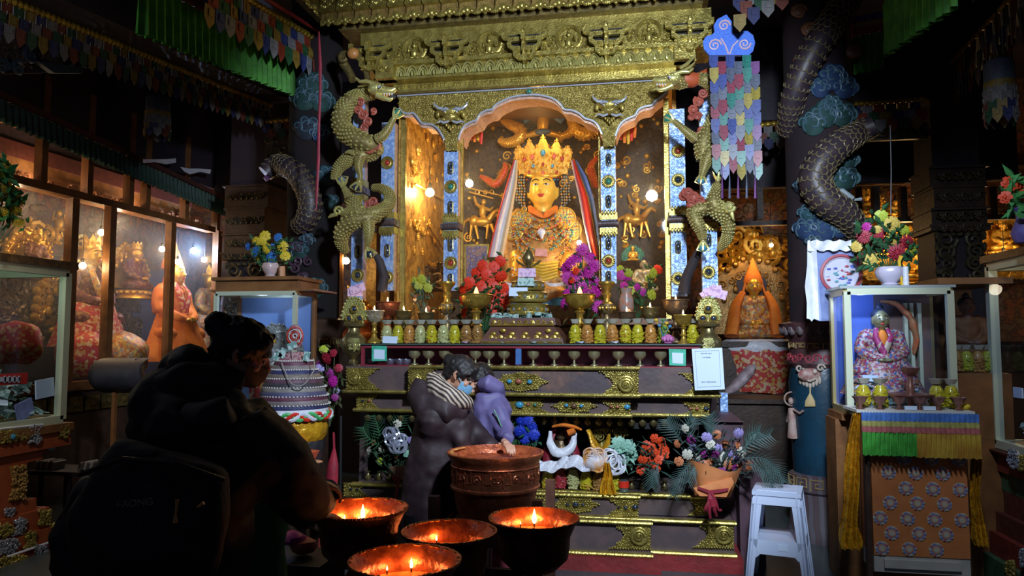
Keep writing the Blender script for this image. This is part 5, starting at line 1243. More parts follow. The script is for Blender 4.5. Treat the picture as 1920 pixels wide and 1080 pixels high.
# ================================================================ stepped altar
YW, YM = 4.94, 4.86
xm = (xat(648,YW,710)+xat(1348,YW,745))/2
def sym(px, Y, py): r = xat(px, Y, py); return 2*xm-r, r
alt = T('stepped_altar', 'wide stepped altar of black boards with gold fretwork on a red plinth', 'altar', (xm, 5.4, 0))
zT = zat(1000, 647, 5.0)
def board(pxr, pyref, z1, z0, Y, Yb, mat=BLKW, top=None, bot=None, lip=.025, name='board', xl=None):
    l, r = sym(pxr, Y, pyref)
    if xl is not None: l = xl
    b = MB(); b.bbox(l, r, Y, Yb, z0, z1); O(name, b, mat, alt, smooth=False)
    for z, on in ((z1, top), (z0, bot)):
        if on: b = MB(); b.bbox(l-.012, r+.012, Y-lip, Y+.02, z-.012, z+.012); b.tube([(l-.012,Y-lip,z),(r+.012,Y-lip,z)], .010, 6); O('gilt_moulding', b, GOLDG, alt, smooth=False)
    return l, r
# levels taken at the centre section (x 1100) and the wing (x 1250)
zA1, zA0 = zat(1100,690,YM), zat(1100,741,YM)
zB1, zB0 = zat(1100,744,YM+.06), zat(1100,778,YM+.06)
zC1, zC0 = zat(1100,928,YM), zat(1100,966,YM)
zD1, zD0 = zat(1140,977,4.75), zat(1140,1037,4.75)
b = MB(); b.bbox(xat(677,5.3,640), xat(1342,5.3,640), 5.30, 6.14, 0, zT); b.bbox(xat(700,5.0,640), xat(1330,5.0,640), 5.42, 5.6, 0, zT); O('core', b, BLKW, alt, smooth=False)
board(1348,745,zA1,zA0,YW,5.5,BLKW,bot=1); board(1197,740,zA1,zA0,YM,YW,BLKP,bot=1,top=1)
board(1330,780,zB1,zB0,YW+.06,5.5,BLKW,bot=1); board(1182,780,zB1,zB0,YM+.06,YW+.06,BLKW,bot=1)
board(1310,790,zB0,zat(1100,802,5.06),5.06,5.5,BLK)
board(1290,912,zat(1100,900,5.12),zat(1100,926,5.12),5.12,5.4,BLKW)
board(1330,930,zC1,zC0,YW,5.4,BLKW,top=1); board(1197,930,zC1,zC0,YM,YW,BLKW,top=1)
board(1376,980,zD1,zD0,4.84,5.4,BLKW,top=1,bot=1,lip=.03); board(1220,980,zD1,zD0,4.75,4.84,BLKW,top=1,bot=1,lip=.03)
l, r = sym(1395,4.76,1050); b = MB(); b.bbox(l, r, 4.78, 5.4, 0, zD0-.01); l2, r2 = sym(1240,4.68,1050); b.bbox(l2, r2, 4.69, 4.9, 0, zD0-.012); O('red_plinth', b, REDP, alt, smooth=False)
b = MB(); l, r = sym(1330,5.3,850); b.bbox(l, r, 5.3, 5.35, zC1, zB0); O('recess_back', b, BLKW, alt, smooth=False)
stud = MB(); stud.lathe([(.001,-.0),(.014,.004),(.024,.02),(.026,.035),(.012,.05),(.010,.062),(.02,.07),(.001,.078)], (0,0,0), 12); STUD = tomesh(stud, 'gilt_stud', [BRASS])
for i in range(30):
    px = 690+i*20.6
    if px > 1250: continue
    I('gilt_stud', STUD, alt, at(px, 800, 5.03)*1.0+Vector((0,0,(zat(1100,799,5.03)-zat(px,800,5.03)))))
    if px < 760 or px > 1160: I('gilt_stud', STUD, alt, Vector((xat(px,5.09,915),5.09,zat(1100,917,5.09))))
def fret(poly, Y, circ=None, gems=(), step=4.6, par=None, mat=None, dy=0):
    par = par or alt; b = MB(); PP(b, poly, Y-.012, .014)
    beads(b, poly, Y-.014, step, 1.8)
    n = len(poly)
    for i in range(n):
        (xa_,ya_),(xb_,yb_) = poly[i], poly[(i+1)%n]; L_ = hypot(xb_-xa_, yb_-ya_); k = max(1,int(L_/5))
        for j in range(k): EP(b, xa_+(xb_-xa_)*j/k, ya_+(yb_-ya_)*j/k, Y-.016, 1.6,1.6,1.6,n=6,m=4)
    if circ:
        x, y, r = circ; k = sc(x,y,Y); c = at(x,y,Y-.03)
        b.tube([c+Vector((0,.02,0)),c], r*k, 20); b.ring(c, r*k, 1.8*k, 20, 5); b.spiral(c+Vector((0,-.006,0)), r*.72*k, 2.2*k, 1.9); b.ell(c, (2.5*k,)*3, None, 8, 5)
    o = O('fretwork_plate', b, mat or GOLDG, par)
    for (x, y, r, g) in gems:
        q = MB(); EP(q, x, y, Y-.03, r, r*.8, r*.6); O('gem', q, g, o)
def tail(x0, x1, y0, y1, s, sl=0):      # fish-tail outline; s=+1 notch on the left
    w_ = x1-x0; h_ = y1-y0; p = [(0,0),(.15,.06),(.22,.2),(.38,.3),(.48,.5),(.38,.7),(.22,.8),(.15,.94),(0,1)]
    if s > 0: return [(x1,y0+sl),(x0,y0)]+[(x0+w_*a*.75+1, y0+h_*c) for a, c in p[1:-1]]+[(x0,y1),(x1,y1+sl)]
    return [(x0,y0),(x1,y0+sl)]+[(x1-w_*a*.75-1, y0+h_*c) for a, c in p[1:-1]]+[(x1,y1+sl),(x0,y1)]
def loz(cx, cy, w_, h_): return [(cx+cos(a)*w_*(1 if k % 2 == 0 else .86)*(1 if abs(cos(a)) < .95 else 1.12), cy+sin(a)*h_*(1 if k % 2 == 0 else .88)) for k, a in enumerate([2*pi*i/16 for i in range(16)])]
TQ, CR = GEMB, M('coral_gem', (.35,.10,.06), None, 1, .3)
fret(tail(650,712,690,729,-1,1), YW, (664,709,11)); fret(tail(766,818,692,733,-1,1), YM, (778,712,11))
fret(loz(976,716,46,18), YM, None, [(972,715,6,CR),(993,716,5,TQ),(955,715,5,TQ)]); fret(tail(1124,1196,697,741,1,1), YM, (1174,720,14)); fret(tail(1274,1347,700,745,1,1), YW, (1330,722,12))
fret(tail(669,712,739,766,-1,1), YW+.06, None, [(680,751,3,GEMD),(692,751,3,CR)]); fret([(932,745),(1018,747),(1012,752),(1018,758),(1012,766),(1030,775),(930,772),(938,760)], YM+.06, None, [(974,759,8,TQ),(990,758,3.5,CR),(1003,759,3.5,GEMG)])
fret(loz(1077,761,38,13), YM+.06, None, [(1076,761,6,M('brown_gem',(.12,.06,.03),None,1,.3)),(1062,760,4,TQ),(1090,761,4,TQ)]); fret(tail(1121,1181,750,779,1,1), YM+.06, None, [(1176,763,6,TQ),(1158,763,3.5,CR),(1146,762,3,CR)])
fret(tail(1274,1329,752,781,1,1), YW+.06, None, [(1324,766,5,GEMD),(1307,766,3.5,CR),(1295,766,3,CR)])
fret(tail(645,692,906,930,-1,1), YW, None, [(658,917,3,GEMD),(670,917,3,GEMD)]); fret(loz(1079,946,40,16), YM, None, [(1079,946,6,GEMD),(1064,946,3.5,GEMD),(1093,946,3.5,GEMD)])
fret(tail(1135,1196,933,967,1,0), YM, None, [(1191,951,6,GEMD),(1173,952,4,GEMD),(1160,951,3,GEMD)]); fret(tail(1290,1330,935,966,1,0), YW, None)
fret([(1000,932),(1022,932),(1022,955),(1000,960)], YM)
fret(tail(1143,1219,980,1028,1,2), 4.75, (1198,1005,15)); fret(tail(1300,1375,978,1026,1,2), 4.84, (1357,1003,15)); fret(tail(742,812,955,1000,-1,2), 4.75, (760,978,13)); fret(tail(604,668,948,990,-1,2), 4.84, (618,970,12))
# maroon side block
b = MB(); b.bbox(xat(1332,5.2,800), xat(1392,5.2,800), 5.16, 5.7, 0, zat(1360,790,5.16)); b.prism([Vector((xat(1330,5.15,800),5.12,zat(1360,790,5.16))), Vector((xat(1394,5.15,800),5.12,zat(1360,790,5.16))), Vector((xat(1382,5.15,780),5.3,zat(1360,780,5.2))), Vector((xat(1335,5.15,780),5.3,zat(1360,780,5.2)))], (0,.3,0)); TM('side_block', b, M('maroon_block', (.10,.05,.07), (.07,.035,.05), 8, .6), 'dull maroon block at the right end of the altar', 'block', smooth=False)
b = MB(); b.bbox(xat(1385,5.0,900), xat(1432,5.0,900), 4.98, 5.5, 0, zat(1400,885,4.98)); TM('side_block', b, M('maroon_block', (0,0,0)), 'low maroon block behind the white stool', 'block', smooth=False)
b = MB(); b.bbox(xat(1348,5.6,760), xat(1362,5.6,760), 5.5, 5.6, zat(1350,785,5.6), zat(1350,735,5.6)); TM('mosaic_leg', b, SILV, 'narrow silver patterned upright at the right end of the altar', 'post', smooth=False)
# glass fronted case of goblets
gc = T('glass_offering_case', 'long low red framed glass case of small goblets on top of the altar', 'case', (xm, 5.15, zat(1000,690,5.0)))
xa, xb = xat(677,5.0,665), xat(1341,5.0,672); zc1, zc0 = zT, zat(1000,689,5.0)
b = MB(); b.bbox(xa, xb, 4.98, 5.42, zc1-.022, zc1); b.m = 1; b.bbox(xa-.01, xb+.01, 4.96, 5.42, zc1, zc1+.008); O('top', b, [REDF, M('green_black_top', (.05,.08,.07), None, 1, .4)], gc, smooth=False)
b = MB(); b.bbox(xa, xb, 4.98, 5.42, zc0-.012, zc0+.012); b.bbox(xa, xb, 5.24, 5.26, zc0, zc1); O('bottom_and_back', b, REDF, gc, smooth=False)
for px, w_ in ((680,6),(972,6),(1338,6)): b = MB(); x = xat(px,4.98,665); b.bbox(x-.012, x+.012, 4.98, 5.0, zc0, zc1); O('upright', b, REDF, gc, smooth=False)
b = MB(); x = xat(972,4.97,665); b.bbox(x-.02, x+.02, 4.972, 4.98, zc0+.02, zc1-.025); O('blue_panel', b, colmat((.04,.14,.4),'panel_blue'), gc, smooth=False)
g = MB(); g.bbox(xa, xb, 4.985, 4.988, zc0, zc1); O('pane', g, GLASSC, gc, smooth=False)
def goblet_mb(r, h_):
    b = MB(); b.lathe([(r*.62,0),(r*.6,h_*.05),(r*.2,h_*.14),(r*.16,h_*.38),(r*.5,h_*.46),(r*.92,h_*.68),(r,h_),(r*.93,h_),(r*.8,h_*.7),(r*.3,h_*.52)], (0,0,0), 20); return b
kc = sc(1000,670,5.1)
first = None; gl = [(782,'g'),(808,'g'),(838,'g'),(895,'g'),(920,'g'),(948,'g'),(1002,'g'),(1041,'g'),(1078,'g'),(1115,'g'),(1160,'g'),(1200,'g'),(1238,'g')]
for i, (px, _) in enumerate(gl):
    loc = Vector((xat(px,5.12,670), 5.06, zc0+.013)); side = 'left' if px < 972 else 'right'; nn = i if px < 972 else i-6
    lb = 'small brass goblet in the low glass case, %s from the left in its %s half' % (ORD[nn], side)
    if first is None:
        first = T('goblet', lb, 'goblet', loc, 'goblets in the low glass case'); O('cup', goblet_mb(12*kc, 26*kc), M('goblet_brass', (.50,.42,.20), None, 1, .35, .6), first, local=True)
    else: dup(first, loc, label=lb)
b = MB(); 
fb = None
for i, px in enumerate((700,732,750,762)):
    loc = Vector((xat(px,5.08,670), 5.08, zc0+.013)); lb = 'shallow steel water cup in the glass case, %s from the left' % ORD[i]
    if fb is None: fb = T('water_cup', lb, 'cup', loc, 'steel cups in the glass case'); b = MB(); b.lathe([(6*kc,0),(9*kc,4*kc),(10*kc,10*kc),(9.4*kc,10*kc),(8*kc,4*kc),(0.01,2*kc)], (0,0,0), 18); O('cup', b, M('steel', (.4,.42,.48), None, 1, .3, .8), fb, local=True)
    else: dup(fb, loc, label=lb)
# ---------------------------------------------------------------- placards and papers
def card(name, label, cat, quad, Y, mat, t=.004, inner=None, im=None, lean=0):
    tt = T(name, label, cat, at((quad[0][0]+quad[2][0])/2, quad[2][1], Y)); b = MB(); PP(b, quad, Y, t); O('sheet', b, mat, tt, smooth=False)
    if inner: b = MB(); PP(b, inner, Y-.002, .002); O('printed_field', b, im, tt, smooth=False)
    return tt
card('payment_placard', 'green edged placard at the left end of the glass case', 'sign', [(697,648),(725,649),(725,677),(697,677)], 4.975, colmat((.06,.50,.33),'placard_green'), inner=[(701,655),(721,656),(721,674),(701,673)], im=PAPER)
card('payment_placard', 'green edged placard at the right end of the glass case', 'sign', [(1254,654),(1286,655),(1286,686),(1255,685)], 4.975, colmat((.06,.50,.33),'placard_green'), inner=[(1260,661),(1281,662),(1281,682),(1261,681)], im=PAPER)
nt = card('notice_sheet', 'large white printed notice hanging at the right end of the altar', 'notice', [(1297,654),(1354,652),(1359,730),(1303,732)], 4.84, PAPER)
b = MB()
for x0_, y0_, x1_, y1_ in ((1303,659,1348,657),(1348,657,1352,724),(1352,724,1308,726),(1308,726,1303,659)): TP(b, [(x0_,y0_,4.838,.25),(x1_,y1_,4.838,.25)], 4)
R_ = random.Random(2)
for y, x0_, x1_ in ((662.5,1315,1336),(670,1318,1332),(716,1316,1342)):
    x = x0_
    while x < x1_: b.box(at(x,y,4.838), (.005,.002,R_.uniform(.003,.007))); x += R_.choice((1.7,1.9,3))
O('fine_print_and_border', b, M('print_grey', (.2,.27,.42), None, 1, .7), nt)
card('number_card', 'white card propped before the leftmost jars', 'card', [(718,630),(746,631),(744,644),(717,643)], 5.0, PAPER)
for i, (x, y, m_, Y, lb) in enumerate(((872,642,NOTEP,5.04,'folded note lying before the jars left of the mandala base'),(942,641,NOTE,5.04,'green banknote at the left foot of the mandala base'),(1000,641,NOTE,5.03,'green banknote at the front foot of the mandala base'),(1022,640,NOTE,5.04,'green banknote at the right foot of the mandala base'),(1088,643,PAPER,5.03,'pale slip before the first jar on the right'),(1152,644,PAPER,5.03,'white slip before the fourth jar on the right'))):
    b = MB(); p = at(x, y, Y); b.sheet([[p+Vector((u*.035,v*.02,.012+.01*sin(u*3+v*2))) for u in (-1,-.4,.4,1)] for v in (-1,0,1)]); o = TM('banknote', b, m_, lb, 'paper'); o.location.z = zT+.01
for i, (x, y, r_, lb) in enumerate(((666,548,0,'pink banknote tucked on top of the left gold trefoil vase'),(670,541,.3,'second paler banknote behind the pink one at left'),(1330,548,.6,'pink banknote fanned at the right trefoil vase, leftmost'),(1337,546,.2,'pink banknote fanned at the right trefoil vase, middle'),(1346,550,-.3,'pink banknote fanned at the right trefoil vase, rightmost'))):
    b = MB(); b.box((0,0,0), (.12,.003,.06), Matrix.Rotation(-r_, 3, 'Y')); b.v = [tuple(Vector(q)+at(x,y,5.15-.012*i)) for q in b.v]; TM('banknote', b, NOTEP, lb, 'paper', smooth=False)
# ---------------------------------------------------------------- jars
JP = [(.30,0),(.40,.02),(.47,.15),(.5,.32),(.47,.50),(.38,.64),(.27,.72),(.25,.78),(.30,.82)]
def jar_template(c1, c2, label, lid='crown', tall=1):
    h_ = 47*sc(1000,620,5.12)*tall; R_ = random.Random(int(c1[0]*1000)+7); r_ = h_*.46/1.0
    t = T('glass_jar', label, 'jar', (0,0,0), 'glass jars of preserved fruit')
    b = MB(); b.lathe([(a*h_*.49,z*h_) for a, z in JP], (0,0,0), 20); O('glass', b, JGLASS, t, local=True)
    b = MB(); b.lathe([(a*h_*.43,z*h_+.004) for a, z in JP[:7]], (0,0,0), 16)
    for i in range(70):
        a = R_.uniform(0,2*pi); z = R_.uniform(.04,.66); rr = .39*(1 if z < .45 else 1-(z-.45)*1.9)*.49
        b.m = i % 2; b.ell((cos(a)*rr*h_, sin(a)*rr*h_, z*h_), (h_*.06,h_*.06,h_*.05), Matrix.Rotation(a,3,'Z'), 6, 4)
    O('preserved_fruit', b, [M('fruit_%d'%int(sum(c1)*9999), c1, None, 1, .35), M('fruitb_%d'%int(sum(c2)*9999), c2, None, 1, .35)], t, local=True)
    b = MB()
    if lid == 'crown': b.lathe([(.13*h_,.80*h_),(.16*h_,.86*h_),(.22*h_,.97*h_),(.15*h_,.95*h_),(.03*h_,.93*h_)], (0,0,0), 16, fl=lambda i,n,z: .12*sin(i*pi/2))
    else: b.lathe([(.15*h_,.80*h_),(.15*h_,.92*h_),(.03*h_,.94*h_)], (0,0,0), 16)
    O('lid', b, M('cloudy_lid', (.42,.42,.36), None, 1, .25, .2) if lid == 'crown' else GOLDG, t, local=True)
    return t
JT = {}
def jar(kind, loc, label, tall=1):
    C_ = {'y':((.50,.42,.02),(.38,.34,.02)),'o':((.50,.22,.05),(.40,.16,.04)),'p':((.46,.45,.22),(.38,.38,.16)),'a':((.56,.36,.02),(.42,.24,.02)),'g':((.35,.36,.03),(.25,.28,.04)),'r':((.36,.03,.05),(.28,.02,.04)),'b':((.34,.17,.05),(.26,.12,.04))}[kind]
    if kind not in JT: JT[kind] = jar_template(*C_, label); JT[kind].location = loc; JT[kind].scale = (1,1,tall); return JT[kind]
    return dup(JT[kind], loc, random.uniform(0,6), label, (1,1,tall))
CN = {'y':'yellow green','o':'orange','p':'pale green','a':'amber yellow','g':'dull green','r':'red','b':'brown orange'}
for i, (px, k_) in enumerate(zip((725,746,767,788,809,831,852,874,895), 'pyopapybb')):
    jar(k_, (xat(px,5.12,630), 5.12, zT+.008), 'jar of %s fruit left of the mandala, %s in its row' % (CN[k_], ORD[i]))
for i, (px, k_) in enumerate(zip((1078,1101,1125,1148,1173,1196,1220,1244,1299), 'yoyoayogy')):
    jar(k_, (xat(px,5.12,630), 5.12, zT+.008), 'jar of %s fruit right of the mandala, %s in its row' % (CN[k_], ORD[i]))
b = MB()
for i, (x, y) in enumerate(((1236,610),(1250,606),(1243,600),(1256,612),(1230,600),(1247,615))): b.m = i % 3; EP(b,x,y,5.0,3.6,3,3); TP(b,[(x,y,5.0,.8),(1243,632,5.02,.8)],4)
TM('bead_flower', b, [colmat((.06,.25,.5),'bead_blue'), YELC, M('leafgreen', (.05,.2,.06), None, 1, .5)], 'blue and yellow bead flowers before the jars at right', 'ornament')
b = MB(); LP(b,1252,5.02,[(4,646),(8,643),(5,639),(9,634),(8,630),(3,627)],14); 
for i in range(8): a = i*pi/4; p = at(1252,636,5.02); b.ell(p+Vector((cos(a)*.03,sin(a)*.03,0)), (.014,.014,.02), None, 6, 4)
TM('lotus_candle', b, colmat((.55,.16,.42),'lotus_pink'), 'small pink lotus candle at the right of the jar row', 'candle')
# ---------------------------------------------------------------- butter lamps on the altar
def flame(par, p, h_=.035, mat=FLAME, e=1.2, col=(1,.55,.2), light=True):
    b = MB(); b.lathe([(h_*.02,0),(h_*.16,h_*.18),(h_*.19,h_*.35),(h_*.1,h_*.7),(h_*.01,h_)], p, 10); O('flame', b, mat, par)
    if light: lamp('POINT', 'flame_light', Vector(p)+Vector((0,-.03,h_*1.4)), e, col, .015)
def blamp(px, yr, yb, r, Y, label, bowl=BRASS, foot=None, bowlh=.38, fl=True, e=.35, name='butter_lamp', collar=False):
    H_ = yb-yr; t = T(name, label, 'lamp', at(px, yb, Y)); b = MB()
    LP(b, px, Y, [(r,yr),(r*1.02,yr+1.5),(r*.93,yr+3),(r*.86,yr+H_*bowlh*.5),(r*.6,yr+H_*bowlh*.9),(r*.25,yr+H_*bowlh),(r*.2,yr+H_*bowlh+2)], 24); o = O('bowl', b, bowl, t)
    b = MB()
    for i in range(16):
        a = 2*pi*i/16; k = sc(px,yr,Y); c = at(px,yr+H_*bowlh*.42,Y); b.spiral(c+Vector((cos(a)*r*.84*k, sin(a)*r*.84*k, 0)), r*.12*k, r*.035*k, 1.2, i, 1, (-sin(a),cos(a),0), n=4, seg=6)
    O('chasing', b, bowl, o)
    b = MB(); y1 = yr+H_*bowlh; L_ = yb-y1; LP(b, px, Y, [(r*.2,y1),(r*.34,y1+L_*.08),(r*.2,y1+L_*.16),(r*.24,y1+L_*.4),(r*.38,y1+L_*.48),(r*.2,y1+L_*.56),(r*.3,y1+L_*.72),(r*.62,y1+L_*.9),(r*.68,yb),(r*.5,yb)], 20); O('stem', b, foot or bowl, t)
    b = MB(); k = sc(px,yr,Y); b.lathe([(r*.9*k,0),(r*.88*k,.002)], at(px,yr+1.5,Y)+Vector((0,0,-.004)), 20); O('butter', b, M('butter', (.6,.45,.15), None, 1, .4), t)
    if fl: flame(t, at(px, yr, Y), 9*k, e=e)
    return t
GWB = M('gilt_white_chased', (.5,.47,.42), (.45,.30,.10), 60, .35, .5, .5, 60)
yT = lambda px, Y: None
blamp(702,582,643,19,5.08,'gilt and white footed butter lamp beside the left trefoil vase',GWB,GOLD)
blamp(757,582,640,17,5.3,'small brass butter lamp with a tiny flame behind the left jars',BRASS)
blamp(799,585,640,17,5.3,'second small butter lamp behind the left jars, right of the tiny flame',BRASS)
blamp(727,566,640,24,5.5,'wide dim copper lamp bowl behind the left jars',COPPER)
blamp(1175,584,642,17,5.3,'small dark butter lamp behind the right jars',BRONZE)
blamp(1219,576,642,18,5.25,'copper rimmed butter lamp behind the seventh jar on the right',BRASS)
blamp(1267,562,642,25,5.3,'wide dark chased lamp bowl beside the right trefoil vase',BRONZE)
blamp(1281,590,647,18,5.06,'tall gold butter lamp before the wide dark bowl at right',GOLD)
def biglamp(px, label):
    t = blamp(px,552,645,31,5.25,label,GOLD,GOLD,.3,False); b = MB(); p = at(px,553,5.25); b.lathe([(.022,0),(.018,.02),(.010,.045),(.002,.06)], p, 12); O('cone_flame', b, FLAMEO, t)
biglamp(893,'large gold offering bowl with an orange cone left of the mandala'); biglamp(1087,'large gold offering bowl with an orange cone right of the mandala')
for px, lb in ((838,'ornate gold and black candle pillar under the left silver column'),(1138,'ornate gold and black candle pillar under the right silver column')):
    t = T('candle_pillar', lb, 'candle stand', at(px,645,5.5)); b = MB(); LP(b,px,5.5,[(15,528),(16,532),(9,540),(6,548),(9,553),(6,560),(7,566),(13,570)],20); O('gilt_top', b, GOLD, t)
    b = MB(); LP(b,px,5.5,[(13,570),(15,578),(12,586),(6,590),(8,610),(14,640),(14,645)],20); O('dark_foot', b, M('black_gilt', (.03,.03,.04), (.3,.22,.08), 50, .35, .4, .4, 60), t)
    b = MB()
    for i in range(12): a = 2*pi*i/12; q = at(px,578,5.5); b.ell(q+Vector((cos(a)*.058, sin(a)*.058,0)), (.012,.012,.02), None, 6, 4)
    O('petals', b, GOLD, t)
# mandala
mt_ = T('mandala_offering', 'tiered gilt mandala offering on a brown carved base in the middle of the altar', 'offering', at(985,643,5.2))
xl_, xr_ = xat(902,5.06,640), xat(1058,5.06,640); xl2, xr2 = xat(920,5.1,600), xat(1040,5.1,600); zb_ = zT+.008; zt_ = zat(980,596,5.1)
def frust(b, xa, xb, ya, yb, za, xc, xd, yc, yd, zb): b.add([(xa,ya,za),(xb,ya,za),(xb,yb,za),(xa,yb,za),(xc,yc,zb),(xd,yc,zb),(xd,yd,zb),(xc,yd,zb)], [(3,2,1,0),(4,5,6,7),(0,1,5,4),(1,2,6,5),(2,3,7,6),(3,0,4,7)])
b = MB(); hz = zt_-zb_; frust(b, xl_,xr_,5.03,5.5,zb_, xl_+.01,xr_-.01,5.04,5.5,zb_+hz*.2); frust(b, xl_+.01,xr_-.01,5.04,5.5,zb_+hz*.2, xl2+.01,xr2-.01,5.10,5.44,zb_+hz*.72); frust(b, xl2-.01,xr2+.01,5.08,5.46,zb_+hz*.72, xl2,xr2,5.09,5.45,zt_); O('carved_base', b, M('brown_lacquer', (.13,.06,.045), (.10,.04,.03), 12, .4), mt_, smooth=False)
b = MB()
for x in (925,943,960,985,1010,1028,1043): b.m = 0; EP(b,x,626 if x not in (943,1028) else 620,5.05,6,4.5,2); b.spiral(at(x-5,633,5.045), .016,.005); b.spiral(at(x+6,633,5.045), .016,.005,1.5,0,-1)
for i in range(10): x = 925+i*12; b.spiral(at(x,605,5.08), .018,.005,1.5,i,1)
b.tube([(xl_+.01,5.03,zb_+.01),(xr_-.01,5.03,zb_+.01)], .007, 5); b.tube([(xl2,5.08,zb_+hz*.72),(xr2,5.08,zb_+hz*.72)], .006, 5); O('gilt_carving', b, GOLD, mt_)
for (r1,r2,ya,yb) in ((39,37,592,570),(36,35,567,548),(31,30,545,528)):
    b = MB(); LP(b,990,5.27,[(r1,ya),(r1+1,ya-3),(r2,ya-5),(r2,yb+5),(r2+2,yb+2),(r2,yb)],32); o = O('tier', b, GOLDG, mt_)
    b = MB(); k = sc(990,560,5.27)
    for i in range(20):
        a = 2*pi*i/20; c = at(990,(ya+yb)/2,5.27)+Vector((cos(a)*r2*k, sin(a)*r2*k,0)); b.m = i % 2; b.ell(c, (.012,.012,.014), None, 6, 5)
    O('bosses', b, [GOLD, M('grey_enamel', (.16,.18,.2), None, 1, .4)], o)
b = MB(); LP(b,991,5.27,[(10,528),(12,520),(6,515),(5,508),(9,503),(4,500),(10,492),(12,484),(8,474),(3,468),(1,463)],16); TP(b,[(985,500,5.27,2),(972,492,5.27,2.5),(968,488,5.27,1)],6); TP(b,[(997,500,5.27,2),(1010,492,5.27,2.5),(1014,488,5.27,1)],6); O('bronze_jewel_finial', b, BRASS, mt_)
for i, (x, y, w_, m_, lb) in enumerate(((988,511,16,NOTEP,'pink banknote leaning on the top tier of the mandala'),(986,528,15,NOTE,'blue green banknote leaning on the second tier of the mandala'),(972,547,17,PAPER,'white slip on the lower tier of the mandala'))):
    b = MB(); PP(b,[(x-w_,y-8),(x+w_,y-8),(x+w_+1,y+8),(x-w_-1,y+8)],5.27-.155+.015*i-.0,.003); TM('banknote', b, m_, lb, 'paper', smooth=False)
R_ = random.Random(8); b = MB()
for i in range(60):
    x = R_.uniform(925,1035); Y = R_.uniform(5.1,5.25); p = at(x,594,Y); p.z = zt_+R_.uniform(.005,.03); b.box(p, (.05,.002,.03), Matrix.Rotation(R_.uniform(0,6),3,'Z') @ Matrix.Rotation(R_.uniform(0,1.2),3,'X'))
TM('banknote_heap', b, NOTE, 'crumpled banknotes heaped around the foot of the mandala tiers', 'paper', smooth=False, kind='stuff')
# trefoil vases
def trefoil(px, label, Y=5.03):
    t = T('trefoil_vase', label, 'vase', at(px,684,Y)); b = MB(); LP(b,px,Y,[(9,684),(10,680),(6,674),(10,668),(20,660),(24,648),(23,636),(16,628),(11,622),(11,614),(20,612),(21,608),(17,605),(8,602)],24); O('body', b, BRASS, t)
    b = MB(); out = [(px+cos(a)*24*(1+.06*cos(3*a+pi/2)*1.0)*(1 if sin(a) < 0 else .92), 584-sin(a)*27*(1.0)) for a in [2*pi*i/22 for i in range(22)]]
    PP(b, out, Y+.01, .015); beads(b, out, Y+.008, 5.0, 2.0)
    for (x,y) in out: EP(b,x,y,Y,2.2,2.2,2)
    o = O('openwork_trefoil', b, M('bright_green_gold', (0,0,0)), t)
    for (x,y) in ((px,579),(px-10,597),(px+10,597)):
        b = MB(); b.ring(at(x,y,Y-.02), 6.5*.0037, 1.6*.0037, 14, 5); b.m = 1; EP(b,x,y,Y-.02,5,5,3); O('set_stone', b, [GOLD, GEMD], o)
    b = MB(); 
    for i in range(9): b.spiral(at(px-8+8*(i%3),640+7*(i//3),Y-.09), .012,.004,1.3,i,1)
    b.prism([at(px-9,634,Y-.085),at(px+9,634,Y-.085),at(px+6,652,Y-.085),at(px,660,Y-.08),at(px-6,652,Y-.085)], (0,.01,0)); O('front_plaque', b, M('bright_green_gold', (0,0,0)), t)
trefoil(664,'gold openwork trefoil vase at the left end of the altar'); trefoil(1328,'gold openwork trefoil vase at the right end of the altar, above the notice')
# ---------------------------------------------------------------- artificial flowers
def flowermesh(key, m, kind='peony'):
    b = MB(); R_ = random.Random(len(key)*7)
    rings = {'peony':[(1,.05,9,.55),(.8,.3,8,.5),(.58,.5,7,.42),(.34,.62,5,.34)],'mum':[(1,.0,16,.2),(.85,.25,14,.18),(.65,.45,12,.16),(.4,.6,8,.14)],'rose':[(1,.1,6,.75),(.75,.35,5,.6),(.48,.5,4,.45),(.22,.55,3,.3)]}[kind]
    for R2, h_, n, w_ in rings:
        for i in range(n):
            a = 2*pi*(i+R_.random()*.3)/n+h_; u = Vector((cos(a),0,sin(a))); v = Vector((-sin(a),0,cos(a))); f = Vector((0,-1,0))
            c0 = u*R2*.15; c1 = u*R2*.6+f*(h_*.6+.12); c2 = u*R2+f*(h_*.75-.08*R2)
            b.add([c0-v*w_*.15, c0+v*w_*.15, c1-v*w_*.55, c1+f*-.06, c1+v*w_*.55, c2-v*w_*.38, c2+f*.08, c2+v*w_*.38], [(0,1,4,3),(0,3,2),(2,3,6,5),(3,4,7,6)])
    b.ell((0,-.35,0), (.28,.25,.28), None, 6, 4)
    return tomesh(b, 'flower', m)
_fl = {}
def fmesh(m, kind):
    k = (m.name, kind)
    if k not in _fl: _fl[k] = flowermesh(m.name, m, kind)
    return _fl[k]
LEAF = M('leaf_green', (.03,.12,.045), (.02,.07,.03), 10, .45)
def leaves(b, pts, n, L_, w_, R_, down=0):
    for i in range(n):
        p = Vector(R_.choice(pts))+Vector([R_.uniform(-.04,.04) for _ in range(3)]); d = Vector((R_.uniform(-1,1), R_.uniform(-1,.4), R_.uniform(-1,1)-down)).normalized(); s = d.cross(Vector((0,1,.1))).normalized()
        l = L_*R_.uniform(.6,1.2); u = s.cross(d)
        b.add([p, p+d*l*.5+s*w_+u*.01, p+d*l, p+d*l*.5-s*w_+u*.01, p+d*l*.5-u*.01], [(0,1,4),(0,4,3),(1,2,4),(4,2,3)])
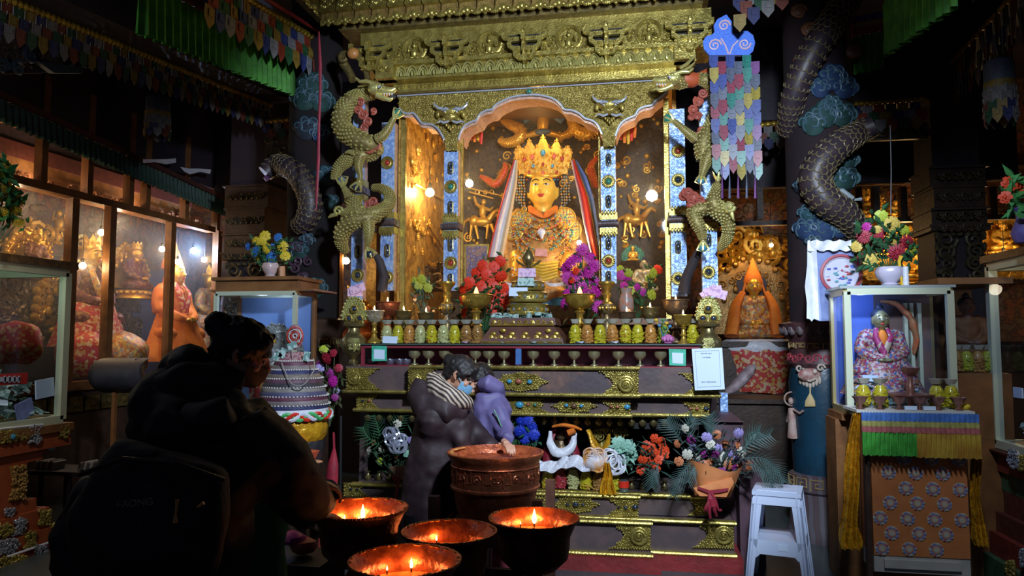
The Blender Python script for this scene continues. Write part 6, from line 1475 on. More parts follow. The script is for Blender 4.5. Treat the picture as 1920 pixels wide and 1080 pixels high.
def bouquet(label, base, Y, fl, n=60, L_=.07, w_=.014, leafmat=None, vase=None, name='bouquet', kind='peony', seed=1, wrap=None, cat='flowers', extra=None, loc=None):
    R_ = random.Random(seed); t = T(name, label, cat, loc or at(*base, Y)); bp = at(*base, Y)
    st_ = MB(); pts = []
    for i, (x, y, r, m_) in enumerate(fl):
        yy = Y+R_.uniform(-.05,.06); p = at(x, y, yy); k = sc(x, y, Y); rr = r*k
        kd = kind if isinstance(kind, str) else kind[i % len(kind)]
        rot = ((y-base[1])*0.0+R_.uniform(-.5,.35), R_.uniform(0,6), (x-base[0])*.01+R_.uniform(-.2,.2))
        I('flower', fmesh(m_, kd), t, p, rot, rr)
        st_.tube([p+Vector((0,.02,0)), p*.5+bp*.5+Vector((0,.02,0)), bp], .003, 4); pts += [p+Vector((0,.03,0)), p*.75+bp*.25]
    O('stems', st_, leafmat or LEAF, t)
    lf = MB(); leaves(lf, pts, n, L_, w_, R_)
    O('foliage', lf, leafmat or LEAF, t, kind='stuff')
    return t
fR = colmat((.80,.035,.006),'petal_red'); fM = colmat((.52,.012,.34),'petal_magenta'); fY = colmat((.75,.55,.03),'petal_yellow'); fB = colmat((.04,.2,.6),'petal_blue'); fBD = colmat((.015,.05,.62),'petal_deep_blue')
fRo = colmat((.38,.015,.04),'petal_crimson'); fW = colmat((.62,.6,.5),'petal_white'); fO = colmat((.65,.22,.09),'petal_peach'); fV = colmat((.42,.35,.72),'petal_lilac'); fP = colmat((.30,.02,.22),'petal_plum'); fMi = colmat((.30,.58,.45),'petal_mint'); fSc = colmat((.82,.07,.012),'petal_scarlet'); fLG = colmat((.45,.55,.04),'petal_lime')
bouquet('bouquet of bright red flowers left of the mandala', (905,640), 5.55, [(x,y,11.5,fR) for x,y in ((938,490),(926,500),(905,498),(912,515),(893,512),(940,518),(925,527),(880,530),(903,535),(945,540),(885,548),(868,560),(930,550),(915,560),(940,572),(922,582),(872,585),(905,575),(948,560),(893,565),(868,542))], 150, seed=2)
bouquet('bouquet of magenta flowers right of the mandala', (1088,640), 5.55, [(x,y,13,fM) for x,y in ((1092,468),(1082,483),(1070,492),(1062,503),(1106,484),(1114,498),(1104,510),(1064,520),(1082,516),(1075,532),(1112,528),(1094,538),(1118,545),(1068,550),(1108,556),(1060,570),(1122,575))]+[(1080,508,8,fR),(1072,525,7,fR)], 80, seed=3, kind='mum')
bouquet('yellow ball flowers and green leaves in the left bay of the shrine', (795,600), 6.2, [(x,y,9,fLG) for x,y in ((775,527),(790,523),(768,538),(785,535),(798,530),(803,540),(775,545))]+[(776,560,9,fO),(800,580,8,fO)], 60, .09, .01, colmat((.08,.2,.14),'leaf_grey_green'), seed=4)
bouquet('pink and yellow lotus flowers in the right bay of the shrine', (1195,600), 6.2, [(1165,516,10,fM),(1175,520,9,fM),(1163,506,9,fLG),(1178,512,9,fLG),(1225,512,10,fLG),(1218,522,9,fLG),(1234,505,10,fR),(1170,535,8,fM),(1182,545,9,fLG),(1222,552,11,fLG),(1205,548,8,fM),(1195,538,7,fM)], 70, .08, .013, seed=5)
b = MB(); LP(b,1175,6.1,[(6,600),(9,590),(14,578),(13,560),(9,548),(12,540)],16); TM('small_vase', b, M('painted_vase', (.5,.2,.1), (.3,.3,.3), 20, .3), 'small orange glazed vase in the right bay', 'vase')
# ---------------------------------------------------------------- offerings on the low shelf
def shelf(px, Y=4.95): return (xat(px, Y, 915), Y, zC1+.012)
for i, (px, k_, tl) in enumerate(((1028,'a',.95),(1051,'r',1),(1075,'p',1.0),(1099,'a',1.0),(1122,'b',1.0),(1152,'y',1.0))):
    jar(k_, shelf(px, 4.97), 'glass jar of %s fruit on the low shelf, %s from the left' % (CN[k_], ORD[i]), tl)
bt = T('spirit_bottle', 'clear glass bottle with a red label and red cap on the low shelf', 'bottle', shelf(1170, 4.93)); k = sc(1170,900,4.93); p = shelf(1170,4.93)
b = MB(); b.lathe([(9*k,0),(9.5*k,2*k),(9.5*k,30*k),(7*k,38*k),(3.5*k,44*k),(3.2*k,50*k)], p, 18); O('glass', b, JGLASS, bt)
b = MB(); b.lathe([(9.7*k,9*k),(9.7*k,21*k)], p, 18, cap=False); O('label_band', b, RED, bt)
b = MB(); b.lathe([(4.2*k,49*k),(4.2*k,58*k),(3*k,60*k)], p, 12); O('cap', b, RED, bt)
b = MB(); b.lathe([(8.6*k,1*k),(8.6*k,22*k)], p, 14); O('liquid', b, M('clear_spirit', (.10,.12,.12), None, 1, .1), bt)
sh = T('seated_shelf_figure', 'dark small figure in maroon drapes with a white silk loop on the low shelf', 'statue', (xat(1052,5.1,880),5.1,zC1+.012))
b = MB(); 
for s in (-1,1): TP(b, catmull([(1052+s*10,800,5.12,7),(1052+s*20,825,5.08,9),(1052+s*26,855,5.05,11),(1052+s*28,885,5.05,12),(1052+s*28,905,5.05,12)],4), 10, .6)
b.disp(.01,20); O('maroon_drape', b, colmat((.28,.015,.035),'maroon_silk'), sh)
b = MB(); TP(b,[(1052,900,5.15,22),(1052,850,5.15,18),(1052,825,5.15,12)],12); EP(b,1052,815,5.13,11,12,10); O('dark_figure', b, BRONZE, sh)
b = MB(); TP(b, catmull([(1032,808,5.02,3),(1032,830,4.99,7),(1042,846,4.97,9),(1056,850,4.97,9),(1068,842,4.98,8),(1076,826,5.0,6),(1078,812,5.02,3)],4), 10, .6); b.disp(.008,24); O('white_silk_loop', b, WHT, sh)
b = MB(); TP(b, catmull([(1036,800,5.0,3),(1055,797,4.98,5),(1075,800,4.98,5),(1090,806,5.0,3)],4), 8, .7); TP(b,[(1065,812,4.98,6),(1078,806,4.98,6)],8); O('orange_sash', b, ORNG, sh)
sh2 = T('draped_gilt_ornament', 'gilt ornament draped with an orange gold scarf on the low shelf', 'ornament', (xat(1120,5.12,880),5.12,zC1+.012))
b = MB(); 
for (x,y,r) in ((1122,815,13),(1135,805,12),(1160,812,14),(1172,808,9)): 
    k = sc(x,y,5.15)
    for q in range(3): b.spiral(at(x+q*4-4,y+q*3-3,5.14), r*.7*k, r*.12*k, 1.8, q, 1)
    EP(b,x,y,5.16,r*.5,r*.6,r*.3)
TP(b,[(1128,880,5.2,16),(1128,825,5.2,8)],10); O('gilt_openwork', b, GOLDG, sh2)
b = MB(); TP(b, catmull([(1103,806,5.0,5),(1112,828,4.98,9),(1124,846,4.96,12),(1134,848,4.96,11),(1139,832,5.0,8),(1142,815,5.05,4)],4), 10, .6); b.disp(.01,18); O('orange_gold_scarf', b, GSAT, sh2)
g = [[at(1010+i*2.6, 861+r*5+5*sin(i*.21)-(4 if i > 22 else 0)*(1-r/4)+2*sin(r*2+i*.6), 4.89-.012*r-.015*sin(i*.8+r*1.4)) for i in range(38)] for r in range(5)]
b = MB(); b.sheet(g); b.sheet([[p+Vector((0,.01,0)) for p in q] for q in g]); TM('silk_scarf', b, WHT, 'white silk scarf laid over the jars on the low shelf', 'scarf')
b = MB()
for i in range(22): a = i*.9; b.ring(at(1115+10*cos(a),862+9*sin(a*1.3),4.86), .045, .006, 12, 4, (cos(a),.3,sin(a)), (-sin(a),.2,cos(a)))
TP(b, catmull([(1100,862,4.9,12),(1118,868,4.88,16),(1135,865,4.9,12)],4), 10); b.disp(.01,22); TM('silk_scarf', b, M('white_orange_silk', (.65,.62,.66), (.75,.35,.08), 14, .4, 0, .4, 30), 'crumpled white and orange scarf at the middle of the low shelf', 'scarf')
hang('satin_scarf', 'shiny golden satin scarf falling over the shelf edge', 'scarf', [(1138,868,5),(1140,888,8),(1138,908,12),(1141,928,17)], 4.82, GSAT, 3, .014, 24)
b = MB(); 
for i in range(10): a = i*.7; b.ring(at(1150+8*cos(a),865+10*sin(a*1.3),4.9), .05, .007, 12, 4, (cos(a),.3,sin(a)), (-sin(a),.2,cos(a)))
TM('ribbon_loops', b, WHT, 'pale ribbon loops beside the mint green flowers', 'ribbon')
bouquet('deep blue bunch of flowers behind the raised copper bowl', (988,850), 4.95, [(x,y,11,fBD) for x,y in ((977,790),(990,787),(982,800),(997,800),(975,808),(990,812),(1002,815),(984,822),(998,826),(972,820))]+[(966,828,8,LEAF)], 20, seed=8, kind='mum')
bouquet('mint green artificial flower with long petals on the low shelf', (1172,880), 4.98, [(x,y,14,fMi) for x,y in ((1160,832),(1178,838),(1168,848),(1182,852),(1166,862))], 30, .08, .012, fMi, seed=9)
bouquet('bunch of scarlet flowers between the mint flower and the large bouquet', (1225,915), 4.92, [(x,y,9,fSc) for x,y in ((1228,822),(1212,835),(1222,840),(1208,850),(1230,850),(1243,838),(1218,858),(1236,862),(1246,852),(1225,868),(1205,862),(1202,882),(1216,876),(1240,828),(1230,878),(1248,846))], 60, .12, .006, colmat((.04,.10,.07),'leaf_dark'), seed=10, kind='rose')
BQ = [(1285,803,8,fW),(1289,852,10,fW),(1270,832,8,fO),(1273,865,9,fO),(1325,820,10,fV),(1345,815,9,fO),(1332,833,9,fW),(1360,833,9,fO),(1385,812,10,fV),(1383,835,9,fO),(1318,850,9,fP),(1340,852,9,fP),(1357,858,11,fW),(1352,868,9,fW),(1365,872,9,fO),(1391,848,10,fW),(1408,841,9,fO),(1405,873,10,fO),(1305,875,11,fP),(1320,872,9,fO),(1333,888,8,fO),(1355,883,8,fP),(1378,877,8,fP),(1296,824,9,fP),(1310,900,8,fP),(1330,868,9,fO),(1300,838,8,fV),(1347,840,8,fV),(1370,850,8,fV),(1322,895,8,fP),(1294,865,8,fO),(1380,862,8,fV),(1308,858,8,fW)]
bq = bouquet('large mixed bouquet of peach, plum, white and lilac flowers in orange wrapping', (1335,905), 4.80, BQ, 160, .10, .005, colmat((.05,.09,.08),'leaf_grey'), seed=12, kind=('rose','peony','mum'), loc=at(1337,932,4.75))
b = MB(); p = at(1337,931,4.78)
g = [[p+Vector((cos(a)*(.10+.07*t+.02*sin(3*a+t)), sin(a)*(.07+.05*t), t*.20+.03*sin(2*a)*t)) for a in [2*pi*i/20 for i in range(21)]] for t in (0,.35,.7,1)]
b.sheet(g); b.prism([at(1300,915,4.68),at(1372,895,4.68),at(1376,905,4.68),at(1362,932,4.68),at(1312,930,4.68)], (0,.01,0)); O('orange_wrapping', b, M('orange_paper', (.75,.28,.10), (.6,.2,.06), 8, .6), bq)
b = MB(); b.sheet([[at(x,y,4.665) for x,y in ((1308,912),(1330,919),(1350,917),(1366,915))],[at(x,y,4.665) for x,y in ((1308,917),(1330,926),(1350,924),(1366,920))]])
for dx, l_ in ((-6,38),(0,50),(8,46),(14,34)): TP(b, catmull([(1332,922,4.65,4),(1334+dx*.6,940,4.64,4),(1330+dx*1.2,955,4.64,3.5),(1332+dx*1.5,922+l_,4.66,2)],4), 6, .5)
TP(b,[(1335,935,4.64,8),(1338,950,4.64,7)],8,.6); O('red_ribbon', b, M('ribbon_red', (.7,.06,.03), None, 1, .4), bq)
def palm(label, pts_list, Y, n=14, mat=None):
    b = MB()
    for pts in pts_list:
        c = catmull([(x,y,Y+dz) for x,y,dz in pts], 6); b.tube([at(*q) for q in c], .004, 4)
        for i in range(2, len(c)-1):
            p = at(*c[i]); t = (at(*c[min(i+1,len(c)-1)])-p).normalized()
            for s in (-1,1):
                d = (t.cross(Vector((0,1,0)))*s+t*.9+Vector((0,-.2,-.3))).normalized(); L_ = .11*(1-abs(i/len(c)-.45)); w_ = t*.006
                b.add([p-w_, p+w_, p+d*L_], [(0,1,2)])
    return TM('palm_fronds', b, mat or colmat((.05,.10,.09),'palm_grey_green'), label, 'leaves')
palm('grey green palm fronds hanging left of the large bouquet', [[(1310,860,0),(1285,880,-.02),(1268,905,-.04),(1262,930,-.04)],[(1320,865,0),(1300,880,-.04),(1290,905,-.05)],[(1235,870,.1),(1225,890,.08),(1222,915,.08)]], 4.74)
palm('palm fronds spreading right of the large bouquet over the stool', [[(1385,850,0),(1415,825,0),(1445,815,0)],[(1390,860,0),(1430,860,0),(1455,880,0),(1470,905,0)],[(1400,870,0),(1430,880,0),(1448,910,0),(1452,940,0)],[(1395,840,0),(1410,820,.05),(1425,810,.05)]], 4.6)
palm('palm fronds standing above the large bouquet at left', [[(1280,830,0),(1262,805,0),(1250,785,0)],[(1300,825,0),(1290,800,0),(1300,782,0)],[(1330,820,.05),(1335,800,.05),(1330,778,.05)]], 4.9)
# left end of the low shelf
bouquet('bunch of white flowers with silver ribbon behind the bending woman', (745,895), 5.0, [(745,795,8,fW),(727,808,8,fW),(735,812,7,fW),(692,845,8,fW),(733,835,8,fW),(757,838,8,fW),(762,850,7,fMi),(744,852,8,fO),(712,865,7,fLG),(770,825,7,fV),(700,830,6,fO),(748,820,6,fV),(715,842,6,fW)], 70, .08, .006, colmat((.04,.10,.05),'leaf_dim'), seed=14, kind='rose')
b = MB()
for i in range(12): a = i*.8; b.ring(at(740+12*cos(a),825+14*sin(a*1.3),4.93), .04, .009, 12, 4, (cos(a),.3,sin(a)), (-sin(a),.2,cos(a)))
TM('silver_ribbon', b, M('silver_film', (.45,.48,.6), None, 1, .2, .5), 'crumpled silver ribbon among the white flowers', 'ribbon')
palm('fern fronds above the white flowers at left', [[(715,830,0),(708,800,0),(700,775,0)],[(735,825,0),(745,795,0),(755,770,0)],[(720,840,0),(690,820,0),(680,800,0)]], 5.02, mat=LEAF)
b = MB(); PP(b,[(730,875),(760,873),(758,892),(748,903)],4.84,.01); b.m = 1; TP(b,[(748,895,4.83,3),(745,915,4.83,3),(742,935,4.83,1.5)],6); TP(b,[(738,892,4.83,3),(742,905,4.83,3),(752,905,4.83,2)],6); TM('wrapped_packet', b, [colmat((.5,.28,.16),'peach_paper'), colmat((.5,.05,.06),'ribbon_dim')], 'small peach wrapped packet with red ribbon at the left shelf edge', 'packet')
# ================================================================ cabinets and stands at the sides
def atD(px, py, D):
    u = (px-960)/F; v = -(py-540)/F; fw = cos(PIT)-v*sin(PIT); r = ray(px, py); t = D/fw; return Vector((r.x*t, r.y*t, CZ+r.z*t))
def framebox(t, x0_, x1_, y0_, y1_, z0, z1, w_, mat, side=None, names='frame', back=None, top=None):
    """glazed box: posts, rails, panes"""
    for x in (x0_, x1_):
        for y in (y0_, y1_):
            b = MB(); b.box((x, y, (z0+z1)/2), (w_, w_, z1-z0)); O('post', b, mat if (y == y0_ or side is None) else side, t, smooth=False)
    for z in (z0, z1):
        b = MB(); b.box(((x0_+x1_)/2, y0_, z), (x1_-x0_, w_, w_)); b.box(((x0_+x1_)/2, y1_, z), (x1_-x0_, w_, w_))
        b.m = 1
        for x in (x0_, x1_): b.box((x, (y0_+y1_)/2, z), (w_, y1_-y0_, w_))
        O('rail', b, [mat, side or mat], t, smooth=False)
    g = MB(); g.bbox(x0_, x1_, y0_+.0, y0_+.004, z0, z1); O('pane', g, GLASSC, t, smooth=False)
    for x in (x0_, x1_): g = MB(); g.bbox(x-.002, x+.002, y0_, y1_, z0, z1); O('pane', g, GLASSC, t, smooth=False)
# --- glass cabinet left of the altar
Yc = 5.0; xa, xb = xat(405,Yc,600), xat(553,Yc,600); za, zb = zat(480,762,Yc), zat(480,550,Yc)
cb = T('glass_cabinet', 'aluminium framed glass cabinet with wooden top and blue backdrop left of the altar', 'cabinet', ((xa+xb)/2, 5.15, 0))
framebox(cb, xa, xb, Yc, 5.32, za, zb, .03, ALUM, WOODR)
b = MB(); b.bbox(xa, xb, 5.33, 5.35, za, zb); O('backdrop', b, M('cabinet_blue', (.20,.32,.62), (.15,.25,.5), 4, .5), cb, smooth=False)
b = MB(); b.bbox(xa-.05, xb+.14, 5.0, 5.42, zb+.015, zb+.03); b.bbox(xa-.03, xb+.0, 5.03, 5.4, zb+.03, zb+.10); b.bbox(xa-.05, xb+.02, 5.0, 5.42, zb+.10, zb+.125); O('wooden_top', b, WOODR, cb, smooth=False)
b = MB(); b.bbox(xa-.02, xb+.1, 5.0, 5.4, 0, za-.02); O('base', b, WOOD, cb, smooth=False)
lamp('POINT', 'cabinet_light', ((xa+xb)/2, 5.1, zb-.05), .9, (.6,.75,1), .03)
p = at(508, 690, 5.2); ss = seated('seated_statue', 'silver filigree statue with leaf shaped halo inside the left glass cabinet', 'statue', (p.x, 5.22, p.z), .22, 0, M('pale_silver', (.5,.5,.42), (.35,.35,.32), 40, .35, .5), M('pale_silver', (0,0,0)), 'crown', aur=1.9, aurm=M('pale_silver', (0,0,0)))
b = MB(); q = at(508,700,5.2); b.bbox(q.x-.12, q.x+.12, 5.1, 5.3, za+.016, p.z-.0); TM('statue_plinth', b, BROC, 'brocade covered plinth under the silver statue in the left cabinet', 'plinth', smooth=False)
zct = zb+.127
def cup(px, Y, z, r, h_, m_, label, cat='vase'):
    t = T('flower_vase', label, cat, (xat(px,Y,520),Y,z)); b = MB(); b.lathe([(r*.5,0),(r*.62,h_*.1),(r*.5,h_*.18),(r*.9,h_*.5),(r,h_*.8),(r*.85,h_),(r*.78,h_),(r*.8,h_*.6)], (t.location.x,Y,z), 20, fl=lambda i,n,zz: .06*cos(i*pi/2)); O('bowl', b, m_, t); return t
cup(507, 5.12, zct, .062, .11, M('pinkish_porcelain', (.60,.42,.40), (.5,.4,.42), 30, .3), 'small pinkish white vase holding blue and yellow flowers on the left cabinet')
bouquet('bouquet of blue and yellow artificial flowers on the left glass cabinet', (505,520), 5.14, [(497,443,11,fY),(480,452,9,fY),(492,452,9,fY),(521,445,9,fB),(478,472,11,fB),(508,483,12,fB),(500,466,10,fY),(530,462,11,fY),(535,480,10,fY),(465,462,8,fB),(516,462,9,fB),(488,484,8,fY),(524,452,8,fY)], 90, .06, .014, seed=20, kind=('peony','mum'))
b = MB(); TP(b,[(529,545,5.1,7),(528,500,5.1,6.5)],8); b.disp(.004,20); TM('wooden_tally', b, M('pale_wood', (.5,.24,.12), None, 1, .6), 'short pale wooden stick standing right of the blue and yellow bouquet', 'stick')
# --- textile stupa
tx = T('beaded_textile_stupa', 'striped beaded textile mound on an orange satin drum left of the altar', 'offering', at(553,925,4.3))
STC = [(.12,.03,.06),(.22,.18,.18),(.03,.035,.12),(.20,.16,.13),(.12,.05,.08),(.04,.04,.05),(.24,.22,.20),(.08,.08,.16)]
PR = [(33,676),(36,684),(41,692),(46,700),(50,708),(53,716),(56,724),(58,732),(60,740),(62,748),(63,756),(64,764)]
for i in range(len(PR)-1):
    b = MB(); LP(b,553,4.3,[PR[i],((PR[i][0]+PR[i+1][0])/2+1.2,(PR[i][1]+PR[i+1][1])/2),PR[i+1]],36, cap=(i == 0)); 
    if i % 2 == 0:
        k = sc(553,PR[i][1],4.3); c = at(553,PR[i][1],4.3); b.m = 1
        for j in range(60): a = 2*pi*j/60; b.ell((c.x+cos(a)*(PR[i][0]+.8)*k, 4.3+sin(a)*(PR[i][0]+.8)*k, c.z), .006, None, 5, 3)
    O('woven_band', b, [colmat(STC[i % 8], 'band_cloth_%d' % (i % 8), .6), M('white_bead', (.6,.58,.55), None, 1, .4)], tx)
b = MB(); LP(b,553,4.3,[(64,764),(65,785)],30); O('braid_core', b, WHT, tx)
for j, m_ in enumerate((RED, M('braid_green', (.06,.42,.12), None, 1, .5), WHT)):
    b = MB(); k = sc(553,776,4.3); c = at(553,776,4.3)
    N = 90; b.tube([(c.x+cos(2*pi*i/N)*(66+1.5*cos(2*pi*(i/6+j/3)))*k, 4.3+sin(2*pi*i/N)*(66+1.5*cos(2*pi*(i/6+j/3)))*k, c.z+5.5*k*sin(2*pi*(i/9+j/3))) for i in range(N+1)], 3.6*k, 6); O('braid_strand', b, m_, tx)
b = MB(); LP(b,553,4.3,[(62,786),(64,800),(62,815),(56,824)],48, fl=lambda i,n,z: .02*sin(i*2.1)); O('satin_drum', b, GSAT, tx)
b = MB(); LP(b,553,4.3,[(56,824),(58,830),(56,850),(50,880),(52,925)],30); b.disp(.01,14); O('foil_base', b, M('dark_foil', (.08,.08,.09), (.05,.05,.06), 20, .3, .6, .5, 40), tx)
b = MB(); LP(b,553,4.3,[(33,676),(22,668),(16,660)],24); EP(b,553,632,4.3,17,24,10,n=16,m=10); O('cap_and_finial', b, M('maroon_weave', (.22,.06,.09), (.35,.25,.25), 60, .6), tx)
for r_ in (16,12,8,4): b = MB(); b.ring(at(553,630,4.255), r_*sc(553,630,4.3), .003, 20, 5); O('beaded_ring', b, M('white_bead', (0,0,0)) if r_ % 8 else RED, tx)
b = MB(); TP(b, catmull([(528,680,4.16,1),(536,700,4.12,1),(548,720,4.09,1),(568,722,4.09,1),(582,705,4.12,1),(590,690,4.16,1),(588,672,4.2,1)],5), 5); TP(b,[(549,640,4.24,1),(548,672,4.2,1)],4); O('bead_string', b, M('string_pale', (0,0,0)), tx)
b = MB()
for (x,y,r) in ((530,662,.4),(548,648,1.2),(575,668,.2),(520,668,.8)): b.box(at(x,y,4.22), (.04,.003,.06), Matrix.Rotation(r,3,'Y'))
TM('banknote', b, NOTE, 'folded banknotes tucked on top of the striped textile mound', 'paper', smooth=False, kind='stuff')
bouquet('dusky red, violet and yellow flowers between the textile mound and the altar', (618,800), 4.6, [(607,655,9,fLG),(612,672,12,fRo),(625,662,8,fRo),(600,690,9,fV),(597,682,7,fP),(624,715,11,fM),(612,728,8,fO),(630,732,7,fV),(618,700,9,fP),(635,690,8,fRo),(628,745,7,fP)], 50, .07, .008, colmat((.06,.08,.03),'leaf_brownish'), seed=22)
b = MB(); TP(b,[(626,842,4.4,3),(624,870,4.4,11),(622,900,4.4,12),(618,935,4.4,8),(616,960,4.4,2)],8,.8); TP(b,[(625,810,4.4,2),(626,842,4.4,2.5)],6); b.disp(.008,20); TM('folded_umbrella', b, colmat((.35,.02,.04),'umbrella_red'), 'folded dark red umbrella leaning left of the altar', 'umbrella')
b = MB(); TP(b,[(639,780,4.5,3),(638,960,4.5,3)],8); TM('black_pole', b, BLK, 'thin black pole beside the red umbrella', 'pole')
b = MB(); b.prism([at(545,846,4.05), at(583,850,4.05), at(572,872,4.02)], (0,.12,0)); TM('folded_paper', b, colmat((.7,.12,.05),'paper_orange_red'), 'bright orange red folded paper before the foil base', 'paper', smooth=False)
b = MB(); EP(b,592,866,4.2,14,4,10); TM('small_dish', b, M('pale_wood', (0,0,0)), 'small tan dish behind the orange red paper', 'dish')

# --- cabinet and draped table at the right
Yc = 4.66; xa, xb = xat(1590,Yc,650), xat(1784,Yc,650); za, zb = zat(1690,772,Yc), zat(1690,546,Yc)
rc = T('glass_cabinet', 'pale aluminium framed glass cabinet with a gold faced statue right of the altar', 'cabinet', ((xa+xb)/2, 4.8, 0))
framebox(rc, xa, xb, Yc, 4.98, za, zb, .038, ALUM, M('gilt_aluminium', (0,0,0)))
b = MB(); b.bbox(xa-.04, xb+.04, Yc+.03, 5.02, za-.06, za-.02); b.bbox(xa-.06, xb+.02, Yc+.1, 5.0, 0, za-.06); O('base', b, WOODR, rc, smooth=False)
b = MB(); b.bbox(xa-.04, xb+.03, Yc-.02, 5.0, zb+.019, zb+.035); O('glass_top', b, M('pale_edge', (.35,.4,.42), None, 1, .2), rc, smooth=False)
b = MB(); b.bbox(xa, xa+(xb-xa)*.42, 4.96, 4.97, za, zb); b.m = 1; b.bbox(xa+(xb-xa)*.42, xb, 4.96, 4.97, za, zb); O('back_panels', b, [M('backing_blue', (.10,.18,.55), (.07,.12,.4), 3, .4), M('backing_dim', (.10,.08,.10), (.18,.1,.08), 10, .5)], rc, smooth=False)  # left panel's blue puts the cabinet's blue light into the colour
b = MB(); 
for f in (.70,.76,.84): b.bbox(xa+(xb-xa)*f, xa+(xb-xa)*f+.02, 4.9, 4.93, za, zb-.06)
O('inner_rails', b, ALUM, rc, smooth=False)
lamp('POINT', 'cabinet_blue_light', (xa+.10, 4.74, zb-.06), 1.6, (.35,.5,1), .02)
p = at(1655,708,4.82); p2 = at(1655,572,4.82)
GB = M('greenish_bronze', (.32,.30,.16), (.26,.22,.10), 20, .35, .5)
seated('seated_statue', 'gold faced statue with black topknot wrapped in mixed brocade inside the right glass cabinet', 'statue', (p.x,4.83,p.z), (p2.z-p.z)*1.0, radians(-4), M('fine_mixed_brocade', (.30,.05,.08), [(.38,.30,.28),(.05,.09,.24),(.34,.18,.07),(.28,.03,.08),(.45,.34,.34)], 85, .5, .1, .3, 60, vor=True), GB, 'ush', sash=M('wine_brocade', (.35,.03,.12), [(.45,.35,.25),(.3,.02,.1)], 40, .5, .1, .3, 50, vor=True), inner=ORNG, drape=M('fine_mixed_brocade', (0,0,0)))
b = MB(); TP(b, catmull([(1652,566,4.9,5),(1675,568,4.9,9),(1700,585,4.9,11),(1712,610,4.9,12),(1716,640,4.9,10),(1712,665,4.9,5)],4), 10, .5); b.disp(.012,16); TM('scarf', b, M('orange_red_brocade', (.55,.12,.04), (.4,.2,.08), 30, .6, 0, .3, 40), 'reddish orange scarf hanging behind the statue in the right cabinet', 'scarf')
def notes(label, box_, n, seed, X=None, mat=NOTE, size=.06):
    R_ = random.Random(seed); b = MB(); (xA,xB),(yA,yB),(zA,zB) = box_
    for i in range(n):
        p = Vector((R_.uniform(xA,xB), R_.uniform(yA,yB), zA+(zB-zA)*R_.random()**1.5)); Rm = Matrix.Rotation(R_.uniform(0,6),3,'Z') @ Matrix.Rotation(R_.uniform(-1.3,1.3),3,'X') @ Matrix.Rotation(R_.uniform(-.5,.5),3,'Y')
        b.m = i % 5 == 0 and 1 or 0
        l_ = size*R_.uniform(.7,1.2); w_ = l_*.5
        b.add([p+Rm @ Vector(q) for q in ((-l_,-w_,0),(0,-w_,l_*.25),(l_,-w_,0),(l_,w_,0),(0,w_,l_*.25),(-l_,w_,0))], [(0,1,4,5),(1,2,3,4)])
    return TM('banknote_heap', b, [mat, PAPER], label, 'paper', smooth=False, kind='stuff')
notes('crumpled green banknotes at the foot of the statue in the right cabinet', ((xa+.06,xb-.16),(4.69,4.76),(za+.03,za+.17)), 110, 31, size=.035)
card('name_card', 'small white card before the statue in the right cabinet', 'card', [(1617,703),(1646,704),(1646,716),(1618,714)], 4.69, PAPER)
# roses and framed picture on top
zr = zb+.037
cup(1669, 4.80, zr, .085, .12, M('lilac_porcelain', (.48,.45,.58), None, 1, .25), 'white porcelain bowl vase holding the roses on the right cabinet')
fY2 = colmat((.68,.50,.10),'petal_rose_yellow')
bouquet('bouquet of crimson and yellow roses on the right glass cabinet', (1668,515), 4.82, [(1652,406,13,fLG),(1673,420,15,fY2),(1620,443,14,fRo),(1647,438,13,fRo),(1673,447,14,fY2),(1700,453,14,fRo),(1646,460,17,fRo),(1606,462,11,fY2),(1681,473,17,fRo),(1632,486,15,fY2),(1615,480,9,fRo),(1625,425,9,fM),(1696,432,10,fLG),(1712,470,10,fLG),(1645,430,8,fY2)], 150, .07, .016, seed=24, kind=('peony','peony','mum'))
b = MB(); TP(b,[(1692,540,4.75,2),(1686,490,4.75,3),(1690,480,4.75,4)],6); b.m = 1; TP(b,[(1699,542,4.75,6),(1698,500,4.75,5)],8); TM('trinket_stick', b, [YELC, WHT], 'striped stick and white cylinder beside the rose vase', 'ornament')
fp = T('framed_picture', 'blue edged framed circular painting draped with white silk, right of the altar', 'picture', at(1558,600,5.05))
b = MB(); PP(b,[(1519,458),(1612,462),(1618,600),(1532,602)],5.06,.03); O('frame', b, M('frame_blue', (.35,.42,.72), (.25,.32,.6), 4, .4), fp, smooth=False)
b = MB(); PP(b,[(1531,470),(1604,472),(1610,600),(1541,600)],5.055,.004); O('painted_ground', b, M('picture_ground', (.22,.28,.52), (.15,.2,.42), 10, .3), fp, smooth=False)
b = MB(); k = sc(1577,515,5.05); c = at(1577,514,5.048)
b.m = 0; b.ring(c, 35*k, 3.5*k, 30, 5); b.m = 1; b.ring(c, 31*k, 1.2*k, 30, 4)
b.m = 1; b.tube([c+Vector((0,.006,0)), c+Vector((0,.004,0))], 33*k, 26)
for i in range(30): b.m = (0,2,3,1)[i % 4]; a = random.uniform(0,6.28); q = random.uniform(5,26)*k; b.ell(c+Vector((cos(a)*q,0,sin(a)*q)), (4*k,.003,2.2*k), None, 8, 4)
O('circular_painting', b, [M('paint_maroon', (.35,.06,.08), None, 1, .5), M('paint_pale', (.5,.5,.62), None, 1, .5), M('paint_blue', (.08,.12,.45), None, 1, .5), M('paint_teal', (.10,.3,.35), None, 1, .5)], fp)
b = MB(); g = []
for r, y in enumerate((452,470,500,535,570,600)): g.append([at(x,y+3*sin(x),5.02+.015*sin(x*1.3+r)) for x in (1514-r*.3-(4 if r == 3 else 0),1518,1522,1526,1530+r*1.2)])
b.sheet(g); g = []
for r, y in enumerate((451,457,464,470)): g.append([at(1514+i*6,y+2*sin(i*1.7),5.02+.01*sin(i+r)) for i in range(17)])
b.sheet(g); TM('silk_scarf', b, WHT, 'white silk scarf hung over the framed circular painting', 'scarf')
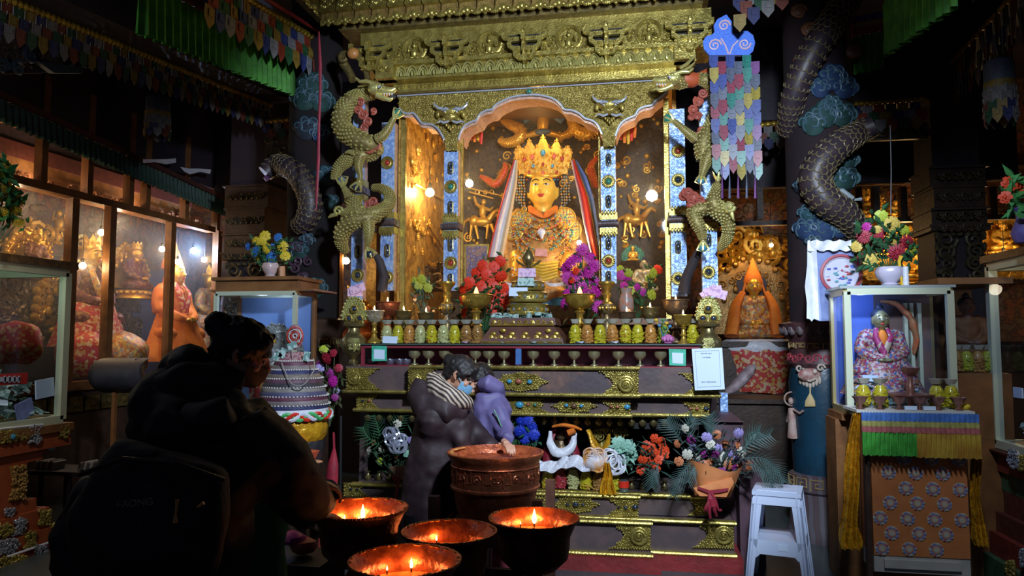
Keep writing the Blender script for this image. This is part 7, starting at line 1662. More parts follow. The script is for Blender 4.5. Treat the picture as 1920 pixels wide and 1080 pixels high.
# draped table
Yt = 4.34; xa2, xb2 = xat(1606,Yt,770), xat(1828,Yt,770); zt_ = zat(1715,770,Yt)
tb = T('draped_offering_table', 'narrow offering table with white top, striped valance and orange medallion brocade', 'table', ((xa2+xb2)/2, 4.42, 0))
b = MB(); b.bbox(xa2, xb2, Yt, 4.62, zt_-.015, zt_); O('white_top', b, M('white_board', (.6,.6,.58), None, 1, .5), tb, smooth=False)
bx0, bx1 = xat(1636,Yt+.06,950), xat(1816,Yt+.06,950)
b = MB(); b.bbox(bx0, bx1, Yt+.06, 4.6, zat(1700,1043,Yt+.06), zt_-.015); O('brocade_front', b, M('orange_brocade', (.50,.17,.05), (.44,.14,.04), 12, .6), tb, smooth=False)
b = MB(); b.bbox(bx0-.0, bx1+.0, Yt+.065, 4.6, zat(1700,1075,Yt+.06), zat(1700,1043,Yt+.06)); b.bbox(bx0+.05, bx1-.05, Yt+.05, Yt+.07, zat(1700,1066,Yt+.06), zat(1700,1050,Yt+.06)); O('white_plinth', b, M('grey_white_board', (.42,.40,.36), (.35,.33,.3), 8, .6), tb, smooth=False)
k = sc(1720,950,Yt+.06); md = MB()
for (q, m_) in ((13,0),(10.5,1),(7.5,2),(5,0)): md.m = m_; md.tube([Vector((0,0,0)), Vector((0,-.0006*(14-q)-.0006,0))], q*k, 16)
for j in range(10): a = 2*pi*j/10; md.m = (1,3,0)[j % 3]; md.ell((cos(a)*10.5*k,-.004,sin(a)*10.5*k), (2.6*k,.001,2.0*k), None, 6, 3)
MED = tomesh(md, 'woven_medallion', [M('weave_cream', (.42,.38,.30), None, 1, .5), M('weave_blue', (.18,.2,.38), None, 1, .5), M('weave_rose', (.42,.2,.13), None, 1, .5), M('weave_red', (.4,.08,.07), None, 1, .5)])
for r in range(9):
    for c_ in range(5):
        px = 1644+c_*51+(20 if r % 2 else 0)-5*(c_ == 0)*0+r*1.6; py = 857+r*28.5+c_*1.5; p = at(px, py, Yt+.059)
        if p.x < bx0+.035 or p.x > bx1-.035 or p.z < zat(1700,1035,Yt+.06): continue
        I('woven_medallion', MED, tb, p)
z = zt_-.012
def valband(h_, mat, name, xl, xr, amp, n, ztop):
    b = MB(); g = []
    for r in range(4):
        g.append([(xl+(xr-xl)*i/n, Yt-.02+amp*sin(i*1.25)*(.3+.7*r/3), ztop-h_*r/3+.003*sin(i*2)) for i in range(n+1)])
    g2 = [[(p[0], p[1]+.006, p[2]) for p in r] for r in g]; b.sheet(g); b.sheet(g2); O(name, b, mat, tb)
vx0, vx1 = xa2+.02, xb2+.01
for (h_, m_) in ((.045,colmat((.08,.22,.65),'band_blue')),(.03,colmat((.45,.42,.12),'band_olive')),(.032,colmat((.5,.14,.14),'band_pink_red'))): valband(h_, m_, 'valance_band', vx0, vx1, .004, 120, z); z -= h_
xmid = xat(1716,Yt,820); valband(.125, colmat((.09,.48,.07),'cloth_green'), 'green_ruffle', vx0, xmid, .016, 60, z); valband(.13, M('cloth_gold', (.52,.36,.05), (.42,.2,.03), 8, .5), 'gold_ruffle', xmid, vx1+.01, .016, 66, z)
b = MB(); b.bbox(bx0-.035, bx0-.01, Yt+.05, Yt+.09, 0, zt_-.02); b.bbox(bx1+.005, bx1+.02, Yt+.1, Yt+.14, 0, zt_-.02); O('leg', b, WOOD, tb, smooth=False)
def drop(label, pts, Y, seed):
    return hang('satin_scarf', label, 'scarf', pts, Y, GSAT, 3, .022, 30)
drop('long gold satin scarf hanging at the left side of the offering table', [(1605,775,6),(1600,820,11),(1598,880,14),(1596,940,14),(1594,985,16),(1596,1010,22),(1598,1030,20)], 4.36, 3)
drop('gold satin scarf hanging at the right side of the offering table', [(1826,800,6),(1830,860,9),(1828,920,8),(1832,970,11),(1838,1005,14),(1842,1024,12)], 4.42, 5)
# things on the table
for i, px in enumerate((1619,1651,1756,1783)):
    jar('y' if i != 0 else 'a', (xat(px,4.52,745), 4.52, zt_+.001), 'glass jar of %s fruit on the offering table, %s from the left' % ('yellow' if i else 'amber', ORD[i]), .95)
fb2 = None; kk = sc(1700,750,4.42)
for i, px in enumerate((1613,1650,1686,1724,1758,1797)):
    loc = Vector((xat(px,4.40,760),4.40,zt_+.001)); lb = 'copper footed bowl on the offering table, %s from the left' % ORD[i]
    if fb2 is None:
        fb2 = T('footed_bowl', lb, 'bowl', loc, 'copper bowls on the offering table'); b = MB(); b.lathe([(8*kk,0),(7*kk,1*kk),(3*kk,4*kk),(4*kk,9*kk),(9*kk,13*kk),(11*kk,18*kk),(15*kk,23*kk),(14*kk,23*kk),(10*kk,18*kk),(6*kk,13*kk)], (0,0,0), 22); O('bowl', b, M('rosy_copper', (.34,.17,.14), (.28,.13,.11), 14, .35, .7), fb2, local=True)
    else: dup(fb2, loc, label=lb)
t = T('tall_copper_lamp', 'tall copper lamp with a wide dish in the middle of the offering table', 'lamp', (xat(1702,4.5,760),4.5,zt_)); RC = M('rosy_copper', (0,0,0))
b = MB(); LP(b,1702,4.5,[(12,767),(6,764),(6,748),(40,741),(40,738),(8,742),(6,735),(8,728),(5,722),(5,705),(10,702),(16,694),(18,689),(16,689),(8,700)],26); O('stem_and_dishes', b, RC, t)
for i, (x, lb) in enumerate(((1706,'white slip between the middle copper bowls'),(1741,'white slip beside the fourth copper bowl'))):
    b = MB(); p = Vector((xat(x,4.38,766),4.37,zt_+.012)); b.box(p, (.06,.02,.02)); TM('paper_slip', b, PAPER, lb, 'paper', smooth=False)
b = MB(); q = Vector((xat(1811,4.42,765),4.42,zt_+.018)); b.ell(q, (.025,.02,.018)); TM('orange_bloom', b, fY, 'small orange flower head at the right end of the offering table', 'flower')
# dark glazed box behind, right of the cabinet
xa3, xb3 = xat(1792,4.9,600), xat(1866,4.9,600)
db = T('dark_glass_cabinet', 'dim wooden glass case with a shadowed figure between the two right cabinets', 'cabinet', ((xa3+xb3)/2,5.1,0))
zb3 = zat(1800,533,4.9); za3 = zat(1800,700,4.9)
b = MB(); b.bbox(xa3-.10, xb3+.1, 4.88, 5.5, zb3, zb3+.04); b.bbox(xa3-.05, xb3+.1, 5.45, 5.5, 0, zb3); b.bbox(xa3-.05, xb3+.1, 4.95, 5.45, 0, za3); O('wooden_case', b, WOODR, db, smooth=False)
g = MB(); g.bbox(xa3-.05, xb3+.1, 4.9, 4.904, za3, zb3); O('pane', g, GLASSC, db, smooth=False)
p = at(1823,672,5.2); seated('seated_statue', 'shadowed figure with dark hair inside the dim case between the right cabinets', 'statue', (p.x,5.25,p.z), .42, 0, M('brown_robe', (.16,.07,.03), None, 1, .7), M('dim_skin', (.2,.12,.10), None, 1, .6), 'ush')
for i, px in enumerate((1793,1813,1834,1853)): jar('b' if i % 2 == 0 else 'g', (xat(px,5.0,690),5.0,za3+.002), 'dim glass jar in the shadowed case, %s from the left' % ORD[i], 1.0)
# --- near glass box at the right edge and its painted base
X = 2.15; yf = atX(1862,600,X).y; zR1 = atX(1862,500,X).z; zR0 = atX(1875,832,X).z
rb = T('glass_cabinet', 'large pale framed glass cabinet at the right edge with banknotes inside', 'cabinet', (X+.3, 4, 0))
framebox(rb, X, X+.6, 3.3, yf, zR0, zR1, .05, ALUM)
g = MB(); g.bbox(X-.002, X+.002, 3.3, yf, zR0, zR1); 
b = MB(); b.bbox(X-.04, X+.64, 3.3, yf+.05, zR1+.025, zR1+.07); O('wooden_top', b, WOODR, rb, smooth=False)
b = MB(); b.bbox(X+.58, X+.6, 3.3, yf, zR0, zR1); O('back', b, M('backing_brown', (.2,.12,.07), (.14,.08,.05), 8, .6), rb, smooth=False)
b = MB(); b.bbox(X+.02, X+.6, 3.3, yf-.02, zR0+.0, zR0+.02); O('floor_board', b, WOODR, rb, smooth=False)
notes('heap of banknotes inside the glass cabinet at the right edge', ((X+.08,X+.5),(3.6,yf-.08),(zR0+.05,zR0+.36)), 200, 33, size=.05)
b = MB(); b.box((X+.03, yf-.2, atX(1905,737,X).z), (.01,.10,.06)); TM('name_card', b, PAPER, 'white card inside the right edge glass cabinet', 'card', smooth=False)
lamp('POINT', 'cabinet_light', (X+.3, 4.2, zR1-.1), 2, (1,.8,.55), .04)
p = Vector((X+.34, 4.45, zR0+.28)); seated('seated_statue', 'small gilt statue behind the glass at the right edge', 'statue', p, .5, radians(-90), BROCG, GOLDW, 'crown', aur=1.4)
PX = [colmat((.20,.03,.02),'base_red'), colmat((.05,.12,.06),'base_green'), colmat((.12,.03,.02),'base_maroon'), colmat((.25,.09,.03),'base_orange')]
def stepbase(t, X, s, yfar, levels, mats):
    for i, (z0, z1, out, ext) in enumerate(levels):
        b = MB(); xa_ = X+s*out; b.bbox(min(xa_, X-s*.6), max(xa_, X-s*.6), 2.6, yfar+ext, z0, z1); O('step', b, mats[i % len(mats)], t, smooth=False)
stepbase(rb, X, -1, yf, ((.95*zR0,zR0-.03,.06,.1),(.80*zR0,.95*zR0,.02,.05),(.66*zR0,.80*zR0,.0,.0),(.5*zR0,.66*zR0,.0,-.03),(.36*zR0,.5*zR0,.04,.03),(.2*zR0,.36*zR0,.08,.08),(0,.2*zR0,.12,.14)), (PX[2],PX[0],PX[1],PX[2]))
def plateX(t, X, poly, gem=None, mat=GOLDG, n=26, seed=0, s=1):
    b = MB(); P_ = [atX(x,y,X) for x,y in poly]; b.prism(P_, (-.01*s,0,0)); R_ = random.Random(seed); k = 0; xs = [p[0] for p in poly]; ys = [p[1] for p in poly]
    while k < n:
        x, y = R_.uniform(min(xs),max(xs)), R_.uniform(min(ys),max(ys)); k += 1
        if inside((x,y), poly):
            q = atX(x,y,X+.008*s); (b.ell(q, .011, None, 6, 4) if k % 3 else b.spiral(q, .018, .006, 1.3, k, 1, (0,1,0), n=4, seg=6))
    o = O('metal_plate', b, mat, t)
    if gem: b = MB(); q = atX(*gem[:2], X+.015*s); b.ell(q, (.012,.022,.02), None, 8, 6); O('gem', b, GEMB, o)
SV = M('beaten_silver', (.45,.48,.55), (.3,.32,.38), 40, .35, .6, .5, 70); 
plateX(rb, X-.065, [(1890,842),(1906,845),(1912,858),(1910,878),(1898,880),(1890,868)], mat=SV, s=-1, n=60); plateX(rb, X-.065, [(1908,853),(1925,855),(1925,882),(1912,882)], s=-1, n=60); plateX(rb, X-.125, [(1885,1050),(1900,1052),(1903,1078),(1886,1082)], s=-1, n=60); plateX(rb, X-.125, [(1912,1030),(1925,1028),(1925,1060),(1914,1062)], mat=SV, s=-1, n=50)
bouquet('orange red artificial flowers with green leaves at the right edge', (1930,430), 4.3, [(1890,343,13,fSc),(1885,370,12,fSc),(1909,345,9,fSc),(1912,372,13,fSc),(1925,350,12,fSc),(1900,350,8,fSc),(1920,365,11,fSc)], 36, .11, .018, colmat((.06,.30,.08),'leaf_bright'), seed=26, kind='rose')
b = MB(); p = at(1925,480,4.3); b.lathe([(.05,zR1+.07),(.07,zR1+.12),(.04,zR1+.2),(.05,zR1+.26)], (p.x,4.3,0), 16); TM('flower_vase', b, colmat((.1,.08,.3),'vase_violet'), 'dark violet vase at the right edge', 'vase')
# --- near glass box at the left edge on its orange red stepped base
X = -4.1; yf = atX(118,650,X).y; zL1 = atX(120,512,X).z; zL0 = atX(118,785,X).z
lb_ = T('glass_cabinet', 'glass cabinet full of banknotes on a red stepped base at the left edge', 'cabinet', (X-.3, 4, 0))
framebox(lb_, X-.6, X, 3.2, yf, zL0, zL1, .055, ALUM)
b = MB(); b.bbox(X-.66, X+.05, 3.2, yf+.06, zL1+.028, zL1+.08); O('wooden_top', b, BRONZE, lb_, smooth=False)
b = MB(); b.bbox(X-.65, X+.05, 3.0, yf+.08, zL0-.08, zL0-.028); O('wooden_sill', b, WOODR, lb_, smooth=False)
b = MB(); b.bbox(X-.6, X-.58, 3.2, yf, zL0, zL0+.4); b.bbox(X-.6, X, 3.2, yf, zL0, zL0+.02); b.bbox(X-.6, X-.56, 3.2, yf, zL0+.4, zL0+.46); O('lower_back_panel', b, ALUMG, lb_, smooth=False)
notes('heap of crumpled banknotes inside the left edge cabinet', ((X-.5,X-.05),(3.5,yf-.06),(zL0+.05,zL0+.34)), 330, 35, size=.055)
lamp('POINT', 'cabinet_light', (X-.3, 3.9, zL1-.12), 3.0, (.8,1,.75), .05)
b = MB(); q = atX(18,711,X-.02); b.box(q, (.01,.28,.075)); TM('red_sign', b, RED, 'red sign with pale lettering inside the left edge cabinet', 'sign', smooth=False)
b = MB(); 
for i in range(4): b.box(atX(5+i*9,711,X-.008), (.004,.05,.03)); b.box(atX(9+i*9,711,X-.008), (.004,.012,.045))
TM('sign_lettering', b, WHT, 'pale lettering on the red sign in the left edge cabinet', 'lettering', smooth=False)
b = MB(); b.box(atX(84,728,X-.03), (.01,.16,.13), Matrix.Rotation(.1,3,'X')); TM('paper_sign', b, PAPER, 'square paper sign on the banknotes in the left edge cabinet', 'sign', smooth=False)
b = MB(); b.box(atX(46,768,X-.03), (.01,.14,.12), Matrix.Rotation(.3,3,'X')); TM('paper_sign', b, colmat((.3,.35,.7),'paper_blue'), 'blue printed paper tilted on the banknotes in the left edge cabinet', 'sign', smooth=False)
L0 = zL0-.08; zz = lambda px, py: atX(px, py, X).z
lv = [(zz(125,833),L0,.03,0,130),(zz(100,845),zz(125,833),.0,0,100),(zz(75,862),zz(100,845),-.0,0,78),(zz(50,938),zz(75,862),0,0,50),(zz(70,955),zz(50,938),0,0,70),(zz(95,985),zz(70,955),.02,0,95),(zz(117,1010),zz(95,985),.04,0,118),(0,zz(117,1010),.07,0,138)]
OR = M('base_orange_red', (.38,.09,.03), (.30,.06,.02), 8, .5, 0, .3, 20)
for i, (z0, z1, out, _, pxe) in enumerate(lv):
    b = MB(); ye = atX(pxe, 900, X+out).y; b.bbox(X-.6, X+out, 2.6, ye, z0, z1); O('step', b, OR if i != 7 else M('base_dark_red', (.16,.02,.015), None, 1, .5), lb_, smooth=False)
plateX(lb_, X+.035, [(0,808),(48,806),(56,812),(50,822),(30,828),(0,832)], (25,819), n=120, seed=1); plateX(lb_, X+.035, [(56,800),(80,796),(74,808),(77,828),(52,832),(60,815)], mat=SV, n=90, seed=2); plateX(lb_, X+.035, [(108,803),(130,795),(129,818),(108,822),(115,812)], n=60, seed=3)
plateX(lb_, X+.005, [(0,843),(14,842),(20,850),(12,856),(0,858)], mat=SV, n=40, seed=4); plateX(lb_, X+.005, [(88,832),(102,828),(102,842),(90,842)], mat=SV, n=30, seed=5)
plateX(lb_, X+.005, [(18,875),(50,872),(49,936),(16,940),(26,908)], n=120, seed=6, mat=M('ochre_plate', (.42,.26,.08), (.35,.2,.06), 20, .45, .3)); plateX(lb_, X+.005, [(10,955),(27,953),(26,968),(12,970)], mat=SV, n=30, seed=7)
plateX(lb_, X+.025, [(72,958),(95,957),(94,984),(71,984),(78,970)], n=80, seed=8); plateX(lb_, X+.025, [(25,975),(48,974),(48,998),(24,1002),(32,986)], mat=SV, n=70, seed=9); plateX(lb_, X+.025, [(-5,985),(20,983),(26,992),(18,1004),(-5,1008)], n=70, seed=10)
plateX(lb_, X+.045, [(97,982),(118,980),(118,1008),(95,1010),(102,996)], n=80, seed=11); plateX(lb_, X+.045, [(44,1000),(68,999),(68,1025),(44,1030),(52,1015)], n=80, seed=12); plateX(lb_, X+.045, [(-5,1015),(28,1008),(38,1018),(28,1035),(-5,1040)], mat=SV, n=110, seed=13)
plateX(lb_, X+.075, [(66,1025),(90,1022),(88,1050),(62,1065),(72,1042)], mat=SV, n=70, seed=14); plateX(lb_, X+.075, [(-5,1048),(45,1040),(56,1050),(40,1068),(-5,1078)], (24,1063), n=140, seed=15); plateX(lb_, X+.075, [(124,1013),(137,1011),(130,1028),(126,1032)], mat=SV, n=30, seed=16)
b = MB()
for i in range(52): x = 2+i*2.7; b.ell(atX(x, 1049-x*.346, X+.075), .009, None, 6, 4)
for i in range(40): x = 2+i*2; b.ell(atX(x, 804-x*.1, X+.04), .007, None, 6, 4)
O('pearl_strings', b, WHT, lb_)
# yellow flowers at the left edge
b = MB()
yl = [(8,310,11,fY),(2,322,9,fLG),(12,340,12,fY),(25,368,13,fY),(34,380,12,fY),(8,352,11,fY),(30,395,11,fY),(3,400,12,fY),(34,417,12,fY),(-8,370,12,fY),(0,328,9,fLG),(26,360,10,fY)]
R_ = random.Random(30); yb_ = T('bouquet', 'yellow artificial flowers with green leaves at the left edge', 'flowers', atX(-5, 485, -3.95)); lf = MB(); st_ = MB()
for (x,y,r,m_) in yl:
    p = atX(x,y,-3.95); I('flower', fmesh(m_,'mum'), yb_, p, (R_.uniform(-.5,.3),0,R_.uniform(.3,1.2)), r*.0034); leaves(lf, [p], 8, .09, .02, R_); st_.tube([p, atX(-12,470,-3.97)], .003, 4)
O('stems', st_, LEAF, yb_); O('foliage', lf, colmat((.06,.30,.08),'leaf_bright'), yb_, kind='stuff')
# --- dark curved seat, low bench
b = MB(); g = []
for i in range(15):
    a = radians(-60+i*14); g.append([Vector((xat(232,5.4,700)-.0+s*.0, 5.3+.0, 0))+Vector((cc, s*.16, zz_)) for s in (-1,1) for cc, zz_ in ((0,0),)])
sx = xat(165,5.2,700); ex = xat(255,5.2,700); b2 = MB()
rows = []
for i in range(13):
    t_ = i/12; a = t_*pi*.95; zc = zat(200,706,5.2); h_ = zat(200,672,5.2)-zc
    rows.append([(sx+(ex-sx)*u+(.10*(1-cos(a))/2)*(1 if u > .5 else .3), 5.2-.02+.22*(1-sin(a)), zc+h_*cos(a)*1.0) for u in (0,.33,.66,1)])
b2.sheet(rows); b2.sheet([[(p[0], p[1]+.012, p[2]) for p in r] for r in rows])
cs = T('curved_seat_shell', 'dark blue black curved shell on thin legs in front of the left glazed case', 'chair', (sx+.2, 5.3, 0)); O('curved_shell', b2, M('dark_blue_vinyl', (.025,.028,.045), (.04,.04,.06), 12, .5), cs)
b = MB(); b.prism([at(253,673,5.3), at(265,690,5.3), at(278,725,5.3), at(276,733,5.3), at(262,733,5.3), at(250,710,5.3)], (0,.02,0)); O('brown_side', b, M('brown_leather', (.10,.045,.025), None, 1, .6), cs)
b = MB()
for px in (212, 262):
    x = xat(px,5.3,760); b.bbox(x-.015, x+.015, 5.3, 5.33, 0, zat(210,735,5.3))
O('leg', b, WOODR, cs, smooth=False)
bn = T('low_bench', 'low black bench with folded striped cloths beside the left red base', 'bench', (xat(118,5.0,900),5.0,0))
zbn = zat(118,885,4.9); xb0, xb1 = xat(52,4.9,890), xat(205,4.9,870)
b = MB(); b.bbox(xb0, xb1, 4.9, 5.2, zbn-.03, zbn); O('top', b, BLK, bn, smooth=False)
for x in (xb0+.1, (xb0+xb1)/2, xb1-.05):
    for y in (4.92, 5.17): b = MB(); b.box((x,y,zbn/2-.015), (.025,.025,zbn-.03)); O('leg', b, BLK, bn, smooth=False)
for px, lb in ((90,'folded striped cloth at the left end of the low black bench'),(172,'folded striped cloth at the right end of the low black bench')):
    b = MB(); p = Vector((xat(px,5.0,870),5.02,zbn)); 
    for i in range(7): b.m = i % 2; b.box(p+Vector((-.07+i*.024,0,.03+.004*(i%3))), (.02,.12,.06), Matrix.Rotation(.3,3,'Y'))
    TM('folded_cloth', b, [M('cloth_dim_pale', (.22,.2,.17), None, 1, .7), M('cloth_dim_dark', (.04,.04,.05), None, 1, .7)], lb, 'cloth', smooth=False)
# --- white plastic step stool
sc_ = at(1452, 915, 4.62); H = sc_.z
sl = T('step_stool', 'white plastic step stool standing right of the altar', 'stool', (sc_.x+.02, 4.62, 0), rz=radians(-14))
PW = M('white_plastic', (.52,.60,.78), None, 1, .38); a_, b_ = .125, .125; A_, B_ = .175, .19
def lerp(z): t = 1-z/H; return a_+(A_-a_)*t, b_+(B_-b_)*t
b = MB(); b.box((0,0,H-.012), (2*a_+.02,2*b_+.02,.024)); b.box((0,0,H+.001), (2*a_-.03,2*b_-.03,.006)); O('top', b, PW, sl, local=True)
for sx_ in (-1,1):
    for sy_ in (-1,1):
        b = MB(); A0, B0 = lerp(H-.02); A1_, B1_ = lerp(0); w_ = .04
        for k in (0,1):
            d0 = Vector((-sx_*w_,0,0)) if k == 0 else Vector((0,-sy_*w_,0)); th = Vector((0,-sy_*.008,0)) if k == 0 else Vector((-sx_*.008,0,0))
            p0 = Vector((sx_*A0,sy_*B0,H-.02)); p1 = Vector((sx_*A1_,sy_*B1_,0)); b.prism([p0, p0+d0*1.3, p1+d0*.8, p1], th)
            b.tube([p0+d0*.5-th*.6, p1+d0*.4-th*.6], .004, 5)
        O('leg', b, PW, sl, local=True, smooth=False)
for sy_ in (-1,1):
    A0, B0 = lerp(H-.03); A1_, B1_ = lerp(H-.09); b = MB(); b.prism([Vector((-A0,sy_*B0,H-.02)), Vector((A0,sy_*B0,H-.02)), Vector((A1_,sy_*B1_,H-.075)), Vector((-A1_,sy_*B1_,H-.075))], (0,-sy_*.008,0)); O('apron', b, PW, sl, local=True, smooth=False); b = MB()
    z1, z0 = H*.52, H*.38; A0, B0 = lerp(z1); A1_, B1_ = lerp(z0)
    b.prism([Vector((-A0,sy_*B0,z1)), Vector((A0,sy_*B0,z1)), Vector((A1_,sy_*B1_,z0-.03)), Vector((A1_*.72,sy_*B1_,z0-.02)), Vector((A1_*.6,sy_*B1_,z0)), Vector((-A1_*.6,sy_*B1_,z0)), Vector((-A1_*.72,sy_*B1_,z0-.02)), Vector((-A1_,sy_*B1_,z0-.03))], (0,-sy_*.008,0)); O('apron', b, PW, sl, local=True, smooth=False)
for sx_ in (-1,1):
    A0, B0 = lerp(H-.03); A1_, B1_ = lerp(H-.08); b = MB(); b.prism([Vector((sx_*A0,-B0,H-.02)), Vector((sx_*A0,B0,H-.02)), Vector((sx_*A1_,B1_,H-.06)), Vector((sx_*A1_,-B1_,H-.06))], (-sx_*.008,0,0)); O('apron', b, PW, sl, local=True, smooth=False); b = MB()
    z1, z0 = H*.52, H*.42; A0, B0 = lerp(z1); A1_, B1_ = lerp(z0); b.prism([Vector((sx_*A0,-B0,z1)), Vector((sx_*A0,B0,z1)), Vector((sx_*A1_,B1_,z0)), Vector((sx_*A1_,-B1_,z0))], (-sx_*.008,0,0)); O('apron', b, PW, sl, local=True, smooth=False)
b = MB(); b.box((0,0,H*.51), (2*lerp(H*.51)[0]-.02, 2*lerp(H*.51)[1]-.02, .008)); O('step_shelf', b, PW, sl, local=True, smooth=False)
b = MB(); A0, B0 = lerp(H*.47); b.box((0.03,-B0-.003,H*.46), (.05,.003,.035)); O('sticker', b, PAPER, sl, local=True, smooth=False)
# ================================================================ large copper butter lamps in front
def bowl(px, py, rpx, D, label, depth=.12, foot=True, flames=(), oil=.045, e=1.0, cols=COPPER, straight=False, h_total=None):
    c = atD(px, py, D); r = rpx*D/F; z = c.z; e *= .42; oil += .035
    t = T('butter_lamp_bowl', label, 'lamp', (c.x, c.y, 0), )
    C0 = (c.x, c.y, 0)
    b = MB(); b.lathe([(r*1.0,z),(r*1.0,z-.006),(r*.93,z-.016),(r*.80,z-depth*.55),(r*.78,z-depth*.95),(r*.74,z-depth*1.25),(r*.5,z-depth*1.6),(r*.2,z-depth*1.7)], C0, 48, cap=False); O('bowl_outside', b, COPD, t)
    b = MB(); b.lathe([(r*1.0,z),(r*.985,z+.003),(r*.965,z+.003)], C0, 48, cap=False)
    for i in range(80): a = 2*pi*i/80; b.ell((c.x+cos(a)*r*.985, c.y+sin(a)*r*.985, z+.001), .0045, None, 5, 3)
    O('rim', b, COPPER, t)
    b = MB(); b.lathe([(r*.965,z+.003),(r*.90,z-.012),(r*.80,z-.03),(r*.745,z-depth*.55),(r*.735,z-depth)], C0, 48, cap=False); O('bowl_inside', b, COPIN, t)
    b = MB(); zo = z-oil; rr = r*.775; g = []
    b.lathe([(.001,zo),(rr*.5,zo),(rr,zo)], C0, 32, cap=False); O('melted_butter', b, M('melted_butter', (.45,.12,.03), (.6,.2,.05), 20, .12, 0, .1, 30), t)
    b = MB(); R_ = random.Random(int(px))
    for i in range(26):
        a = R_.uniform(pi*1.05, pi*1.75) ; q = R_.uniform(.3,.85)*rr; b.ell((c.x+cos(a)*q, c.y+sin(a)*q*.7, zo+.002), (R_.uniform(.012,.03), R_.uniform(.012,.03), R_.uniform(.008,.02)), None, 7, 5)
    for i in range(30):
        a = R_.uniform(0,6.28); b.ell((c.x+cos(a)*r*.955, c.y+sin(a)*r*.955, z+.001), (R_.uniform(.004,.012),)*2+(.004,), None, 5, 4)
    O('wax_crust', b, M('wax_crust', (.60,.26,.07), (.45,.15,.04), 30, .5), t)
    zb_ = z-depth*1.7
    if foot:
        b = MB(); b.lathe([(r*.3,zb_+.03),(r*.2,zb_-.01),(r*.3,zb_-.04),(r*.18,zb_-.08),(r*.16,zb_*.55),(r*.3,zb_*.5),(r*.18,zb_*.45),(r*.3,.14),(r*.75,.05),(r*.8,0)], C0, 32); O('stem_and_foot', b, COPD, t)
    for (fx, fy, hf) in flames:
        p = atD(fx, fy, D); rv = ray(fx, fy); tt = (zo-CZ)/rv.z; q = Vector((rv.x*tt, rv.y*tt, zo))
        dv = Vector((q.x-c.x, q.y-c.y)); 
        if dv.length > rr*.88: dv *= rr*.88/dv.length; q.x, q.y = c.x+dv.x, c.y+dv.y
        b = MB(); b.tube([q, q+Vector((0,0,.014))], .003, 5); O('wick', b, BLK, t)
        b = MB(); b.lathe([(hf*.02,0),(hf*.14,hf*.15),(hf*.16,hf*.32),(hf*.10,hf*.65),(hf*.01,hf)], q+Vector((0,0,.012)), 10); O('flame', b, FLAME, t)
        lamp('POINT', 'flame_light', q+Vector((0,0,.02+hf*.5)), e*(hf/.04), (1,.36,.10), .012)
    return t, c, r
bowl(674, 953, 89, 2.70, 'copper butter lamp bowl under the hands of the woman at left', flames=((612,968,.022),(672,968,.012),(686,966,.055)), e=1.5)
bowl(842, 996, 88, 2.75, 'copper butter lamp bowl in the middle of the front group', flames=((803,1010,.022),), e=1.1, oil=.04)
bowl(759, 1050, 104, 2.35, 'nearest copper butter lamp bowl at the bottom edge of the picture', flames=((703,1064,.016),(776,1064,.034)), e=1.0, oil=.04)
bowl(1001, 971, 84, 2.92, 'copper butter lamp bowl at the right of the front group', flames=((1002,985,.06),(965,983,.012)), e=1.6, oil=.03)
# raised engraved bowl on its wooden stand
c = atD(929, 847, 3.6); r = 89*3.6/F; z = c.z
t = T('engraved_copper_bowl', 'large engraved copper bowl raised on a dark wooden stand before the altar', 'bowl', (c.x,c.y,z-.35))
C0 = (c.x,c.y,0)
b = MB(); b.lathe([(r,z),(r,z-.008),(r*.94,z-.03),(r*.90,z-.05),(r*.90,z-.15),(r*.93,z-.155),(r*.93,z-.165),(r*.86,z-.18),(r*.80,z-.27),(r*.6,z-.33)], C0, 48, cap=False); O('outer_wall', b, COPPER, t)
b = MB(); b.lathe([(r,z),(r*.97,z+.004),(r*.93,z-.01),(r*.84,z-.03),(r*.80,z-.06)], C0, 48, cap=False); b.lathe([(.001,z-.035),(r*.84,z-.035)], C0, 32, cap=False)
for i in range(90): a = 2*pi*i/90; b.ell((c.x+cos(a)*r*.985, c.y+sin(a)*r*.985, z), .005, None, 5, 3)
O('rim_and_butter', b, COPIN, t)
b = MB()
for i in range(28):
    a = 2*pi*i/28; tg = (-sin(a),cos(a),0); q = Vector((c.x+cos(a)*r*.905, c.y+sin(a)*r*.905, z-.10)); tv = Vector(tg)
    if i % 4 == 0: b.spiral(q, .022, .004, 1.6, 0, 1, tg); b.ell(q, .008, None, 6, 4)
    elif i % 4 == 2: b.spiral(q+tv*.01, .018, .004, 1.4, 0, 1, tg); b.spiral(q-tv*.01, .018, .004, 1.4, pi, -1, tg)
    else: b.tube([q+tv*dx+Vector((0,0,dz)) for dx,dz in ((-.018,-.035),(-.018,.035),(.018,.035),(.018,-.02),(-.006,-.02),(-.006,.018))], .003, 4)
b.ring((c.x,c.y,z-.058), r*.91, .004, 48, 5, (1,0,0), (0,1,0)); O('engraving', b, COPPER, t)
b = MB(); R_ = random.Random(5)
for i in range(24): a = R_.uniform(2.6,3.9); b.ell((c.x+cos(a)*r*.92, c.y+sin(a)*r*.92, z-.002), (.012,.012,.006), None, 6, 4)
O('wax_crust', b, M('wax_crust', (0,0,0)), t)
ws = T('wooden_stand', 'dark wooden stand carrying the engraved copper bowl', 'stand', (c.x,c.y,0)); hw = r*1.02
for sx_ in (-1,1):
    for sy_ in (-1,1): b = MB(); b.box((c.x+sx_*hw, c.y+sy_*hw, (z-.17)/2), (.045,.045,z-.17)); O('leg', b, M('stand_wood', (.12,.05,.03), (.08,.03,.02), 10, .5), ws, smooth=False)
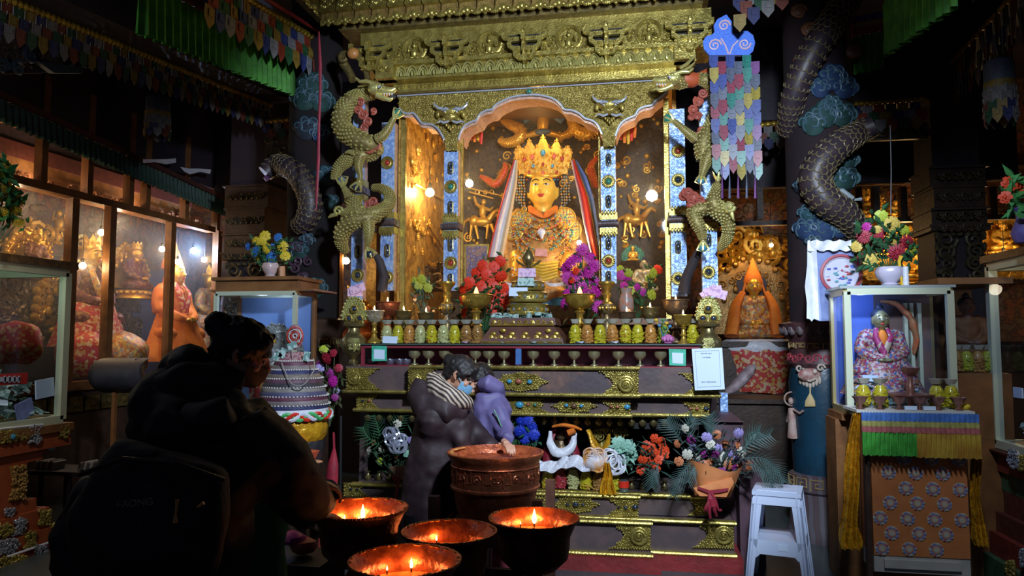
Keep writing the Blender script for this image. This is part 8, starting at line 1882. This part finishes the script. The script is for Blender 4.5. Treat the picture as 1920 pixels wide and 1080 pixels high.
for zz_ in (z-.36, .25):
    for s_ in (-1,1):
        b = MB(); b.box((c.x,c.y+s_*hw,zz_), (2*hw,.035,.05)); b.box((c.x+s_*hw,c.y,zz_), (.035,2*hw,.05)); O('rail', b, M('stand_wood', (0,0,0)), ws, smooth=False)
b = MB(); b.box((c.x,c.y,z-.345), (2*hw,2*hw,.02)); O('shelf', b, M('stand_wood', (0,0,0)), ws, smooth=False)
b = MB(); b.box((c.x+.05,c.y-.02,z-.70), (.5,.32,.02)); p = Vector((c.x,c.y,.40))
# ================================================================ people
def orient(dirv, upv=(0,0,1)):
    f = Vector(dirv).normalized(); u = Vector(upv); s = f.cross(u).normalized(); u = s.cross(f).normalized()
    return Matrix((s, f, u)).transposed()         # local x = right, y = forward, z = up
def phead(t, c, k, dirv, upv, skin=SKIN, mask=None, bun=None, maskm=None):
    R = orient(dirv, upv); P_ = lambda x,y,z: Vector(c)+R @ Vector((x*k,y*k,z*k))
    h = MB()
    h.ell(P_(0,-.08,.12), (k*.68,k*.84,k*.80), R, 18, 12); h.ell(P_(0,.18,-.30), (k*.52,k*.56,k*.62), R, 16, 10); h.ell(P_(0,.42,-.78), (k*.22,k*.2,k*.16), R, 10, 6)
    h.tube([P_(0,.72,.05), P_(0,.92,-.28), P_(0,.78,-.34)], [k*.08,k*.13,k*.09], 8)
    for s in (-1,1): h.ell(P_(s*.34,.52,-.25), (k*.2,k*.18,k*.2), R, 8, 6); h.ell(P_(s*.28,.62,.14), (k*.2,k*.12,k*.07), R, 8, 6)
    h.tube([P_(0,-.1,-.5), P_(0,-.25,-1.25)], [k*.42,k*.46], 12)
    h.ell(P_(0,.72,-.52), (k*.2,k*.1,k*.07), R, 8, 6)
    h = fuse(h, k*.075, 2); O('head', h, skin, t)
    for s in (-1,1):
        b = MB(); b.tube([P_(s*.66,-.08,.06), P_(s*.76,-.16,.10), P_(s*.78,-.2,-.05), P_(s*.72,-.12,-.24), P_(s*.66,-.02,-.30), P_(s*.66,-.06,-.1)], [k*.05,k*.06,k*.06,k*.06,k*.05,k*.04], 6); b.ell(P_(s*.68,-.1,-.06), (k*.06,k*.12,k*.2), R, 8, 6)
        O('ear', b, skin, t)
    b = MB()
    for s in (-1,1): b.m = 0; b.ell(P_(s*.28,.70,-.02), (k*.13,k*.05,k*.05), R, 8, 5); b.m = 1; b.ell(P_(s*.28,.74,-.02), (k*.05,k*.02,k*.05), R, 8, 5); b.tube([P_(s*.12,.80,.16), P_(s*.3,.76,.2), P_(s*.46,.6,.14)], k*.025, 5)
    O('eyes_and_brows', b, [M('eye_white', (.4,.38,.36), None, 1, .4), BLK], t)
    b = MB(); b.ell(P_(0,.80,-.5), (k*.17,k*.06,k*.04), R, 8, 5); O('mouth', b, M('lips', (.3,.1,.08), None, 1, .5), t)
    b = MB(); b.ell(P_(0,-.16,.24), (k*.78,k*.92,k*.78), R, 20, 14); b.ell(P_(0,-.55,-.1), (k*.62,k*.5,k*.66), R, 14, 10)
    for s in (-1,1): b.tube([P_(s*.2,.55,.72), P_(s*.58,.42,.42), P_(s*.70,.12,.1), P_(s*.68,-.1,-.12)], [k*.16,k*.18,k*.14,k*.08], 8)
    if bun: b.ell(P_(*bun[:3]), (k*bun[3],)*3, R, 12, 8); b.ell(P_(bun[0]*.7,bun[1]*.75,bun[2]*.75), (k*bun[3]*.7,)*3, R, 10, 6)
    b = fuse(b, k*.085, 1); b.disp(k*.08, 5/k, 3)
    # strands
    R2 = random.Random(int(k*1e4))
    for i in range(70):
        a = R2.uniform(-1.2,1.2); e_ = R2.uniform(-.2,1.0); L_ = [P_(.8*sin(a)*cos(e_+q*.3), -.16-.9*cos(a)*cos(e_+q*.3)*(.6)-.1*q, .24+.8*sin(e_-q*.35)) for q in (0,1,2)]
        b.tube(L_, [k*.018,k*.02,k*.008], 4)
    O('hair', b, HAIR, t)
    if mask:
        b = MB(); g = []
        for r_, zz_ in enumerate((-.20,-.38,-.58,-.80,-.92)):
            g.append([P_(x*.62, (.88-.55*abs(x)**1.6)*(1 if r_ < 3 else .92-.1*(r_-3))+.08*(1-abs(x)), zz_) for x in (-1,-.7,-.35,0,.35,.7,1)])
        b.sheet(g)
        for s in (-1,1): b.tube([P_(s*.6,.33,-.25), P_(s*.72,-.02,-.05)], k*.02, 4)
        O('face_mask', b, mask, t)
def phand(t, c, k, dirv, upv, skin=SKIN, curl=.8, name='hand'):
    R = orient(dirv, upv); P_ = lambda x,y,z: Vector(c)+R @ Vector((x*k,y*k,z*k))
    b = MB(); b.ell(P_(0,.35,0), (k*.36,k*.46,k*.16), R, 12, 8); b.tube([P_(0,-.5,0), P_(0,.1,0)], [k*.24,k*.27], 10)
    for i, (x, L_) in enumerate(((-.27,.62),(-.09,.72),(.09,.66),(.27,.5))):
        q = P_(x,.7,0); pts = [P_(x,.45,0), q]; a = 0; y_, z_ = .7, 0
        for s_ in (.42,.33,.25): a += curl*.55; y_ += cos(a)*s_*L_; z_ -= sin(a)*s_*L_; pts.append(P_(x,y_,z_))
        b.tube(pts, [k*.09,k*.095,k*.085,k*.075,k*.05], 8)
    b.tube([P_(-.2,.1,-.02), P_(-.46,.34,-.12), P_(-.44,.62,-.26), P_(-.36,.78,-.34)], [k*.13,k*.11,k*.095,k*.06], 8)
    O(name, fuse(b, k*.035, 1), skin, t)
JK = M('dark_padded_jacket', (.016,.014,.016), (.026,.02,.02), 8, .75, 0, .5, 14)
# --- woman at left, leaning over the bowl
D0 = 2.32
wl = T('person', 'woman in a dark hooded jacket with a backpack leaning over copper lamps at left', 'person', (atD(300,1000,D0).x, atD(300,1000,D0).y, 0))
A = lambda x, y, d=0: atD(x, y, D0+d); k = D0/F
b = MB()
b.tube([A(415,740,.05), A(395,790,0), A(370,860,-.02), A(340,960,0), A(330,1060,.02), A(320,1150,.03)], [60*k,100*k,122*k,132*k,145*k,130*k], 24, flat=.75, up=(0,0,1))
b.ell(A(330,790,0), (90*k,95*k,100*k)); b.ell(A(470,800,.10), (52*k,60*k,56*k)); b.ell(A(330,800,-.12), (60*k,60*k,60*k))
b.tube([A(455,800,-.02), A(500,850,-.02), A(545,905,.02), A(585,945,.12), A(606,932,.28)], [66*k,60*k,54*k,44*k,33*k], 16)
b.tube([A(470,830,.25), A(520,900,.30), A(560,960,.3), A(578,975,.32)], [55*k,48*k,38*k,28*k], 14)
b.tube([A(210,900,.05), A(190,1000,.05), A(195,1100,.05)], [60*k,80*k,80*k], 14)
b = fuse(b, .018, 4); b.disp(.028, 7, 2); b.disp(.010, 22, 5); O('jacket', b, JK, wl)
b = MB(); b.tube([A(450,728,.06), A(408,716,.02), A(355,722,-.02), A(322,730,-.02), A(340,785,-.08), A(390,790,-.12), A(440,770,-.10)], [34*k,42*k,50*k,52*k,46*k,42*k,36*k], 14); b = fuse(b, .014, 3); b.disp(.02,10); O('hood', b, JK, wl)
b = MB(); b.ell(A(352,690,.06), (58*k,40*k,44*k)); b.ell(A(316,690,.06), (24*k,24*k,26*k)); b = fuse(b,.012,2); b.disp(.016,12); O('fur_collar', b, HAIR, wl)
for s_, pts in ((1, [(300,1150,-.10),(300,1300,-.10)]),(-1,[(330,1150,.12),(335,1300,.12)])):
    p0 = A(*pts[0]); b = MB(); b.tube([p0, Vector((p0.x+.02,p0.y,.45)), Vector((p0.x,p0.y,.08))], [.10,.075,.055], 12); O('trouser_leg', b, JK, wl); b = MB(); b.ell((p0.x+.05,p0.y,.05), (.13,.05,.05)); O('shoe', b, BLK, wl)
b = MB(); b.tube([A(604,925,.28), A(612,934,.3), A(616,940,.3)], [34*k,35*k,30*k], 18); O('cuff', b, M('cuff_brown', (.06,.035,.03), None, 1, .6), wl)
phand(wl, A(598,905,.24), .085, Vector((.75,.45,-.35)), (0,0,1), curl=.9); phand(wl, A(584,978,.35), .085, Vector((.8,.5,.2)), (0,0,1), curl=.6)
fd = Vector((.80,.42,-.42)); phead(wl, A(458,658,.08), .105, fd, (.35,0,.9), mask=M('black_mask', (.012,.012,.014), None, 1, .7), bun=(0,-1.05,.42,.42))
bp = MB(); bp.tube([A(330,850,-.28), A(300,930,-.30), A(270,1010,-.30), A(260,1080,-.28)], [100*k,128*k,135*k,120*k], 18, flat=.45); bp = fuse(bp, .018, 4); bp.disp(.012, 10)
bk = T('backpack', 'black backpack with orange zip pulls worn by the woman at left', 'backpack', A(270,1080,-.28)); O('bag', bp, M('backpack_cloth', (.012,.011,.012), (.018,.016,.017), 20, .8, 0, .3, 60), bk)
b = MB(); b.tube([A(150,890,-.33), A(230,860,-.42), A(330,868,-.47), A(420,900,-.42)], 4*k, 6); O('zip', b, BLK, bk)
b = MB(); D9 = -.50; b.tube([A(332,937,D9), A(331,950,D9), A(329,965,D9), A(328,980,D9)], [3*k,2*k,1.6*k,4*k], 6); b.tube([A(382,943,D9+.02), A(370,951,D9+.02)], [3*k,2*k], 6); O('zip_pulls', b, M('zip_orange', (.65,.3,.08), None, 1, .5), bk)
bpy_txt = bpy.data.curves.new('bag_lettering', 'FONT'); bpy_txt.body = 'FAONG'; bpy_txt.size = 13*k*1.1; bpy_txt.extrude = .001; bpy_txt.materials.append(M('logo_grey', (.22,.14,.12), None, 1, .6))
tmp_ = bpy.data.objects.new('t', bpy_txt); C.objects.link(tmp_); bpy.context.view_layer.update(); me_ = bpy.data.meshes.new_from_object(tmp_.evaluated_get(bpy.context.evaluated_depsgraph_get())); bpy.data.objects.remove(tmp_); lo = bpy.data.objects.new('bag_lettering', me_); C.objects.link(lo); lo.parent = bk; lo.location = A(218,953,D9-.02)-Vector(bk.location); lo.rotation_euler = (radians(88), radians(-4), YAW+radians(8))
# --- woman in the middle with striped scarf
D1 = 3.9; B_ = lambda x, y, d=0: atD(x, y, D1+d); k = D1/F
wm = T('person', 'woman with zebra striped scarf and blue mask bending before the altar', 'person', (B_(810,900).x, B_(810,900).y, 0))
MJ = M('maroon_padded_jacket', (.017,.007,.010), (.026,.011,.015), 10, .65, 0, .4, 16)
b = MB(); b.tube([B_(840,765,.0), B_(828,800), B_(820,850), B_(812,910), B_(806,980), B_(803,1060)], [40*k,50*k,54*k,58*k,60*k,56*k], 20, flat=.8)
b.ell(B_(812,790,-.05), (36*k,40*k,40*k)); b.ell(B_(866,795,.08), (34*k,36*k,34*k))
b.tube([B_(860,790,-.06), B_(864,830,-.10), B_(872,862,-.08)], [24*k,20*k,16*k], 12); b.tube([B_(880,800,.12), B_(905,830,.05), B_(925,842,-.05)], [28*k,22*k,17*k], 12)
b = fuse(b, .016, 4); b.disp(.014, 8, 6); b.disp(.009, 22, 3, (.6,1,.3)); O('jacket', b, MJ, wm)
b = MB(); b.tube([B_(792,712,.02), B_(786,740,.0), B_(800,765,-.04), B_(840,770,-.08), B_(872,770,-.04)], [14*k,26*k,30*k,28*k,16*k], 12); b = fuse(b,.012,3); b.disp(.012,12); O('hood', b, MJ, wm)
for dy in (-.06,.06):
    p0 = B_(803,1060); b = MB(); b.tube([Vector((p0.x+dy*.6,p0.y+dy,.55)), Vector((p0.x+dy*.6,p0.y+dy,.35)), Vector((p0.x+dy*.6,p0.y+dy,.08))], [.075,.07,.055], 12); O('trouser_leg', b, BLK, wm); b = MB(); b.ell((p0.x+.05,p0.y+dy,.05), (.13,.05,.05)); O('shoe', b, BLK, wm)
b = MB(); b.tube([B_(812,708,.05), B_(822,730,-.03), B_(845,745,-.09), B_(868,752,-.07), B_(882,758,-.02)], [16*k,21*k,20*k,16*k,10*k], 16); b.tube([B_(830,700,.08), B_(850,725,.08), B_(875,745,.06)], [16*k,18*k,12*k], 12); b = fuse(b,.011,2); b.disp(.008,20)
zs_ = M('zebra_scarf', (.45,.36,.28), (.03,.02,.02), 18, .7, stripes='DIAGONAL'); O('striped_scarf', b, zs_, wm)
phead(wm, B_(866,702,.02), .098, Vector((.86,-.05,-.55)), (.45,0,.85), mask=colmat((.22,.48,.72),'mask_blue'), bun=(0,-.95,.25,.42))
phand(wm, B_(938,838,-.02), .08, Vector((.9,0,-.3)), (0,0,1)); phand(wm, B_(884,862,-.12), .075, Vector((.9,-.1,-.2)), (0,0,1))
# --- person in violet jacket behind
D2 = 4.12; E_ = lambda x, y, d=0: atD(x, y, D2+d); k = D2/F
wv = T('person', 'person in a violet padded jacket bending behind the woman with the striped scarf', 'person', (E_(915,900).x, E_(915,900).y, 0))
VJ = M('violet_padded_jacket', (.10,.085,.21), (.13,.105,.25), 10, .6, 0, .5, 12)
b = MB(); b.tube([E_(915,735), E_(920,765), E_(920,800), E_(914,850), E_(905,920), E_(900,990)], [22*k,34*k,36*k,38*k,42*k,42*k], 18, flat=.85); b.ell(E_(930,770,.0), (28*k,34*k,34*k)); b.tube([E_(932,775,-.05), E_(946,805,-.12), E_(950,826,-.25)], [22*k,17*k,12*k], 12)
b = fuse(b, .014, 4); b.disp(.018, 11, 8); b.disp(.010, 28, 4, (1,1,.4))
O('jacket', b, VJ, wv)
b = MB(); b.tube([E_(903,722,.02), E_(915,718,-.02), E_(932,728,0), E_(940,745,.04)], [13*k,17*k,16*k,10*k], 12); b = fuse(b,.01,2); O('hood', b, VJ, wv)
phead(wv, E_(898,712,.08), .09, Vector((-.5,-.6,-.6)), (-.3,-.2,.9)); phand(wv, E_(949,832,-.42), .07, Vector((.5,-.8,-.2)), (0,0,1))
for dy in (-.05,.05):
    p0 = E_(900,990); b = MB(); b.tube([Vector((p0.x,p0.y+dy,.6)), Vector((p0.x,p0.y+dy,.08))], [.07,.055], 12); O('trouser_leg', b, BLK, wv); b = MB(); b.ell((p0.x,p0.y+dy-.04,.05), (.05,.13,.05)); O('shoe', b, BLK, wv)
b = MB(); b.tube([E_(926,768,-.14), E_(934,785,-.15), E_(940,800,-.15)], 1.5*k, 5); O('green_piping', b, colmat((.08,.25,.15),'piping_green'), wv)
# small things on the floor
b = MB(); p = atD(490,1000,2.95); b.ell((p.x,p.y,.62), (.10,.08,.30), None, 14, 10); b.disp(.04,12); b.v = [(x,y,max(z,0.0)) for x,y,z in b.v]; TM('plastic_bag', b, colmat((.02,.15,.05),'bag_green'), 'green plastic bag hanging behind the sleeve of the woman at left', 'bag')
for i, (x, y, m_, lb) in enumerate(((548,1012,fM,'magenta bundle on the low stool behind the left copper bowl'),(568,1024,colmat((.5,.1,.08),'bundle_red'),'red bundle beside the magenta one behind the left copper bowl'))):
    b = MB(); p = atD(x,y,3.6); b.ell((p.x,p.y,p.z), (.07,.06,.035), None, 10, 6); b.disp(.02,14,i); TM('cloth_bundle', b, m_, lb, 'bundle')
b = MB(); p = atD(558,1030,3.6); b.box((p.x,p.y,(p.z-.03)/2), (.36,.3,p.z-.03)); TM('low_box', b, BLK, 'low dark box carrying the magenta and red bundles', 'box', smooth=False)
b = MB(); p = at(925,1020,4.3); b.box((p.x,4.3,.28), (.5,.2,.04)); b.box((p.x,4.3,.13), (.4,.15,.26)); TM('kneeling_bench', b, colmat((.35,.06,.1),'bench_red'), 'low red bench between the wooden stand and the altar', 'bench', smooth=False)
